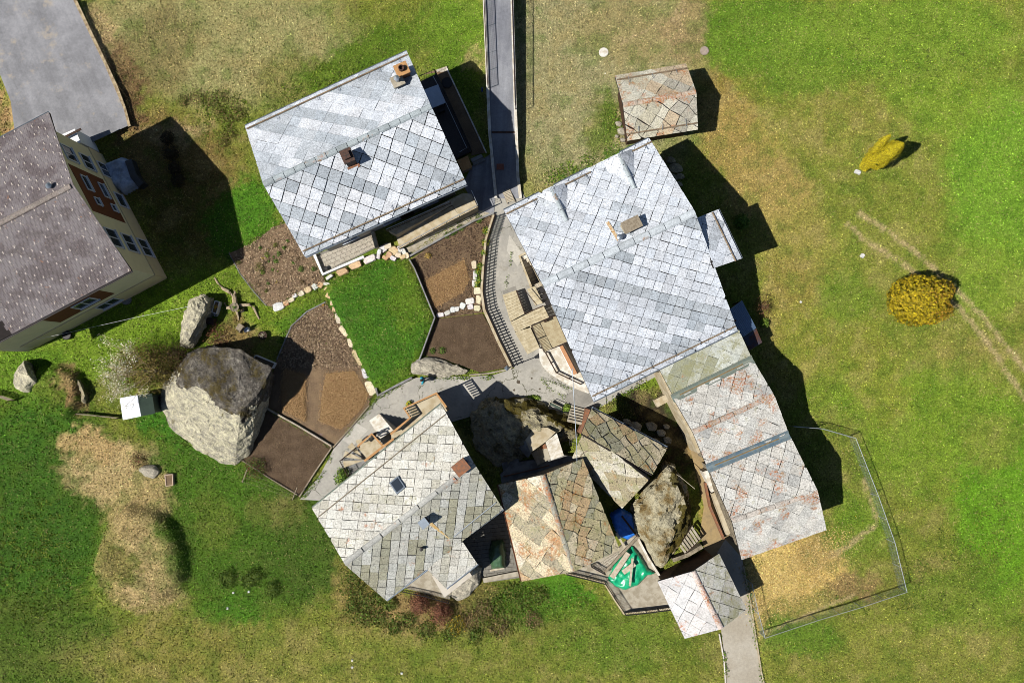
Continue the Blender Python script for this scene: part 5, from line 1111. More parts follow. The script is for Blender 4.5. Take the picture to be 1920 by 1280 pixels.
def rock(label, base, tops, mat, cuts=4, amp=0.22, seed=1, zb=-0.3, name='boulder', mat2=None, smooth_it=1, parent=None, dark_top=None, dark_poly=None):
    bm = bmesh.new()
    for x, y in base: p = P(x, y, 0); bm.verts.new((p.x, p.y, zb)); 
    c0 = sum((P(x, y, 0) for x, y in base), Vector())/len(base)
    for x, y in base: p = P(x, y, 0.25); q = c0+(p-c0)*1.0; bm.verts.new((q.x, q.y, 0.25))
    for x, y, z in tops: bm.verts.new(P(x, y, z))
    r = bmesh.ops.convex_hull(bm, input=bm.verts); bmesh.ops.delete(bm, geom=[v for v in bm.verts if not v.link_faces], context='VERTS')
    bmesh.ops.triangulate(bm, faces=bm.faces)
    for _ in range(cuts):
        L = [e for e in bm.edges if e.calc_length() > 0.28]
        if not L: break
        bmesh.ops.subdivide_edges(bm, edges=L, cuts=1, use_grid_fill=True); bmesh.ops.triangulate(bm, faces=bm.faces)
    for _ in range(smooth_it): bmesh.ops.smooth_vert(bm, verts=bm.verts, factor=0.5, use_axis_x=True, use_axis_y=True, use_axis_z=True)
    bm.normal_update(); off = Vector((seed*13.1, seed*7.7, seed*3.3)); mv = []
    for v in bm.verts:
        n = mnoise.fractal(v.co*0.8+off, 0.9, 2.1, 5)*amp + (abs(mnoise.noise(v.co*0.55+off*2))-0.25)*amp*1.2
        mv.append((v, v.normal*n))
    for v, d in mv: v.co += d+v.normal*(0.10*amp/0.13*min(1, amp*6))*(mnoise.turbulence(Vector((v.co.x*0.9+v.co.y*0.5, v.co.y*0.9-v.co.x*0.5, v.co.z*3.2))+off, 3, True)-0.55)
    bm.normal_update()
    for v in bm.verts:
        q = v.co; st_ = Vector((q.x*0.8+q.y*0.45, q.y*0.5-q.x*0.3, q.z*1.6))*1.1+off; v.co = q+v.normal*(mnoise.cell(st_)*0.5+mnoise.cell(st_*2.3)*0.3)*amp*0.75
    bm.normal_update(); V = [v.co.copy() for v in bm.verts]; bm.verts.index_update(); F = [tuple(v.index for v in f.verts) for f in bm.faces]
    up = [False]*len(F)
    if dark_poly:
        cm = [f.calc_center_median() for f in bm.faces]; q = np.array([to_px(c.x, c.y, c.z) for c in cm])+np.array([(mnoise.noise(c*0.9)*16+mnoise.noise(c*3)*9, mnoise.noise(c*0.9+Vector((9, 0, 0)))*16) for c in cm]); up = inside(dark_poly, q[:, 0], q[:, 1]).tolist()
    bm.free()
    o = ob(name, V, F, mat, parent, label=label, category='rock') if parent is None else ob(name, V, F, mat, parent)
    if mat2: o.data.materials.append(mat2); o.data.polygons.foreach_set('material_index', [1 if u else 0 for u in up])
    return o
rock('huge cream-lichened boulder with dark mossy top beside the mulched bed', [(303, 762), (318, 800), (368, 842), (418, 868), (440, 871), (468, 852), (498, 775), (514, 706), (496, 688), (440, 660), (390, 650), (350, 660), (328, 695), (306, 722)], [(343, 700, 3.2), (358, 664, 3.0), (405, 648, 3.5), (452, 655, 3.7), (508, 690, 3.3), (486, 735, 3.6), (452, 768, 3.8), (398, 732, 3.7), (330, 745, 1.9), (420, 830, 1.6)], M['rock_cream'], 5, 0.13, 3, mat2=M['rock_dark'], smooth_it=0, dark_poly=[(318, 662), (362, 630), (440, 622), (532, 686), (514, 738), (460, 786), (395, 750), (335, 712)])
rock('long upright rock fin behind the garden junk, cream edge and mossy top', [(338, 648), (342, 605), (352, 572), (380, 552), (402, 556), (398, 585), (378, 628), (362, 655)], [(344, 612, 1.6), (356, 572, 1.9), (382, 552, 1.6), (392, 566, 1.5), (370, 610, 2.0), (352, 640, 1.5)], M['rock_cream'], 5, 0.2, 5)
rock('rounded pale boulder alone in the grass at the far left', [(25, 713), (31, 690), (44, 676), (58, 684), (73, 706), (71, 722), (52, 735), (31, 728)], [(44, 678, 1.3), (33, 705, 1.5), (52, 700, 1.9), (64, 714, 1.5), (48, 724, 1.3)], M['rock_cream'], 5, 0.16, 7)
rock('low grey rock in the grassy hollow near the blossoming tree', [(140, 704), (152, 712), (166, 740), (160, 758), (152, 755), (150, 735), (140, 718)], [(150, 718, 0.7), (160, 742, 0.8), (155, 752, 0.6)], M['rock_grey'], 4, 0.12, 9)
rock('broad mossy rock outcrop in the middle between the houses', [(886, 775), (900, 752), (940, 744), (985, 747), (1020, 757), (1052, 775), (1080, 798), (1085, 814), (1066, 826), (1040, 836), (1000, 850), (970, 866), (935, 872), (900, 845), (882, 805)], [(908, 770, 1.2), (945, 760, 1.7), (990, 765, 1.8), (1040, 785, 1.6), (1072, 806, 1.3), (1040, 806, 1.7), (985, 800, 2.0), (950, 815, 1.8), (930, 850, 0.9), (965, 850, 1.2)], M['rock_grey'], 5, 0.28, 11, mat2=M['rock_moss'], dark_poly=[(930, 745), (1000, 750), (1060, 775), (1090, 805), (1060, 800), (1010, 775), (950, 772)])
rock('large brown-topped rock between the mossy hut and the slatted ramp', [(1182, 948), (1210, 918), (1248, 868), (1262, 872), (1284, 906), (1296, 950), (1298, 974), (1288, 995), (1262, 1034), (1241, 1066), (1224, 1062), (1202, 1016), (1186, 985)], [(1200, 945, 2.2), (1225, 905, 2.6), (1252, 872, 2.3), (1278, 918, 2.7), (1290, 962, 2.3), (1262, 1005, 2.2), (1240, 1052, 1.3), (1212, 995, 2.3), (1238, 950, 3.0)], M['rock_brown'], 5, 0.26, 13, mat2=M['rock_moss'], dark_poly=[(1262, 868), (1302, 950), (1292, 1005), (1262, 1042), (1250, 1038), (1270, 975), (1275, 935), (1250, 900)])
rock('pale flat-topped rock between the dark soil bed and the path', [(770, 684), (788, 674), (815, 670), (838, 680), (882, 694), (874, 703), (830, 705), (800, 704), (773, 700)], [(776, 688, 0.5), (795, 678, 0.62), (816, 677, 0.58), (838, 689, 0.45), (866, 698, 0.3), (800, 692, 0.6)], M['rock_pale'], 4, 0.14, 15)
rock('blocky pale rock under the porch with a cinder block on top', [(844, 1108), (858, 1086), (888, 1056), (904, 1064), (898, 1090), (880, 1118), (856, 1127)], [(862, 1094, 0.9), (888, 1064, 1.1), (893, 1085, 0.8), (872, 1112, 0.7)], M['rock_pale'], 4, 0.14, 17)
rock('small pale rock in the straw-coloured grass mound', [(258, 880), (268, 872), (292, 872), (300, 884), (288, 898), (272, 892)], [(268, 878, 0.5), (286, 878, 0.6), (285, 890, 0.35)], M['rock_pale'], 4, 0.08, 19)
rock('dark rock buried at the lower edge of the straw mound', [(205, 1000), (222, 980), (240, 985), (230, 1010), (212, 1030)], [(220, 992, 0.9), (228, 1000, 0.95)], M['rock_grey'], 3, 0.1, 21)
for i, (x, y, s) in enumerate([(1258, 300, 11), (1268, 315, 13), (1262, 332, 12), (1272, 345, 10), (1256, 345, 9), (1276, 330, 8)]):
    rock('loose dark slab on the rubble heap beside the largest house', [(x-s, y-s*0.5), (x, y-s*0.7), (x+s*0.8, y-s*0.3), (x+s, y+s*0.4), (x, y+s*0.7), (x-s*0.9, y+s*0.4)], [(x-s*0.4, y, 0.25), (x+s*0.4, y, 0.3)], M['rock_grey'], 2, 0.06, 30+i, name='rubble_stone')['group'] = 'rubble heap beside the largest house'
for i, (x, y, s) in enumerate([(1175, 790, 8), (1192, 800, 13), (1180, 815, 10), (1222, 800, 12), (1240, 812, 9), (1228, 830, 12), (1250, 800, 7), (1252, 825, 9)]):
    rock('flat stone lying in the deep shade behind the mossy hut', [(x-s, y-s*0.6), (x+s*0.2, y-s*0.8), (x+s, y-s*0.2), (x+s*0.7, y+s*0.7), (x-s*0.6, y+s*0.6)], [(x-s*0.4, y, 0.2), (x+s*0.4, y, 0.22)], M['rock_pale'], 2, 0.04, 50+i, name='flat_stone')['group'] = 'flat stones behind the hut'
for i, (x, y, s) in enumerate([(1160, 232, 7), (1166, 246, 9), (1157, 255, 5), (1168, 262, 6)]):
    rock('small pale stone piled at the left foot of the little barn', [(x-s, y-s*0.5), (x, y-s*0.8), (x+s, y-s*0.2), (x+s*0.6, y+s*0.7), (x-s*0.6, y+s*0.5)], [(x-s*0.3, y, 0.25), (x+s*0.3, y, 0.28)], M['rock_pale'], 2, 0.04, 70+i, name='flat_stone')['group'] = 'stones at the little barn'

# ================================================================ PLANTS
k = NB('leaf', 0.75, 0.2); M['leaf'] = k.done(k.mul(k.attr('zone').outputs['Color'], k.rng(k.noise(8, 3), 0.3, 0.7, 0.75, 1.25)))
M['bark'] = plain('bark', C(120, 98, 76), 0.3, 8); M['bark_pale'] = plain('bark_pale', C(196, 180, 150), 0.2, 8, c2=C(160, 142, 114))
def quads(name, ctr, nrm, size, cols, mat, parent=None, aspect=1.0, seed=0, wloc=None, **tags):
    """many small leaf faces as one mesh"""
    n = len(ctr); g = np.random.default_rng(seed); nrm = nrm/np.linalg.norm(nrm, axis=1, keepdims=True)
    t = g.normal(size=(n, 3)); a = np.cross(nrm, t); a /= np.linalg.norm(a, axis=1, keepdims=True); b = np.cross(nrm, a)
    s = size[:, None]; V = np.stack([ctr-a*s, ctr-b*s*aspect*0.6, ctr+a*s, ctr+b*s*aspect*0.6], 1)
    me = bpy.data.meshes.new(name); wl = np.array(wloc if wloc is not None else ctr.mean(0)*[1, 1, 0]+[0, 0, ctr[:, 2].min()])
    me.vertices.add(n*4); me.vertices.foreach_set('co', (V-wl).ravel()); me.loops.add(n*4); me.loops.foreach_set('vertex_index', np.arange(n*4, dtype=np.int32))
    me.polygons.add(n); me.polygons.foreach_set('loop_start', np.arange(0, n*4, 4, dtype=np.int32)); me.update(calc_edges=True)
    at = me.color_attributes.new('zone', 'FLOAT_COLOR', 'POINT'); cc = np.ones((n, 4, 4)); cc[:, :, :3] = cols[:, None, :]; at.data.foreach_set('color', cc.ravel())
    me.materials.append(mat); o = bpy.data.objects.new(name, me); link(o, parent, Vector(wl)); return tag(o, **tags)
def cloud(c, rad, n, seed, shell=0.55, clump=0.3, gf=3.1, gt=-0.28):
    """points in an uneven, clumpy ellipsoid crown, with outward normals"""
    g = np.random.default_rng(seed); d = g.normal(size=(n*2, 3)); d /= np.linalg.norm(d, axis=1, keepdims=True)
    lob = np.array([mnoise.noise(Vector(q)*1.7+Vector((seed, seed*2, 0))) for q in d.tolist()]); rr = (shell+(1-shell)*g.random(n*2)**0.6)*(1+lob*clump)
    p = d*rr[:, None]; kp = np.array([mnoise.noise(Vector(q)*gf+Vector((0, seed, 0))) for q in p.tolist()]) > gt
    p, d = p[kp][:n], d[kp][:n]; return p*np.array(rad)+np.array(c), d+g.normal(size=p.shape)*0.5
def pal_cols(pals, n, seed):
    g = np.random.default_rng(seed); P_ = np.array([C(*q) for q in pals]); return P_[g.integers(0, len(P_), n)]*g.uniform(0.75, 1.2, (n, 1))
def bush(name, label, px, py, rpx, h, n, pals, leaf=0.07, seed=1, cat='shrub', group=None, stems=4, ry=None, shell=0.45, z=None, clump=0.35):
    b = G(px, py) if z is None else P(px, py, z); r = rpx*0.0402; T = thing(name, label, cat, b, group); rr = random.Random(seed)
    c, d = cloud((b.x, b.y, b.z+h*0.55), (r, (ry or rpx)*0.0402, h*0.5), n, seed, shell, clump); quads('foliage', c, d, np.random.default_rng(seed).uniform(0.6, 1.3, len(c))*leaf, pal_cols(pals, len(c), seed), M['leaf'], T, seed=seed)
    mb = MB()
    for i in range(stems): a = rr.uniform(0, 6.28); mb.tube([b-Vector((0, 0, .1)), b+Vector((math.cos(a)*r*0.3, math.sin(a)*r*0.3, h*0.35)), b+Vector((math.cos(a)*r*0.65, math.sin(a)*r*0.65, h*0.75))], 0.02+0.012*r, 4, 0.008)
    if stems: mb.ob('stem', M['bark'], T)
    return T
# clipped golden conifer with forked tip
b = G(1617, 313); T = thing('golden_conifer', 'narrow golden conifer with a forked tip in the meadow', 'conifer', b)
def spindle(axis0, h, r, n, seed, lean=(0, 0)):
    g = np.random.default_rng(seed); t = g.random(n)**0.85; a = g.random(n)*6.283; prof = np.sin(np.clip(t*0.93+0.07, 0, 1)*math.pi)**0.55*np.clip(1.5-t*0.75, 0.45, 1.05)
    lob = np.array([mnoise.noise(Vector((math.cos(q)*1.3, math.sin(q)*1.3, tt*h*1.1+seed))) for q, tt in zip(a, t)]); rr = r*prof*(0.84+0.45*lob)*(0.72+0.28*g.random(n))
    p = np.stack([axis0[0]+lean[0]*t+rr*np.cos(a), axis0[1]+lean[1]*t+rr*np.sin(a), axis0[2]+t*h], 1); return p, np.stack([np.cos(a), np.sin(a), 0.35+0*a], 1)+g.normal(size=(n, 3))*0.35
c1, d1 = spindle((b.x, b.y, b.z+0.15), 6.2, 0.84, 13000, 3); c2, d2 = spindle((b.x-0.5, b.y+0.4, b.z+3.0), 3.0, 0.34, 2000, 5, (-0.2, 0.3))
cc = np.concatenate([c1, c2]); quads('foliage', cc, np.concatenate([d1, d2]), np.full(len(cc), 0.055), pal_cols([(196, 180, 26), (180, 162, 20), (160, 146, 24), (206, 192, 44)], len(cc), 3), M['leaf'], T, seed=3)
MB().tube([b-Vector((0, 0, .2)), b+Vector((0, 0, 2.5)), b+Vector((0, 0, 4.6))], 0.12, 6, 0.03).ob('trunk', M['bark'], T)
rough_stone(thing('marker_stone', 'white stone at the foot of the golden conifer', 'stone', P(1609, 322, 0)), 1609, 322, 13, 8, 20, 'w', 0.2, 3)
# big golden round bush
b = G(1706, 566); T = thing('golden_bush', 'large round golden-orange bush on the cart track', 'shrub', b)
c, d = cloud((b.x-0.1, b.y, 1.75), (2.3, 1.9, 1.75), 15000, 8, 0.5, 0.3, 6.0, -0.08); g_ = np.random.default_rng(2)
mixc = pal_cols([(196, 174, 26), (172, 154, 22), (184, 158, 30), (132, 120, 24)], len(c), 5); e_ = (c[:, 0]-b.x)/2.5+g_.normal(size=len(c))*0.4; mixc[e_ > 0.45] = pal_cols([(190, 148, 52), (172, 138, 40), (180, 158, 36)], int((e_ > 0.45).sum()), 9)
quads('foliage', c, d, g_.uniform(0.05, 0.13, len(c)), mixc, M['leaf'], T, seed=8); mb = MB()
for i in range(7): a = i*0.9; mb.tube([b-Vector((0, 0, .1)), b+Vector((math.cos(a)*0.8, math.sin(a)*0.7, 0.9)), b+Vector((math.cos(a)*1.7, math.sin(a)*1.4, 2.0))], 0.06, 5, 0.02)
mb.ob('stem', M['bark'], T)
# blossoming fruit tree
b = G(322, 700); T = thing('blossom_tree', 'bare-branched fruit tree with scattered white blossom over the lawn', 'tree', b); rb = random.Random(11); mb = MB(); tips = []
def branch(p, d, L, r, dep):
    q = p+d*L*0.5+Vector((rb.uniform(-.1, .1), rb.uniform(-.1, .1), 0))*L; e = q+(d+Vector((rb.uniform(-.3, .3), rb.uniform(-.3, .3), rb.uniform(-.15, .25)))).normalized()*L*0.5
    mb.tube([p, q, e], r, 5, r*0.55); tips.append((e, dep)); tips.append((q, dep))
    if dep:
        for _ in range(3): nd = (d+Vector((rb.uniform(-.9, .9), rb.uniform(-.9, .9), rb.uniform(-.3, .5)))).normalized(); branch(q.lerp(e, rb.random()), nd, L*rb.uniform(0.55, 0.8), r*0.5, dep-1)
mb.tube([b-Vector((0, 0, .2)), b+Vector((-0.2, 0.1, 0.9)), b+Vector((-0.5, 0.2, 1.7))], 0.16, 7, 0.12); f_ = b+Vector((-0.5, 0.2, 1.6))
for a, el in ((150, .35), (190, .3), (215, .4), (170, .6), (130, .5), (235, .35), (180, .15), (200, .7)): a = math.radians(a); branch(f_, Vector((math.cos(a), math.sin(a), el)).normalized(), rb.uniform(1.3, 2.0), 0.05, 3)
mb.ob('trunk', M['bark_pale'], T); tp_ = np.array([tuple(e) for e, dp in tips if dp <= 1]); g_ = np.random.default_rng(4); cc = np.repeat(tp_, 5, 0)+g_.normal(size=(len(tp_)*5, 3))*0.12; cc = cc[g_.random(len(cc)) < 0.8]
quads('blossom', cc, g_.normal(size=cc.shape)+[0, 0, 1], g_.uniform(0.03, 0.055, len(cc)), pal_cols([(250, 248, 238), (246, 240, 220), (240, 232, 190), (220, 212, 150)], len(cc), 6), M['leaf'], T, seed=6)
bush('olive_shrub', 'dense olive-brown budding shrub leaning on the huge boulder', 290, 688, 66, 3.0, 9000, [(132, 116, 58), (150, 132, 66), (112, 94, 50), (140, 130, 72)], 0.055, 21, ry=48, stems=10, shell=0.3)
bush('olive_shrub', 'dark bare brown shrub in the gap between boulder and rock fin', 345, 668, 30, 2.2, 1500, [(86, 68, 42), (104, 84, 52), (70, 58, 36)], 0.05, 22, stems=8, shell=0.2)
GRN = [(96, 132, 40), (80, 116, 32), (116, 148, 54), (70, 100, 30)]; LIM = [(130, 158, 52), (110, 142, 44), (146, 168, 70)]; YEL = [(220, 196, 40), (236, 210, 60), (200, 180, 40)]
OLV = [(112, 116, 48), (92, 100, 40), (128, 126, 60)]; RED = [(126, 78, 58), (146, 94, 70), (108, 70, 52)]
k_ = 420, 380, 5.333
for i, (zx, zy, r, pl) in enumerate([(525, 425, 28, OLV), (608, 452, 22, GRN), (440, 525, 28, LIM), (555, 520, 30, GRN), (532, 590, 26, GRN), (700, 605, 20, GRN), (778, 665, 34, GRN), (370, 650, 52, OLV), (395, 700, 26, LIM), (495, 675, 20, GRN), (155, 600, 26, OLV), (450, 810, 18, GRN), (905, 665, 26, GRN), (435, 885, 22, OLV), (372, 455, 20, GRN), (645, 385, 18, GRN), (457, 588, 14, GRN), (545, 690, 12, OLV), (505, 548, 12, GRN)]):
    bush('bed_plant', 'small green cushion plant in the straw-mulched flower bed', k_[0]+zx/k_[2], k_[1]+zy/k_[2], r/5.0, 0.18+r*0.008, 60+r*4, pl, 0.045, 100+i, 'plant', 'cushion plants in the flower bed', 0)
for i, (zx, zy, r) in enumerate([(345, 820, 36), (755, 565, 24), (790, 800, 30)]): bush('bed_plant', 'dark brown-leaved clump in the straw-mulched flower bed', k_[0]+zx/k_[2], k_[1]+zy/k_[2], r/5.0, 0.3, 150, [(92, 74, 44), (108, 86, 50), (78, 70, 40)], 0.05, 130+i, 'plant', 'brown clumps in the flower bed', 0)
for i, (zx, zy, r) in enumerate([(390, 557, 16), (452, 472, 13), (530, 795, 16)]): bush('bed_flower', 'small yellow flower clump in the straw-mulched flower bed', k_[0]+zx/k_[2], k_[1]+zy/k_[2], r/5.0, 0.22, 70, YEL, 0.035, 140+i, 'flowers', 'yellow flowers in the flower bed', 0)
bush('yellow_shrub', 'round yellow shrub at the left of the upper soil bed', 803, 480, 7, 0.5, 260, [(214, 182, 90), (226, 196, 110), (190, 160, 70)], 0.04, 151)
for i, (x, y, r) in enumerate([(916, 435, 9), (914, 455, 8), (911, 475, 7), (905, 500, 8), (901, 525, 8), (899, 510, 7), (897, 533, 7)]): bush('border_flowers', 'green border plants with yellow flowers along the picket fence wall', x-3, y, r, 0.45, 420, GRN+LIM+[YEL[i % 3]], 0.05, 160+i, 'plant', 'border plants along the picket fence', 0)
for i, (x, y, r) in enumerate([(838, 442, 7), (850, 436, 8), (864, 428, 8), (898, 412, 8)]): bush('border_plant', 'leafy green plants at the upper edge of the upper soil bed', x, y, r, 0.35, 200, GRN, 0.05, 170+i, 'plant', 'plants under the garden wall', 0)
for i, (x, y, r) in enumerate([(812, 658, 6), (829, 657, 8)]): bush('border_plant', 'leafy plant against the pale flat-topped rock', x, y, r, 0.4, 180, GRN, 0.05, 176+i, 'plant', 'plants by the flat rock', 0)
for i, (x, y) in enumerate([(562, 664), (575, 655), (590, 645), (600, 640), (598, 678), (612, 645), (628, 652), (585, 668), (565, 640), (610, 658)]): bush('bed_plant', 'tiny seedling in the mulched bed beside the stepping stones', x, y, 3.5, 0.15, 50, GRN+OLV, 0.04, 180+i, 'plant', 'seedlings in the mulched bed', 0)
bush('bed_flower', 'orange flower clump at the upper tip of the mulched bed', 607, 572, 4, 0.25, 80, [(214, 150, 40), (226, 170, 60)], 0.035, 192, 'flowers', stems=0)
bush('bed_flower', 'purple crocus clump in the corner of the mulched bed', 603, 814, 4, 0.2, 60, [(176, 150, 200), (196, 172, 214)], 0.035, 193, 'flowers', stems=0)
bush('yellow_shrub', 'yellow flower pot plant on the path by the tan balcony', 768, 757, 7, 0.5, 260, YEL+LIM, 0.05, 194, stems=0)
bush('wall_shrub', 'green shrub with red flowers at the left corner of the cream house', 645, 893, 15, 1.0, 900, GRN+LIM, 0.07, 195, ry=20)
bush('red_flowers', 'bright red flower clump beside the cream house corner', 652, 902, 4, 0.7, 90, [(200, 40, 34), (220, 60, 50)], 0.04, 196, 'flowers', stems=0)
for i, (x, y, r) in enumerate([(788, 1126, 21), (826, 1143, 24)]): bush('twig_shrub', ['left', 'right'][i]+' of two reddish-brown dome shrubs below the porch terrace', x, y, r, 1.3, 2600, RED+[(156, 110, 84)], 0.05, 200+i, stems=12, shell=0.3)
bush('forsythia', 'yellow-flecked low shrub below the reddish dome shrubs', 855, 1168, 20, 0.7, 900, OLV+[(214, 180, 40)], 0.05, 203)
for i, (x, y, r) in enumerate([(428, 1083, 20), (478, 1080, 20), (466, 1088, 14), (514, 1103, 18)]): bush('low_shrub', 'low dark green clump in the lower left meadow', x, y, r, 0.3, 700, [(96, 116, 34), (66, 92, 28), (104, 126, 46)], 0.06, 210+i, 'shrub', 'low clumps in the lower left meadow', 0, shell=0.3)
for i, (x, y, r) in enumerate([(664, 1085, 14), (672, 1110, 15), (690, 1130, 16), (662, 1135, 12), (712, 1118, 13), (732, 1130, 12), (684, 1156, 14), (714, 1158, 15), (765, 1160, 14), (800, 1180, 16), (845, 1185, 14), (905, 1165, 18), (930, 1130, 18), (960, 1110, 16), (985, 1130, 18), (950, 1160, 20), (1010, 1115, 14), (890, 1190, 14), (740, 1175, 12)]):
    bush('bank_shrub', 'leafy green bramble on the bank below the cream house', x, y, r*1.35, 0.28, 420, GRN+OLV+OLV, 0.07, 220+i, 'shrub', 'brambles on the bank below the cream house', 0, shell=0.3)
for i, (x, y, r) in enumerate([(905, 1140, 20), (880, 1160, 18), (935, 1175, 18), (1000, 1160, 16)]): bush('dry_shrub', 'dry brown bramble thicket on the bank below the cream house', x, y, r*1.3, 0.35, 520, [(146, 124, 84), (122, 104, 66), (168, 144, 100), (110, 96, 56)], 0.06, 250+i, 'shrub', 'dry brambles on the bank', 3, shell=0.3)
for i, (x, y, r) in enumerate([(372, 182, 15), (395, 190, 16), (418, 182, 14), (440, 200, 16), (450, 215, 12), (428, 225, 14), (412, 210, 12), (432, 250, 14), (420, 268, 12), (345, 190, 12)]): bush('weed_clump', 'sprawling weed clump on the dry bank near the beige house', x, y, r*1.2, 0.3, 240, OLV+LIM[:1]+[(150, 122, 80), (128, 104, 66)], 0.06, 260+i, 'weeds', 'weeds on the dry bank', 0, shell=0.2)
for i, (x, y, r) in enumerate([(318, 262, 14), (325, 290, 16), (332, 318, 14), (338, 340, 14)]): bush('dark_shrub', 'dark shrub standing in the shade of the beige house', x, y, r, 0.8, 900, [(60, 50, 34), (74, 60, 40), (54, 56, 30)], 0.06, 275+i, 'shrub', 'dark shrubs in the beige house shade', 2)
bush('green_shrub', 'round green shrub in the shade right of the side wing', 1385, 420, 15, 1.4, 1500, GRN, 0.07, 281)
bush('twig_shrub', 'sparse brown twiggy shrub at the shadow edge by the tin lean-to', 1426, 575, 18, 1.3, 500, [(120, 84, 56), (96, 70, 48)], 0.045, 282, stems=14, shell=0.2, ry=26)
bush('green_shrub', 'small bright green shrub beside the tin lean-to', 1430, 606, 9, 0.7, 500, LIM, 0.06, 283)
bush('wall_weeds', 'green weeds at the foot of the middle rock outcrop by the path', 998, 746, 16, 0.35, 500, LIM, 0.06, 284, 'weeds', stems=0, ry=6)
bush('wall_weeds', 'bright green weed tuft beside the worn stone steps', 1062, 764, 8, 0.5, 420, LIM, 0.06, 285, 'weeds', stems=0)
bush('wall_weeds', 'leafy weeds at the lower foot of the huge boulder', 365, 830, 26, 0.4, 900, LIM+GRN, 0.06, 286, 'weeds', stems=0, ry=9)
bush('wall_weeds', 'leafy weeds around the small rock on the straw mound', 262, 862, 18, 0.5, 500, OLV+RED, 0.05, 287, 'weeds', stems=3)
bush('trellis_bush', 'tangled brown and green bush behind the wire trellis', 482, 878, 24, 0.9, 1200, OLV+RED+GRN, 0.05, 288, stems=8)
bush('brown_tangle', 'brown tangled bramble between rock fin and lawn pots', 410, 632, 26, 0.6, 900, RED+[(110, 84, 54)], 0.05, 289, stems=10)
for i, (x, y) in enumerate([(1480, 0)]): pass

# ================================================================ GARDEN THINGS
def tarp(name, label, poly, z, mat, step=0.11, seed=1, wr=0.14, edge=0.3, zb=0.0, parent=None, cat='tarp'):
    W = pxs(poly, z*0.5); x0 = min(p.x for p in W); x1 = max(p.x for p in W); y0 = min(p.y for p in W); y1 = max(p.y for p in W)
    X, Y = np.meshgrid(np.arange(x0, x1+step, step), np.arange(y0, y1+step, step)); PX, PY = to_px(X, Y, z*0.5); m = inside(poly, PX, PY)
    pts = np.array([(p.x, p.y) for p in W]); d = np.full(X.shape, 9.0)
    for a, b in zip(pts, np.roll(pts, -1, 0)):
        t = np.clip(((X-a[0])*(b[0]-a[0])+(Y-a[1])*(b[1]-a[1]))/((b-a)@(b-a)+1e-9), 0, 1); d = np.minimum(d, np.hypot(X-a[0]-t*(b[0]-a[0]), Y-a[1]-t*(b[1]-a[1])))
    rid = 1-np.abs(fbm(X*1.9, Y*1.9, seed, 3)-0.5)*4; Z = zb+0.03+z*np.clip(d/edge, 0, 1)**0.6*(0.75+0.5*(fbm(X*0.8, Y*0.8, seed+9, 2)-0.3))+wr*rid*np.clip(d/0.15, 0, 1)*0.6
    kp = m[:-1, :-1] & m[1:, 1:] & m[:-1, 1:] & m[1:, :-1]; me = grid_mesh(name, X, Y, Z, kp); bm = bmesh.new(); bm.from_mesh(me)
    bmesh.ops.delete(bm, geom=[v for v in bm.verts if not v.link_faces], context='VERTS')
    be = [e for e in bm.edges if e.is_boundary]; ex = bmesh.ops.extrude_edge_only(bm, edges=be)
    for v in [q for q in ex['geom'] if isinstance(q, bmesh.types.BMVert)]: v.co.z = zb
    V = [v.co.copy() for v in bm.verts]; bm.verts.index_update(); F = [tuple(v.index for v in f.verts) for f in bm.faces]; bm.free(); bpy.data.meshes.remove(me)
    return ob(name, V, F, mat, parent, smooth=True, label=label, category=cat)
def plastic(name, c, rough=0.35):
    k = NB(name, rough, 0.5); n = k.noise(5, 4); k.bump(n, 0.5, 0.06); return k.done(k.mul(c, k.rng(n, 0.3, 0.7, 0.75, 1.2)))
tarp('tarp_heap', 'grey-blue tarpaulin over a heap beside the beige house', [(192, 306), (228, 292), (243, 299), (267, 345), (232, 366), (206, 348)], 0.9, plastic('tarp_grey', C(176, 190, 212)), seed=3)
wall_run('tarp_batten', [(240, 300), (250, 330), (264, 347)], 0.9, 0.5, plastic('tarp_black', C(54, 58, 62)), 0.02, label='black plastic sheet weighted along the edge of the tarp heap', category='sheet')
gtp = tarp('green_tarp', 'crumpled bright green tarpaulin on the walled terrace', [(1184, 1018), (1200, 1038), (1214, 1062), (1230, 1072), (1212, 1077), (1196, 1094), (1170, 1104), (1150, 1096), (1137, 1084), (1150, 1052), (1170, 1034)], 0.35, plastic('tarp_green', C(24, 178, 124), 0.3), 0.09, 5, 0.22, 0.3, 0.45)
for i, (a, b, w, lb) in enumerate([((1178, 1036), (1147, 1082), 0.38, 'widest'), ((1190, 1056), (1168, 1073), 0.36, 'shortest'), ((1186, 1046), (1181, 1098), 0.16, 'narrowest')]): MB().beam(P(*a, 1.13+0.09*i), P(*b, 1.10+0.09*i), w, 0.05).ob('board', M['wood_plank'], None, label=lb+' of the pale boards lying on the green tarp', category='board')
tarp('blue_tarp', 'deep blue tarpaulin in the shade between the two stone sheds', [(1141, 962), (1163, 948), (1186, 962), (1196, 1000), (1178, 1012), (1156, 1006)], 0.55, plastic('tarp_blue', C(50, 130, 236), 0.3), 0.09, 7, 0.18, 0.25, 0.2)
tarp('covered_cart', 'dark green tarpaulin over a cart in the shaded courtyard', [(920, 1014), (945, 1010), (950, 1040), (949, 1066), (921, 1070), (914, 1040)], 1.0, plastic('tarp_dark', C(74, 104, 74), 0.22), 0.09, 9, 0.15, 0.4, 0.05, cat='cart')
MB().beam(P(919, 1069, 0.5), P(945, 1064, 0.5), 0.14, 0.06).ob('board', M['wood_plank'], None, label='white board at the foot of the dark green covered cart', category='board')
cb = thing('cinder_block', 'pale concrete cinder block with square holes on the porch rock', 'block', P(855, 1095, 0.9)); p = P(855, 1095, 1.2)
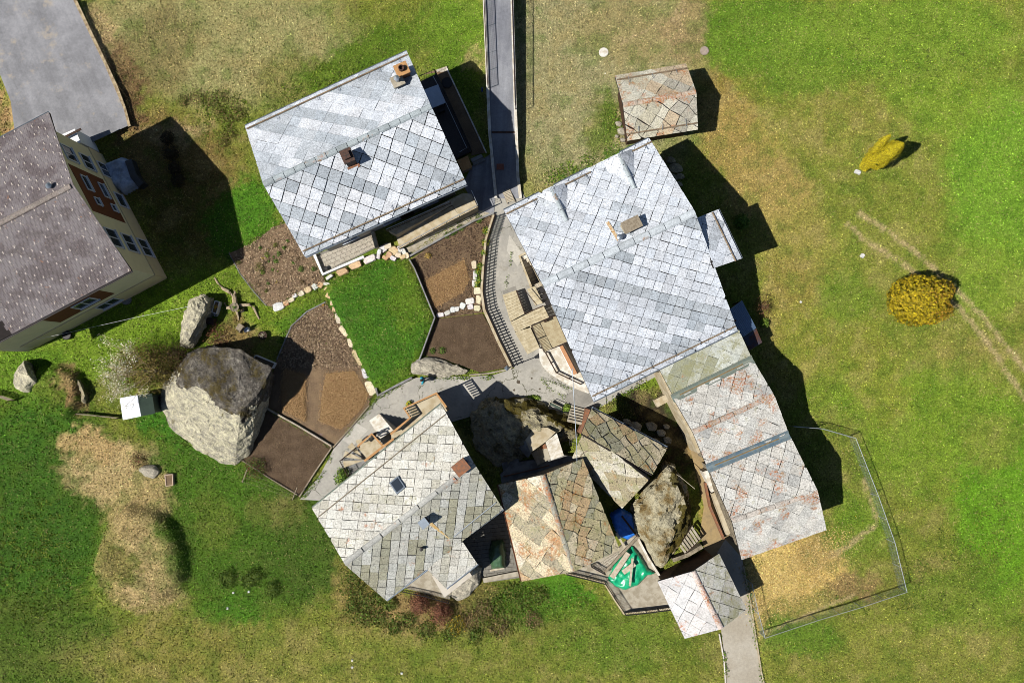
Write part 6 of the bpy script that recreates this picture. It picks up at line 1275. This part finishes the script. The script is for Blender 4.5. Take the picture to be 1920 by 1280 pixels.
for dx in (-0.24, 0, 0.24): MB().box((p.x+dx*0.8, p.y+dx*0.5, 1.12), (0.07, 0.42, 0.26), 0.56).ob('web', M['concrete_pale'], cb)
for dy in (-0.19, 0, 0.19): MB().box((p.x-dy*0.53, p.y+dy*0.85, 1.12), (0.55, 0.06, 0.255), 0.56).ob('wall', M['concrete_pale'], cb)
# little metal shed by the boulder
T = thing('metal_shed', 'small white-and-green metal tool shed beside the huge boulder', 'shed', P(258, 762, 0))
q = house_points((225, 746, 1.7), (231, 787, 1.7), (258, 740, 2.1), (265, 780, 2.1), (285, 738, 1.7), (291, 775, 1.7)); walls(T, *q, M['green_sheet'], 0.12, 0.1, -0.2, 0.06)
for (a, b, c, d), mt, nm in (((q[0], q[1], q[3], q[2]), M['white_sheet'], 'white roof sheet'), ((q[4], q[5], q[3], q[2]), M['green_sheet'], 'dark green roof sheet')):
    S = Slope(a, b, c, d); MB().add(*S.prism(S.poly, -0.01, 0.03)).ob('roof_sheet', mt, T, label=nm)
jn = thing('stacked_chairs', 'dark stacked chairs squeezed between tool shed and huge boulder', 'chairs', P(293, 756, 0))
for i in range(4): p = P(292, 746+6*i, 0.6); MB().box((p.x, p.y, 0.55), (0.5, 0.12, 0.06), 0.1).ob('seat', M['black_metal'], jn); MB().box((p.x+0.22, p.y, 0.3), (0.05, 0.1, 0.6), 0.1).ob('leg', M['black_metal'], jn); MB().box((p.x-0.22, p.y, 0.3), (0.05, 0.1, 0.6), 0.1).ob('leg', M['black_metal'], jn)
# corrugated lean-to
T = thing('tin_lean_to', 'blue corrugated tin lean-to with a rusty lower sheet behind the largest house', 'lean-to', P(1398, 610, 0))
def corrugated(T, a, b, c, d, mat, nm):
    A, B, Cc, D = (Vector(v) for v in (a, b, c, d)); n = 26; v = []; f = []
    for i in range(n*2+1):
        t = i/(n*2); h = Vector((0, 0, 0.035 if i % 2 else 0)); v += [A.lerp(B, t)+h, D.lerp(Cc, t)+h]
        if i: f.append((2*i-2, 2*i, 2*i+1, 2*i-1))
    o = ob('tin_sheet', v, f, mat, T, label=nm); sm = o.modifiers.new('thick', 'SOLIDIFY'); sm.thickness = 0.02
corrugated(T, P(1364, 583, 2.5), P(1393, 632, 2.5), P(1418, 615, 2.2), P(1391, 563, 2.2), plain('tin_blue', C(122, 148, 182), 0.15, 2, 0.5, 0.4, 0.3, 0.0), 'blue-grey tin sheet')
corrugated(T, P(1393, 633, 2.49), P(1405, 657, 2.49), P(1429, 642, 2.19), P(1418, 616, 2.19), plain('tin_rust', C(122, 84, 70), 0.4, 1.5, 0.8, c2=C(96, 104, 124)), 'rusty lower tin sheet')
for x, y in ((1390, 566), (1427, 640)): MB().box((P(x, y, 2).x, P(x, y, 2).y, 1.0), (0.1, 0.1, 2.2)).ob('post', M['wood_dark'], T)
MB().beam(P(1374, 604, 2.62), P(1380, 600, 2.58), 0.14, 0.06).ob('weight', M['copper_rust'], T)
# street lamp
T = thing('path_lamp', 'white-hooded path lamp at the bend of the asphalt path', 'lamp', P(951, 690, 0)); b = P(951, 690, 0)
MB().lathe(b, [(0.06, 0), (0.045, 0.1), (0.035, 3.0)], 8).ob('post', M['black_metal'], T); lp = MB().lathe(b+Vector((0, 0, 3.0)), [(0.10, 0), (0.17, 0.32), (0.165, 0.34), (0.02, 0.46)], 4).ob('lantern', M['white_paint'], T)
MB().lathe(b+Vector((0, 0, 3.35)), [(0.21, 0), (0.20, 0.03), (0.03, 0.16)], 4).ob('cap', M['zinc'], lp)
# stump with roots and planted bowl
T = thing('root_stump', 'pale gnarled root stump with a planted bowl on the lawn', 'stump', P(440, 575, 0))
def root(pts, r, r2): MB().tube([P(x, y, z) for x, y, z in pts], r, 6, r2).ob('root', M['bark_pale'], T)
MB().lathe(P(441, 576, 0), [(0.34, -0.1), (0.28, 0.2), (0.3, 0.42), (0.02, 0.44)], 10).ob('stump', M['bark'], T)
root([(441, 570, 0.3), (439, 556, 0.35), (428, 546, 0.2), (418, 541, 0.12), (408, 530, 0.06), (402, 520, 0.04)], 0.2, 0.05); root([(450, 572, 0.3), (468, 571, 0.3), (476, 577, 0.2), (482, 590, 0.1), (486, 598, 0.05)], 0.14, 0.05)
root([(434, 576, 0.3), (426, 577, 0.15), (421, 568, 0.1)], 0.16, 0.08); root([(444, 584, 0.2), (447, 594, 0.1), (447, 600, 0.05)], 0.1, 0.04); root([(438, 556, 0.3), (441, 548, 0.3), (439, 545, 0.25)], 0.1, 0.05)
def pot(label, px, py, r, h, mat, plantpal, seed, z=0.0, name='plant_pot'):
    p = P(px, py, z); T = thing(name, label, 'pot', p); MB().lathe(p, [(r*0.75, 0), (r, h), (r*0.88, h), (r*0.8, h*0.8), (0.01, h*0.8)], 16).ob('pot', mat, T)
    c, d = cloud((p.x, p.y, z+h*0.95), (r*0.75, r*0.75, 0.12), 90, seed, 0.2); quads('foliage', c, d, np.full(len(c), 0.045), pal_cols(plantpal, len(c), seed), M['leaf'], T, seed=seed)
pot('planted bowl with green leaves resting on the root stump', 441, 576, 0.34, 0.2, M['wood_grey'], GRN+[(210, 214, 190)], 301, 0.45)
pot('round tub with pale stones and moss on the lawn', 495, 629, 0.33, 0.35, M['wood_dark'], [(200, 190, 170), (150, 140, 70), (224, 220, 210)], 302)
pot('small dark pot beside the root stump', 456, 582, 0.17, 0.3, M['black_metal'], [(110, 100, 70)], 303)
T = thing('garden_chair', 'wooden garden chair casting a shadow on the lawn', 'chair', P(452, 616, 0)); p = P(450, 614, 0.45)
MB().box((p.x, p.y, 0.45), (0.5, 0.5, 0.05), -0.6).ob('seat', M['wood_grey'], T); MB().box((p.x+0.26, p.y-0.2, 0.75), (0.06, 0.5, 0.6), -0.6).ob('backrest', M['wood_grey'], T)
for sx, sy in ((.2, .2), (.2, -.2), (-.2, .2), (-.2, -.2)): MB().box((p.x+sx, p.y+sy, 0.21), (0.05, 0.05, 0.42), -0.6).ob('leg', M['wood_dark'], T)
MB().box(P(463, 618, 0.25), (0.35, 0.3, 0.5), 0.3).ob('plastic_bin', M['white_sheet'], None, label='small pale plastic bin beside the garden chair', category='bin')
def trough(label, quad, z, mat, pals, seed, soilc=None):
    T = thing('planter_trough', label, 'planter', P(*quad[0], 0)); slab('trough_soil', quad, z-0.06, M['soil_mid'], T, z0=0.02); wall_run('frame', list(quad)+[quad[0]], z, 0.07, mat, 0.0, T)
    if pals:
        cx = sum(q[0] for q in quad)/4; cy = sum(q[1] for q in quad)/4; p = P(cx, cy, z); c, d = cloud((p.x, p.y, z+0.05), (0.3, 0.3, 0.15), 90, seed, 0.2); quads('foliage', c, d, np.full(len(c), 0.04), pal_cols(pals, len(c), seed), M['leaf'], T, seed=seed)
trough('white-framed raised planter beside the huge boulder', [(479, 666), (515, 681), (510, 690), (474, 674)], 0.6, M['white_paint'], None, 1)
trough('white trough with orange and yellow flowers under the rock fin', [(403, 564), (411, 566), (405, 588), (397, 585)], 0.6, M['white_paint'], YEL+[(224, 140, 40)], 311)
trough('pale wooden crate frame lying in the straw grass', [(309, 890), (323, 889), (324, 909), (311, 911)], 0.3, plain('crate_pink', C(216, 190, 168), 0.1, 4), None, 1)
MB().lathe(P(407, 590, 0), [(0.12, 0), (0.16, 0.3), (0.14, 0.3), (0.12, 0.05), (0.01, 0.05)], 14).ob('bucket', M['white_paint'], None, label='white bucket beside the orange-flowered trough', category='bucket')
T = thing('wooden_chest', 'brown wooden chest with two round holes under the rock fin', 'chest', P(394, 602, 0)); p = P(394, 602, 0.5); MB().box((p.x, p.y, 0.28), (0.62, 0.5, 0.56), -0.2).ob('body', M['wood_dark'], T)
for s in (-0.12, 0.12): MB().lathe((p.x+s*0.2, p.y+s, 0.562), [(0.09, 0), (0.09, 0.012), (0.01, 0.012)], 10).ob('hole', M['black_metal'], T)
disc('black_tub', 124, 628, 0.36, M['black_metal'], 0.3, 'black round tub in the grass by the clothesline', 'tub')
def pole_tube(label, name, pts, r, mat, cat): return MB().tube([P(*p) for p in pts], r, 5).ob(name, mat, None, label=label, category=cat)
pole_tube('pale clothesline from the beige house corner to the rock fin', 'clothesline', [(50, 640, 1.9), (130, 623, 1.75), (250, 596, 1.7), (356, 574, 1.8)], 0.009, M['white_paint'], 'line')
pole_tube('overhead cable from the largest house to the mossy hut', 'overhead_cable', [(1073, 690, 4.2), (1077, 760, 3.8), (1081, 830, 3.8), (1082, 868, 4.0)], 0.025, M['zinc'], 'cable')
pole_tube('thin rope from the mossy hut gutter across the rock', 'rope', [(1246, 876, 2.6), (1275, 893, 2.3), (1303, 916, 2.2)], 0.02, M['wood_plank'], 'rope')
pole_tube('small blue and red pole stuck in the shaded grass by the lane', 'marker_pole', [(904, 172, 0.0), (904, 165, 0.5)], 0.05, plain('pole_blue', C(60, 90, 200), 0.1, 4), 'pole')
# wire trellis
T = thing('wire_trellis', 'white wire trellis between two leaning posts below the dark soil bed', 'trellis', P(505, 905, 0))
for x, y in ((454, 904), (548, 937)): MB().beam(P(x, y, 0), P(x+9, y-24, 1.6), 0.05, 0.05).ob('post', M['wood_grey'], T)
for i in (0, 2, 4): z = 0.3+0.3*i; MB().tube([P(455+1.6*i, 903-4.2*i, z), P(503+1.3*i, 918-3.7*i, z-0.03), P(549+1.0*i, 935-3.2*i, z)], 0.007, 4).ob('wire', M['wood_grey'], T)
T = thing('metal_swing_frame', 'light tubular frame bench at the edge of the middle outcrop', 'bench', P(1040, 765, 0)); fr_ = [(1027, 765, 0.0), (1032, 753, 0.75), (1053, 763, 0.75), (1051, 772, 0.0)]
MB().tube([P(*q) for q in fr_], 0.03, 6).ob('frame', M['wood_plank'], T); slab('seat', [(1029, 758), (1050, 768), (1052, 763), (1032, 753)], 0.45, M['green_sheet'], T, z0=0.4)
T = thing('iron_grille', 'small dark iron grille leaning at the foot of the mossy hut', 'grille', P(1075, 828, 1.2))
for i in range(4): MB().beam(P(1067+4.5*i, 823+0.3*i, 1.4), P(1068+4.3*i, 834+0.3*i, 1.4), 0.03, 0.03).ob('bar', M['black_metal'], T)
for j in range(3): MB().beam(P(1067, 823+5*j, 1.43), P(1082, 824+5*j, 1.43), 0.03, 0.03).ob('bar', M['black_metal'], T)
def slat_fence(label, pts, h, n=3):
    T = thing('slat_fence', label, 'fence', P(*pts[0], 0)); W = [G(x, y) for x, y in pts]; up = Vector((0, 0, 1))
    for i in range(n): z = h*(i+1)/n; MB().tube([p+up*z for p in W], 0.03, 4).ob('rail', M['wood_grey'], T)
    for a, b in zip(W[:-1], W[1:]):
        m = max(1, round((b-a).length/1.2))
        for i in range(m+1): MB().beam(a.lerp(b, i/m), a.lerp(b, i/m)+up*h*1.05, 0.07, 0.07, up=(1, 0.01, 0)).ob('post', M['wood_dark'], T)
slat_fence('short slatted fence running off the left edge of the lawn', [(-20, 734), (5, 741), (30, 750)], 0.9, 5); slat_fence('short wire-and-slat fence between hollow and tool shed', [(150, 775), (190, 779), (227, 783)], 0.6, 4)
# netted pen
PEN = [(1478, 797), (1530, 801), (1590, 818), (1632, 925), (1662, 1010), (1684, 1100), (1600, 1128), (1520, 1152), (1424, 1184), (1412, 1140), (1400, 1085)]
T = thing('net_pen', 'grey wire-net pen fence around the straw-coloured run beside the barns', 'fence', P(1560, 980, 0)); W = [G(x, y) for x, y in PEN]; up = Vector((0, 0, 1)); net = MB(); H_ = 1.35
for p in W: MB().tube([p-up*0.2, p+up*H_], 0.03, 6).ob('post', M['steel'], T)
for a, b in zip(W[:-1], W[1:]):
    MB().tube([a+up*H_, b+up*H_], 0.024, 6).ob('top_rail', M['steel'], T); L = (b-a).length; n = int(L/0.11)
    if L > 3.2: m_ = a.lerp(b, 0.5); MB().tube([m_, m_+up*H_], 0.022, 6).ob('post', M['steel'], T)
    for i in range(n+1):
        p = a.lerp(b, i/n); net.beam(p+up*0.02, a.lerp(b, min(1, (i+3)/n))+up*H_, 0.006, 0.006); net.beam(p+up*H_, a.lerp(b, min(1, (i+3)/n))+up*0.02, 0.006, 0.006)
    for z in (0.45, 0.9): net.beam(a+up*z, b+up*z, 0.007, 0.007)
net.ob('net', plain('net_wire', C(150, 164, 158), 0.1, 4, 0.6), T, kind='stuff')
# small bits in the meadows
rough_stone(thing('marker_stone', 'lone white square stone in the meadow left of the golden bush', 'stone', P(1618, 479, 0)), 1618, 479, 8, 8, 30, 'w', 0.15, 4)
for i, (x, y) in enumerate([(437, 1111), (466, 1109), (426, 1140), (660, 1238), (660, 1251), (753, 1262), (1502, 566)]):
    rough_stone(thing('field_stone', 'tiny white stone lying loose in the lower meadow grass', 'stone', P(x, y, 0), 'loose white stones in the grass'), x, y, 4.5, 4, i*37, 'w', 0.1, i)
slab('balcony_table', [(1020, 600), (1024, 598), (1026, 602), (1022, 604)], 2.75, M['wood_dark'], z0=2.04, label='small dark table in the corner of the wooden balcony', category='table')

# ================================================================ PERSON on the path
b = P(795, 712, 0.0); T = thing('person', 'person in a turquoise jacket walking on the curved path', 'person', b)
def skinned(name, nodes, edges, mat, parent, sub=1):
    me = bpy.data.meshes.new(name); me.from_pydata([tuple(n[:3]) for n in nodes], edges, []); o = bpy.data.objects.new(name, me); link(o, parent, WLOC[parent].copy())
    sk = o.modifiers.new('skin', 'SKIN')
    if not me.skin_vertices: return o
    for sv, n in zip(me.skin_vertices[0].data, nodes): sv.radius = (n[3], n[3]); sv.use_root = False
    me.skin_vertices[0].data[0].use_root = True
    ss_ = o.modifiers.new('sub', 'SUBSURF'); ss_.levels = sub; ss_.render_levels = sub; me.materials.append(mat); return o
fx = 0.93; body = [(0, 0, .80, .13), (0, 0, 1.02, .13), (0, 0.0, 1.22, .14), (0, 0, 1.33, .06), (0.02, 0, 1.42, .085), (0.03, 0, 1.52, .09), (0.03, 0, 1.6, .06),
  (0, .17, 1.26, .06), (.08, .23, 1.02, .045), (.2, .22, .86, .032), (0, -.17, 1.26, .06), (-.08, -.23, 1.02, .045), (-.05, -.24, .8, .032),
  (0, .09, .76, .085), (.12, .09, .44, .06), (.06, .09, .08, .04), (.18, .09, .04, .035), (0, -.09, .76, .085), (-.02, -.09, .44, .06), (-.2, -.09, .1, .04), (-.1, -.09, .04, .035)]
ed = [(0, 1), (1, 2), (2, 3), (3, 4), (4, 5), (5, 6), (2, 7), (7, 8), (8, 9), (2, 10), (10, 11), (11, 12), (0, 13), (13, 14), (14, 15), (15, 16), (0, 17), (17, 18), (18, 19), (19, 20)]
for w_, sgn in ((9, 1), (12, -1)):
    x, y, z, _ = body[w_]; palm = len(body); body.append((x+0.02, y, z-0.06, .028)); ed.append((w_, palm))
    for k2 in range(5):
        dx = (-0.03+0.018*k2) if k2 < 4 else 0.05; i0 = len(body); L_ = (0.055, 0.065, 0.062, 0.048, 0.03)[k2]; body += [(x+0.02+dx*0.8, y, z-0.09 if k2 < 4 else z-0.05, .009), (x+0.03+dx, y-sgn*0.015, z-0.09-L_ if k2 < 4 else z-0.05-L_, .008)]; ed += [(palm, i0), (i0, i0+1)]
skinned('body', body, ed, plain('skin', C(216, 170, 140), 0.05, 5), T, 2)
jk = [(0, 0, .84, .155), (0, 0, 1.04, .155), (0, 0, 1.24, .165), (0, 0, 1.34, .085), (0, .18, 1.27, .085), (.08, .235, 1.03, .068), (.18, .225, .89, .052), (0, -.18, 1.27, .085), (-.08, -.235, 1.03, .068), (-.055, -.24, .84, .052)]
skinned('jacket', jk, [(0, 1), (1, 2), (2, 3), (2, 4), (4, 5), (5, 6), (2, 7), (7, 8), (8, 9)], plain('jacket_cloth', C(40, 164, 190), 0.15, 8), T, 2)
tr_ = [(0, 0, .84, .14), (0, .09, .76, .1), (.12, .09, .44, .075), (.06, .09, .12, .06), (0, -.09, .76, .1), (-.02, -.09, .44, .075), (-.19, -.09, .14, .06)]
skinned('trousers', tr_, [(0, 1), (1, 2), (2, 3), (0, 4), (4, 5), (5, 6)], plain('trouser_cloth', C(46, 52, 74), 0.1, 8), T, 2)
hb = b+Vector((0.02, 0, 1.5)); MB().lathe(hb, [(0.10, -0.06), (0.108, 0.02), (0.095, 0.09), (0.06, 0.125), (0.01, 0.135)], 14).ob('hair', plain('hair_brown', C(70, 52, 42), 0.2, 20), T, smooth=True)
for sy in (-1, 1): MB().lathe(b+Vector((0.125, sy*0.035, 1.50)), [(0.002, -0.012), (0.012, 0), (0.002, 0.012)], 6).ob('eye', M['black_metal'], T)
MB().add([b+Vector(q) for q in ((.118, -.015, 1.46), (.118, .015, 1.46), (.145, 0, 1.455), (.12, 0, 1.50))], [(0, 2, 1), (0, 3, 2), (1, 2, 3), (0, 1, 3)]).ob('nose', plain('skin_nose', C(212, 164, 134), 0.05, 5), T)
MB().box(b+Vector((0.115, 0, 1.425)), (0.02, 0.05, 0.012)).ob('mouth', plain('lip', C(170, 96, 90), 0.05, 5), T)
for sx, sy in ((.13, .09), (-.14, -.09)): MB().box(b+Vector((sx, sy, 0.035)), (0.26, 0.1, 0.07)).ob('shoe', M['white_paint'], T)
T.rotation_euler = (0, 0, math.radians(200))

# ---------------------------------------------------------------- tell repeats apart by their order
ORD = ['leftmost', 'second', 'third', 'fourth', 'fifth', 'sixth', 'seventh', 'eighth', 'ninth', 'tenth', 'eleventh', 'twelfth', 'thirteenth', 'fourteenth', 'fifteenth', 'sixteenth', 'seventeenth', 'eighteenth', 'nineteenth', 'twentieth']
byg = {}
for o in list(bpy.data.objects):
    if o.parent is None and o.get('group'): byg.setdefault(o['label'], []).append(o)
for lb, L in byg.items():
    if len(lb.split()) > 12: print('LONG', lb)
    if 1 < len(L) <= 20:
        L.sort(key=lambda o: WLOC[o].x)
        for i, o in enumerate(L): o['label'] = (ORD[i]+', ' if i == 0 else ORD[i]+' from the left, ')+lb
# ================================================================ TURF, LITTER
NOGRASS = [YARD, PATH, LOWPATH[:7]+[(1392, 1046), (1330, 1060)], BED_A, BED_B, BED_C, BED_D, BED_E, VERGE, [(905, -50), (966, -50), (978, 372), (925, 372)], [(1300, 800), (1392, 1046), (1330, 1060), (1300, 1010), (1310, 960), (1240, 830), (1200, 760), (1250, 735)],
 [(930, 890), (1100, 850), (1180, 1010), (1250, 1100), (1256, 1138), (1170, 1148), (1130, 1090), (980, 1090), (905, 1090), (890, 1060)], [(786, 142), (835, 125), (912, 286), (932, 300), (932, 400), (870, 400), (760, 480), (700, 490), (606, 516), (590, 478)], [(612, 760), (690, 768), (830, 736), (850, 780), (940, 950), (840, 1125), (757, 1103), (600, 950)]]
def turf_pts(n, seed, dens=None):
    g = np.random.default_rng(seed); X = g.uniform(-41, 41, n); Y = g.uniform(-25.5, 29.5, n); px, py = to_px(X, Y); ok = np.ones(n, bool)
    for q in NOGRASS: ok &= ~inside(q, px, py)
    return X[ok], Y[ok], px[ok], py[ok]
def tufts(name, label, n, seed, size, colf, up=0.5, hi=0.03, keepf=None):
    X, Y, px, py = turf_pts(n, seed); g = np.random.default_rng(seed+1)
    if keepf is not None: kp = keepf(px, py, g); X, Y, px, py = X[kp], Y[kp], px[kp], py[kp]
    Z = ground_z(X, Y)+hi*g.uniform(0.3, 1.2, len(X)); c = np.stack([X, Y, Z], 1); d = g.normal(size=c.shape)*[1, 1, 0.3]+[0, 0, up]
    o = quads(name, c, d, g.uniform(0.5, 1.4, len(X))*size, colf(px, py, g), M['turf_leaf'], aspect=0.75, seed=seed, wloc=(0, 0, 0)); return tag(o, label, 'grass', kind='stuff')
k = NB('turf_leaf', 0.85, 0.12); M['turf_leaf'] = k.done(k.attr('zone').outputs['Color'])
def tc1(px, py, g):
    c = ground_col(px, py); v = np.exp(g.normal(0, 0.36, (len(px), 1)))*(0.66+0.72*fbm(px/5.0, py/5.0, 91, 3))[:, None]; c = c*v; dry = g.random(len(px)) < 0.15; c[dry] = c[dry]*0.45+np.array(C(184, 166, 116))*0.55
    lush = g.random(len(px)) < 0.14; c[lush] = c[lush]*0.45+np.array(C(84, 124, 34))*0.55; return np.clip(c, 0.008, 0.6)
tufts('grass', 'short meadow grass covering the ground around the houses', 400000, 11, 0.075, tc1, 0.8, 0.06)
# dandelion heads in the greener meadow
def dk_(px, py, g):
    c = ground_col(px, py); gr = (c[:, 1] > c[:, 0]*1.1) & (c[:, 1] > 0.1); pt = fbm(px/60, py/60, 5, 3) > 0.56; return gr & pt & (px > 1100)
o = tufts('meadow_flowers', 'scattered yellow dandelion heads in the right-hand meadow', 14000, 17, 0.035, lambda px, py, g: pal_cols([(222, 200, 40), (206, 188, 50)], len(px), 3), 2.0, 0.06, dk_); o['category'] = 'flowers'
# coarse dry grass on the mound
def dry_keep(px, py, g):
    px = px+(fbm(px/22, py/22, 31, 3)-0.5)*70; py = py+(fbm(px/22+7, py/22, 37, 3)-0.5)*70
    m = (((px-215)/110)**2+((py-880)/70)**2 < 1) | (((px-275)/85)**2+((py-1050)/95)**2 < 1) | (((px-260)/80)**2+((py-950)/60)**2 < 1); return m & (g.random(len(px)) < 0.6)
tufts('dry_grass', 'long pale dry grass on the mound at the lower left', 420000, 23, 0.075, lambda px, py, g: ground_col(px, py)*g.uniform(0.75, 1.5, (len(px), 1)), 1.3, 0.05, dry_keep)
# weedy leaf clumps
def weed_keep(px, py, g):
    z = [(1780, 1070, 70, 90), (1640, 1130, 90, 25), (1860, 1010, 40, 90), (560, 200, 60, 50), (640, 150, 60, 40), (60, 1050, 80, 120), (680, 1110, 50, 70), (840, 1170, 150, 30), (970, 1120, 70, 40), (1060, 1140, 60, 30), (1700, 110, 140, 50), (420, 215, 60, 50), (1120, 340, 90, 16)]
    m = np.zeros(len(px), bool)
    for a, b_, rx, ry in z: m |= ((px-a)/rx)**2+((py-b_)/ry)**2 < 1
    return m & (fbm(px/14, py/14, 8, 3) > 0.52)
tufts('weeds', 'patches of broad-leaved weeds in the meadow turf', 260000, 29, 0.10, lambda px, py, g: pal_cols([(112, 134, 40), (92, 116, 34), (128, 142, 52), (84, 100, 40)], len(px), 7), 1.2, 0.06, weed_keep)
# leaf litter and clods on the beds
def litter(name, label, poly, n, size, pals, seed, z=0.1, up=1.8, edge=0.06):
    W_ = pxs(poly); g = np.random.default_rng(seed); X = g.uniform(min(p.x for p in W_), max(p.x for p in W_), n); Y = g.uniform(min(p.y for p in W_), max(p.y for p in W_), n); px, py = to_px(X, Y); m = inside(poly, px, py); X, Y = X[m], Y[m]
    jx, jy = g.normal(size=len(X))*edge, g.normal(size=len(X))*edge; X = X+jx; Y = Y+jy
    c = np.stack([X, Y, z+g.uniform(0, 0.06, len(X))-0.25*np.hypot(jx, jy)*0], 1); o = quads(name, c, g.normal(size=c.shape)+[0, 0, up], g.uniform(0.5, 1.4, len(X))*size, pal_cols(pals, len(X), seed), M['turf_leaf'], aspect=0.9, seed=seed, wloc=(0, 0, 0)); return tag(o, label, 'litter', kind='stuff')
lbl = ['in the upper soil bed', 'on the left strip of the mulched bed', 'on the right strip of the mulched bed']
for i, mp in enumerate(MULCH): litter('leaf_mulch', 'pale brown leaf mulch '+lbl[i], mp, 9000, 0.04, [(196, 160, 114), (184, 148, 104), (168, 132, 90), (208, 174, 128), (146, 114, 78)], 41+i, 0.13, edge=0.13)
litter('straw_litter', 'dead straw stalks over the flower bed', BED_A, 5000, 0.08, [(178, 154, 124), (150, 128, 102), (186, 164, 134), (124, 104, 82)], 51, 0.08)
litter('straw_litter', 'dead stalks over the upper part of the mulched bed', [(545, 612), (575, 587), (610, 570), (655, 650), (680, 690), (520, 690)], 5000, 0.08, [(172, 150, 122), (142, 120, 98), (178, 156, 128), (112, 94, 76)], 53, 0.07)
litter('soil_clods', 'dark crumbly clods in the upper soil bed', BED_C, 8000, 0.06, [(120, 98, 78), (100, 82, 64), (140, 116, 92), (84, 66, 54)], 55, 0.05)
litter('soil_clods', 'fine crumbs on the lower dark soil bed', BED_D, 5000, 0.03, [(112, 92, 72), (140, 118, 90), (90, 72, 56)], 57, 0.04)
litter('soil_clods', 'fine crumbs on the dark square soil bed', BED_E, 6000, 0.03, [(112, 92, 72), (136, 114, 86), (90, 72, 56)], 59, 0.05)
litter('straw_litter', 'golden straw scattered in the netted pen', [(1402, 1060), (1550, 995), (1590, 1000), (1560, 1090), (1500, 1130), (1420, 1165)], 14000, 0.045, [(236, 206, 134), (222, 190, 114), (206, 172, 100), (240, 216, 156)], 61, 0.02, edge=0.5)

# weeds creeping in along the path edges and cracks
def edge_weeds(name, label, runs, n, seed, spread=0.12, size=0.06, pals=((120, 148, 52), (96, 128, 40), (138, 150, 66), (84, 108, 36))):
    g = np.random.default_rng(seed); pts = []
    for pl in runs:
        W_ = [P(x, y, 0) for x, y in pl]; L_ = [(b_-a_).length for a_, b_ in zip(W_[:-1], W_[1:])]; tot = sum(L_)
        for (a_, b_), l_ in zip(zip(W_[:-1], W_[1:]), L_):
            m = int(n*l_); t = g.random(m); cl = np.array([mnoise.noise(Vector((a_.x+(b_.x-a_.x)*q, a_.y+(b_.y-a_.y)*q, 0))*0.9) for q in t]); t = t[cl > -0.1]; q = np.stack([a_.x+(b_.x-a_.x)*t, a_.y+(b_.y-a_.y)*t, 0*t], 1)+g.normal(size=(len(t), 3))*[spread, spread, 0]; q[:, 2] = 0.03+g.uniform(0, 0.1, len(t)); pts.append(q)
    c = np.concatenate(pts); o = quads(name, c, g.normal(size=c.shape)+[0, 0, 1.2], g.uniform(0.5, 1.4, len(c))*size, pal_cols(pals, len(c), seed), M['turf_leaf'], seed=seed, wloc=(0, 0, 0)); return tag(o, label, 'weeds', kind='stuff')
edge_weeds('edge_weeds', 'weeds creeping along the edges of the asphalt path', [[(744, 724), (706, 748), (692, 768), (660, 803), (625, 845), (600, 892), (565, 936)], [(780, 710), (830, 708), (880, 709), (925, 706)], [(905, 770), (985, 751), (1040, 771)], [(1112, 770), (1165, 742), (1210, 718)]], 60, 71)
edge_weeds('path_moss', 'green moss line along the cracks in the path by the pale terrace', [[(999, 672), (1003, 695), (1015, 712), (1030, 727), (1048, 738), (1060, 752)], [(1015, 708), (1040, 718), (1070, 730)], [(960, 470), (955, 500), (948, 540)], [(1056, 742), (1066, 758)]], 55, 73, 0.08, 0.04)
edge_weeds('edge_weeds', 'grass tufts along the kerbs of the lower path', [[(1352, 1190), (1360, 1240), (1366, 1290)], [(1404, 1120), (1420, 1215), (1432, 1290)], [(1408, 1130), (1396, 1070)]], 50, 75, 0.1)
edge_weeds('edge_weeds', 'green weeds along the upper eave side of the largest house', [[(985, 350), (1020, 335), (1060, 322), (1100, 305), (1140, 285), (1165, 270)], [(1140, 200), (1150, 225), (1158, 255)]], 150, 77, 0.32, 0.08)

edge_weeds('edge_grass', 'grass and stray tufts creeping over the bed edges', [BED_A+[BED_A[0]], BED_B[:8], LAWN+[LAWN[0]], [(497, 763), (560, 800), (621, 838)]], 45, 79, 0.13, 0.06, ((92, 122, 40), (112, 134, 50), (140, 132, 80), (80, 104, 36)))
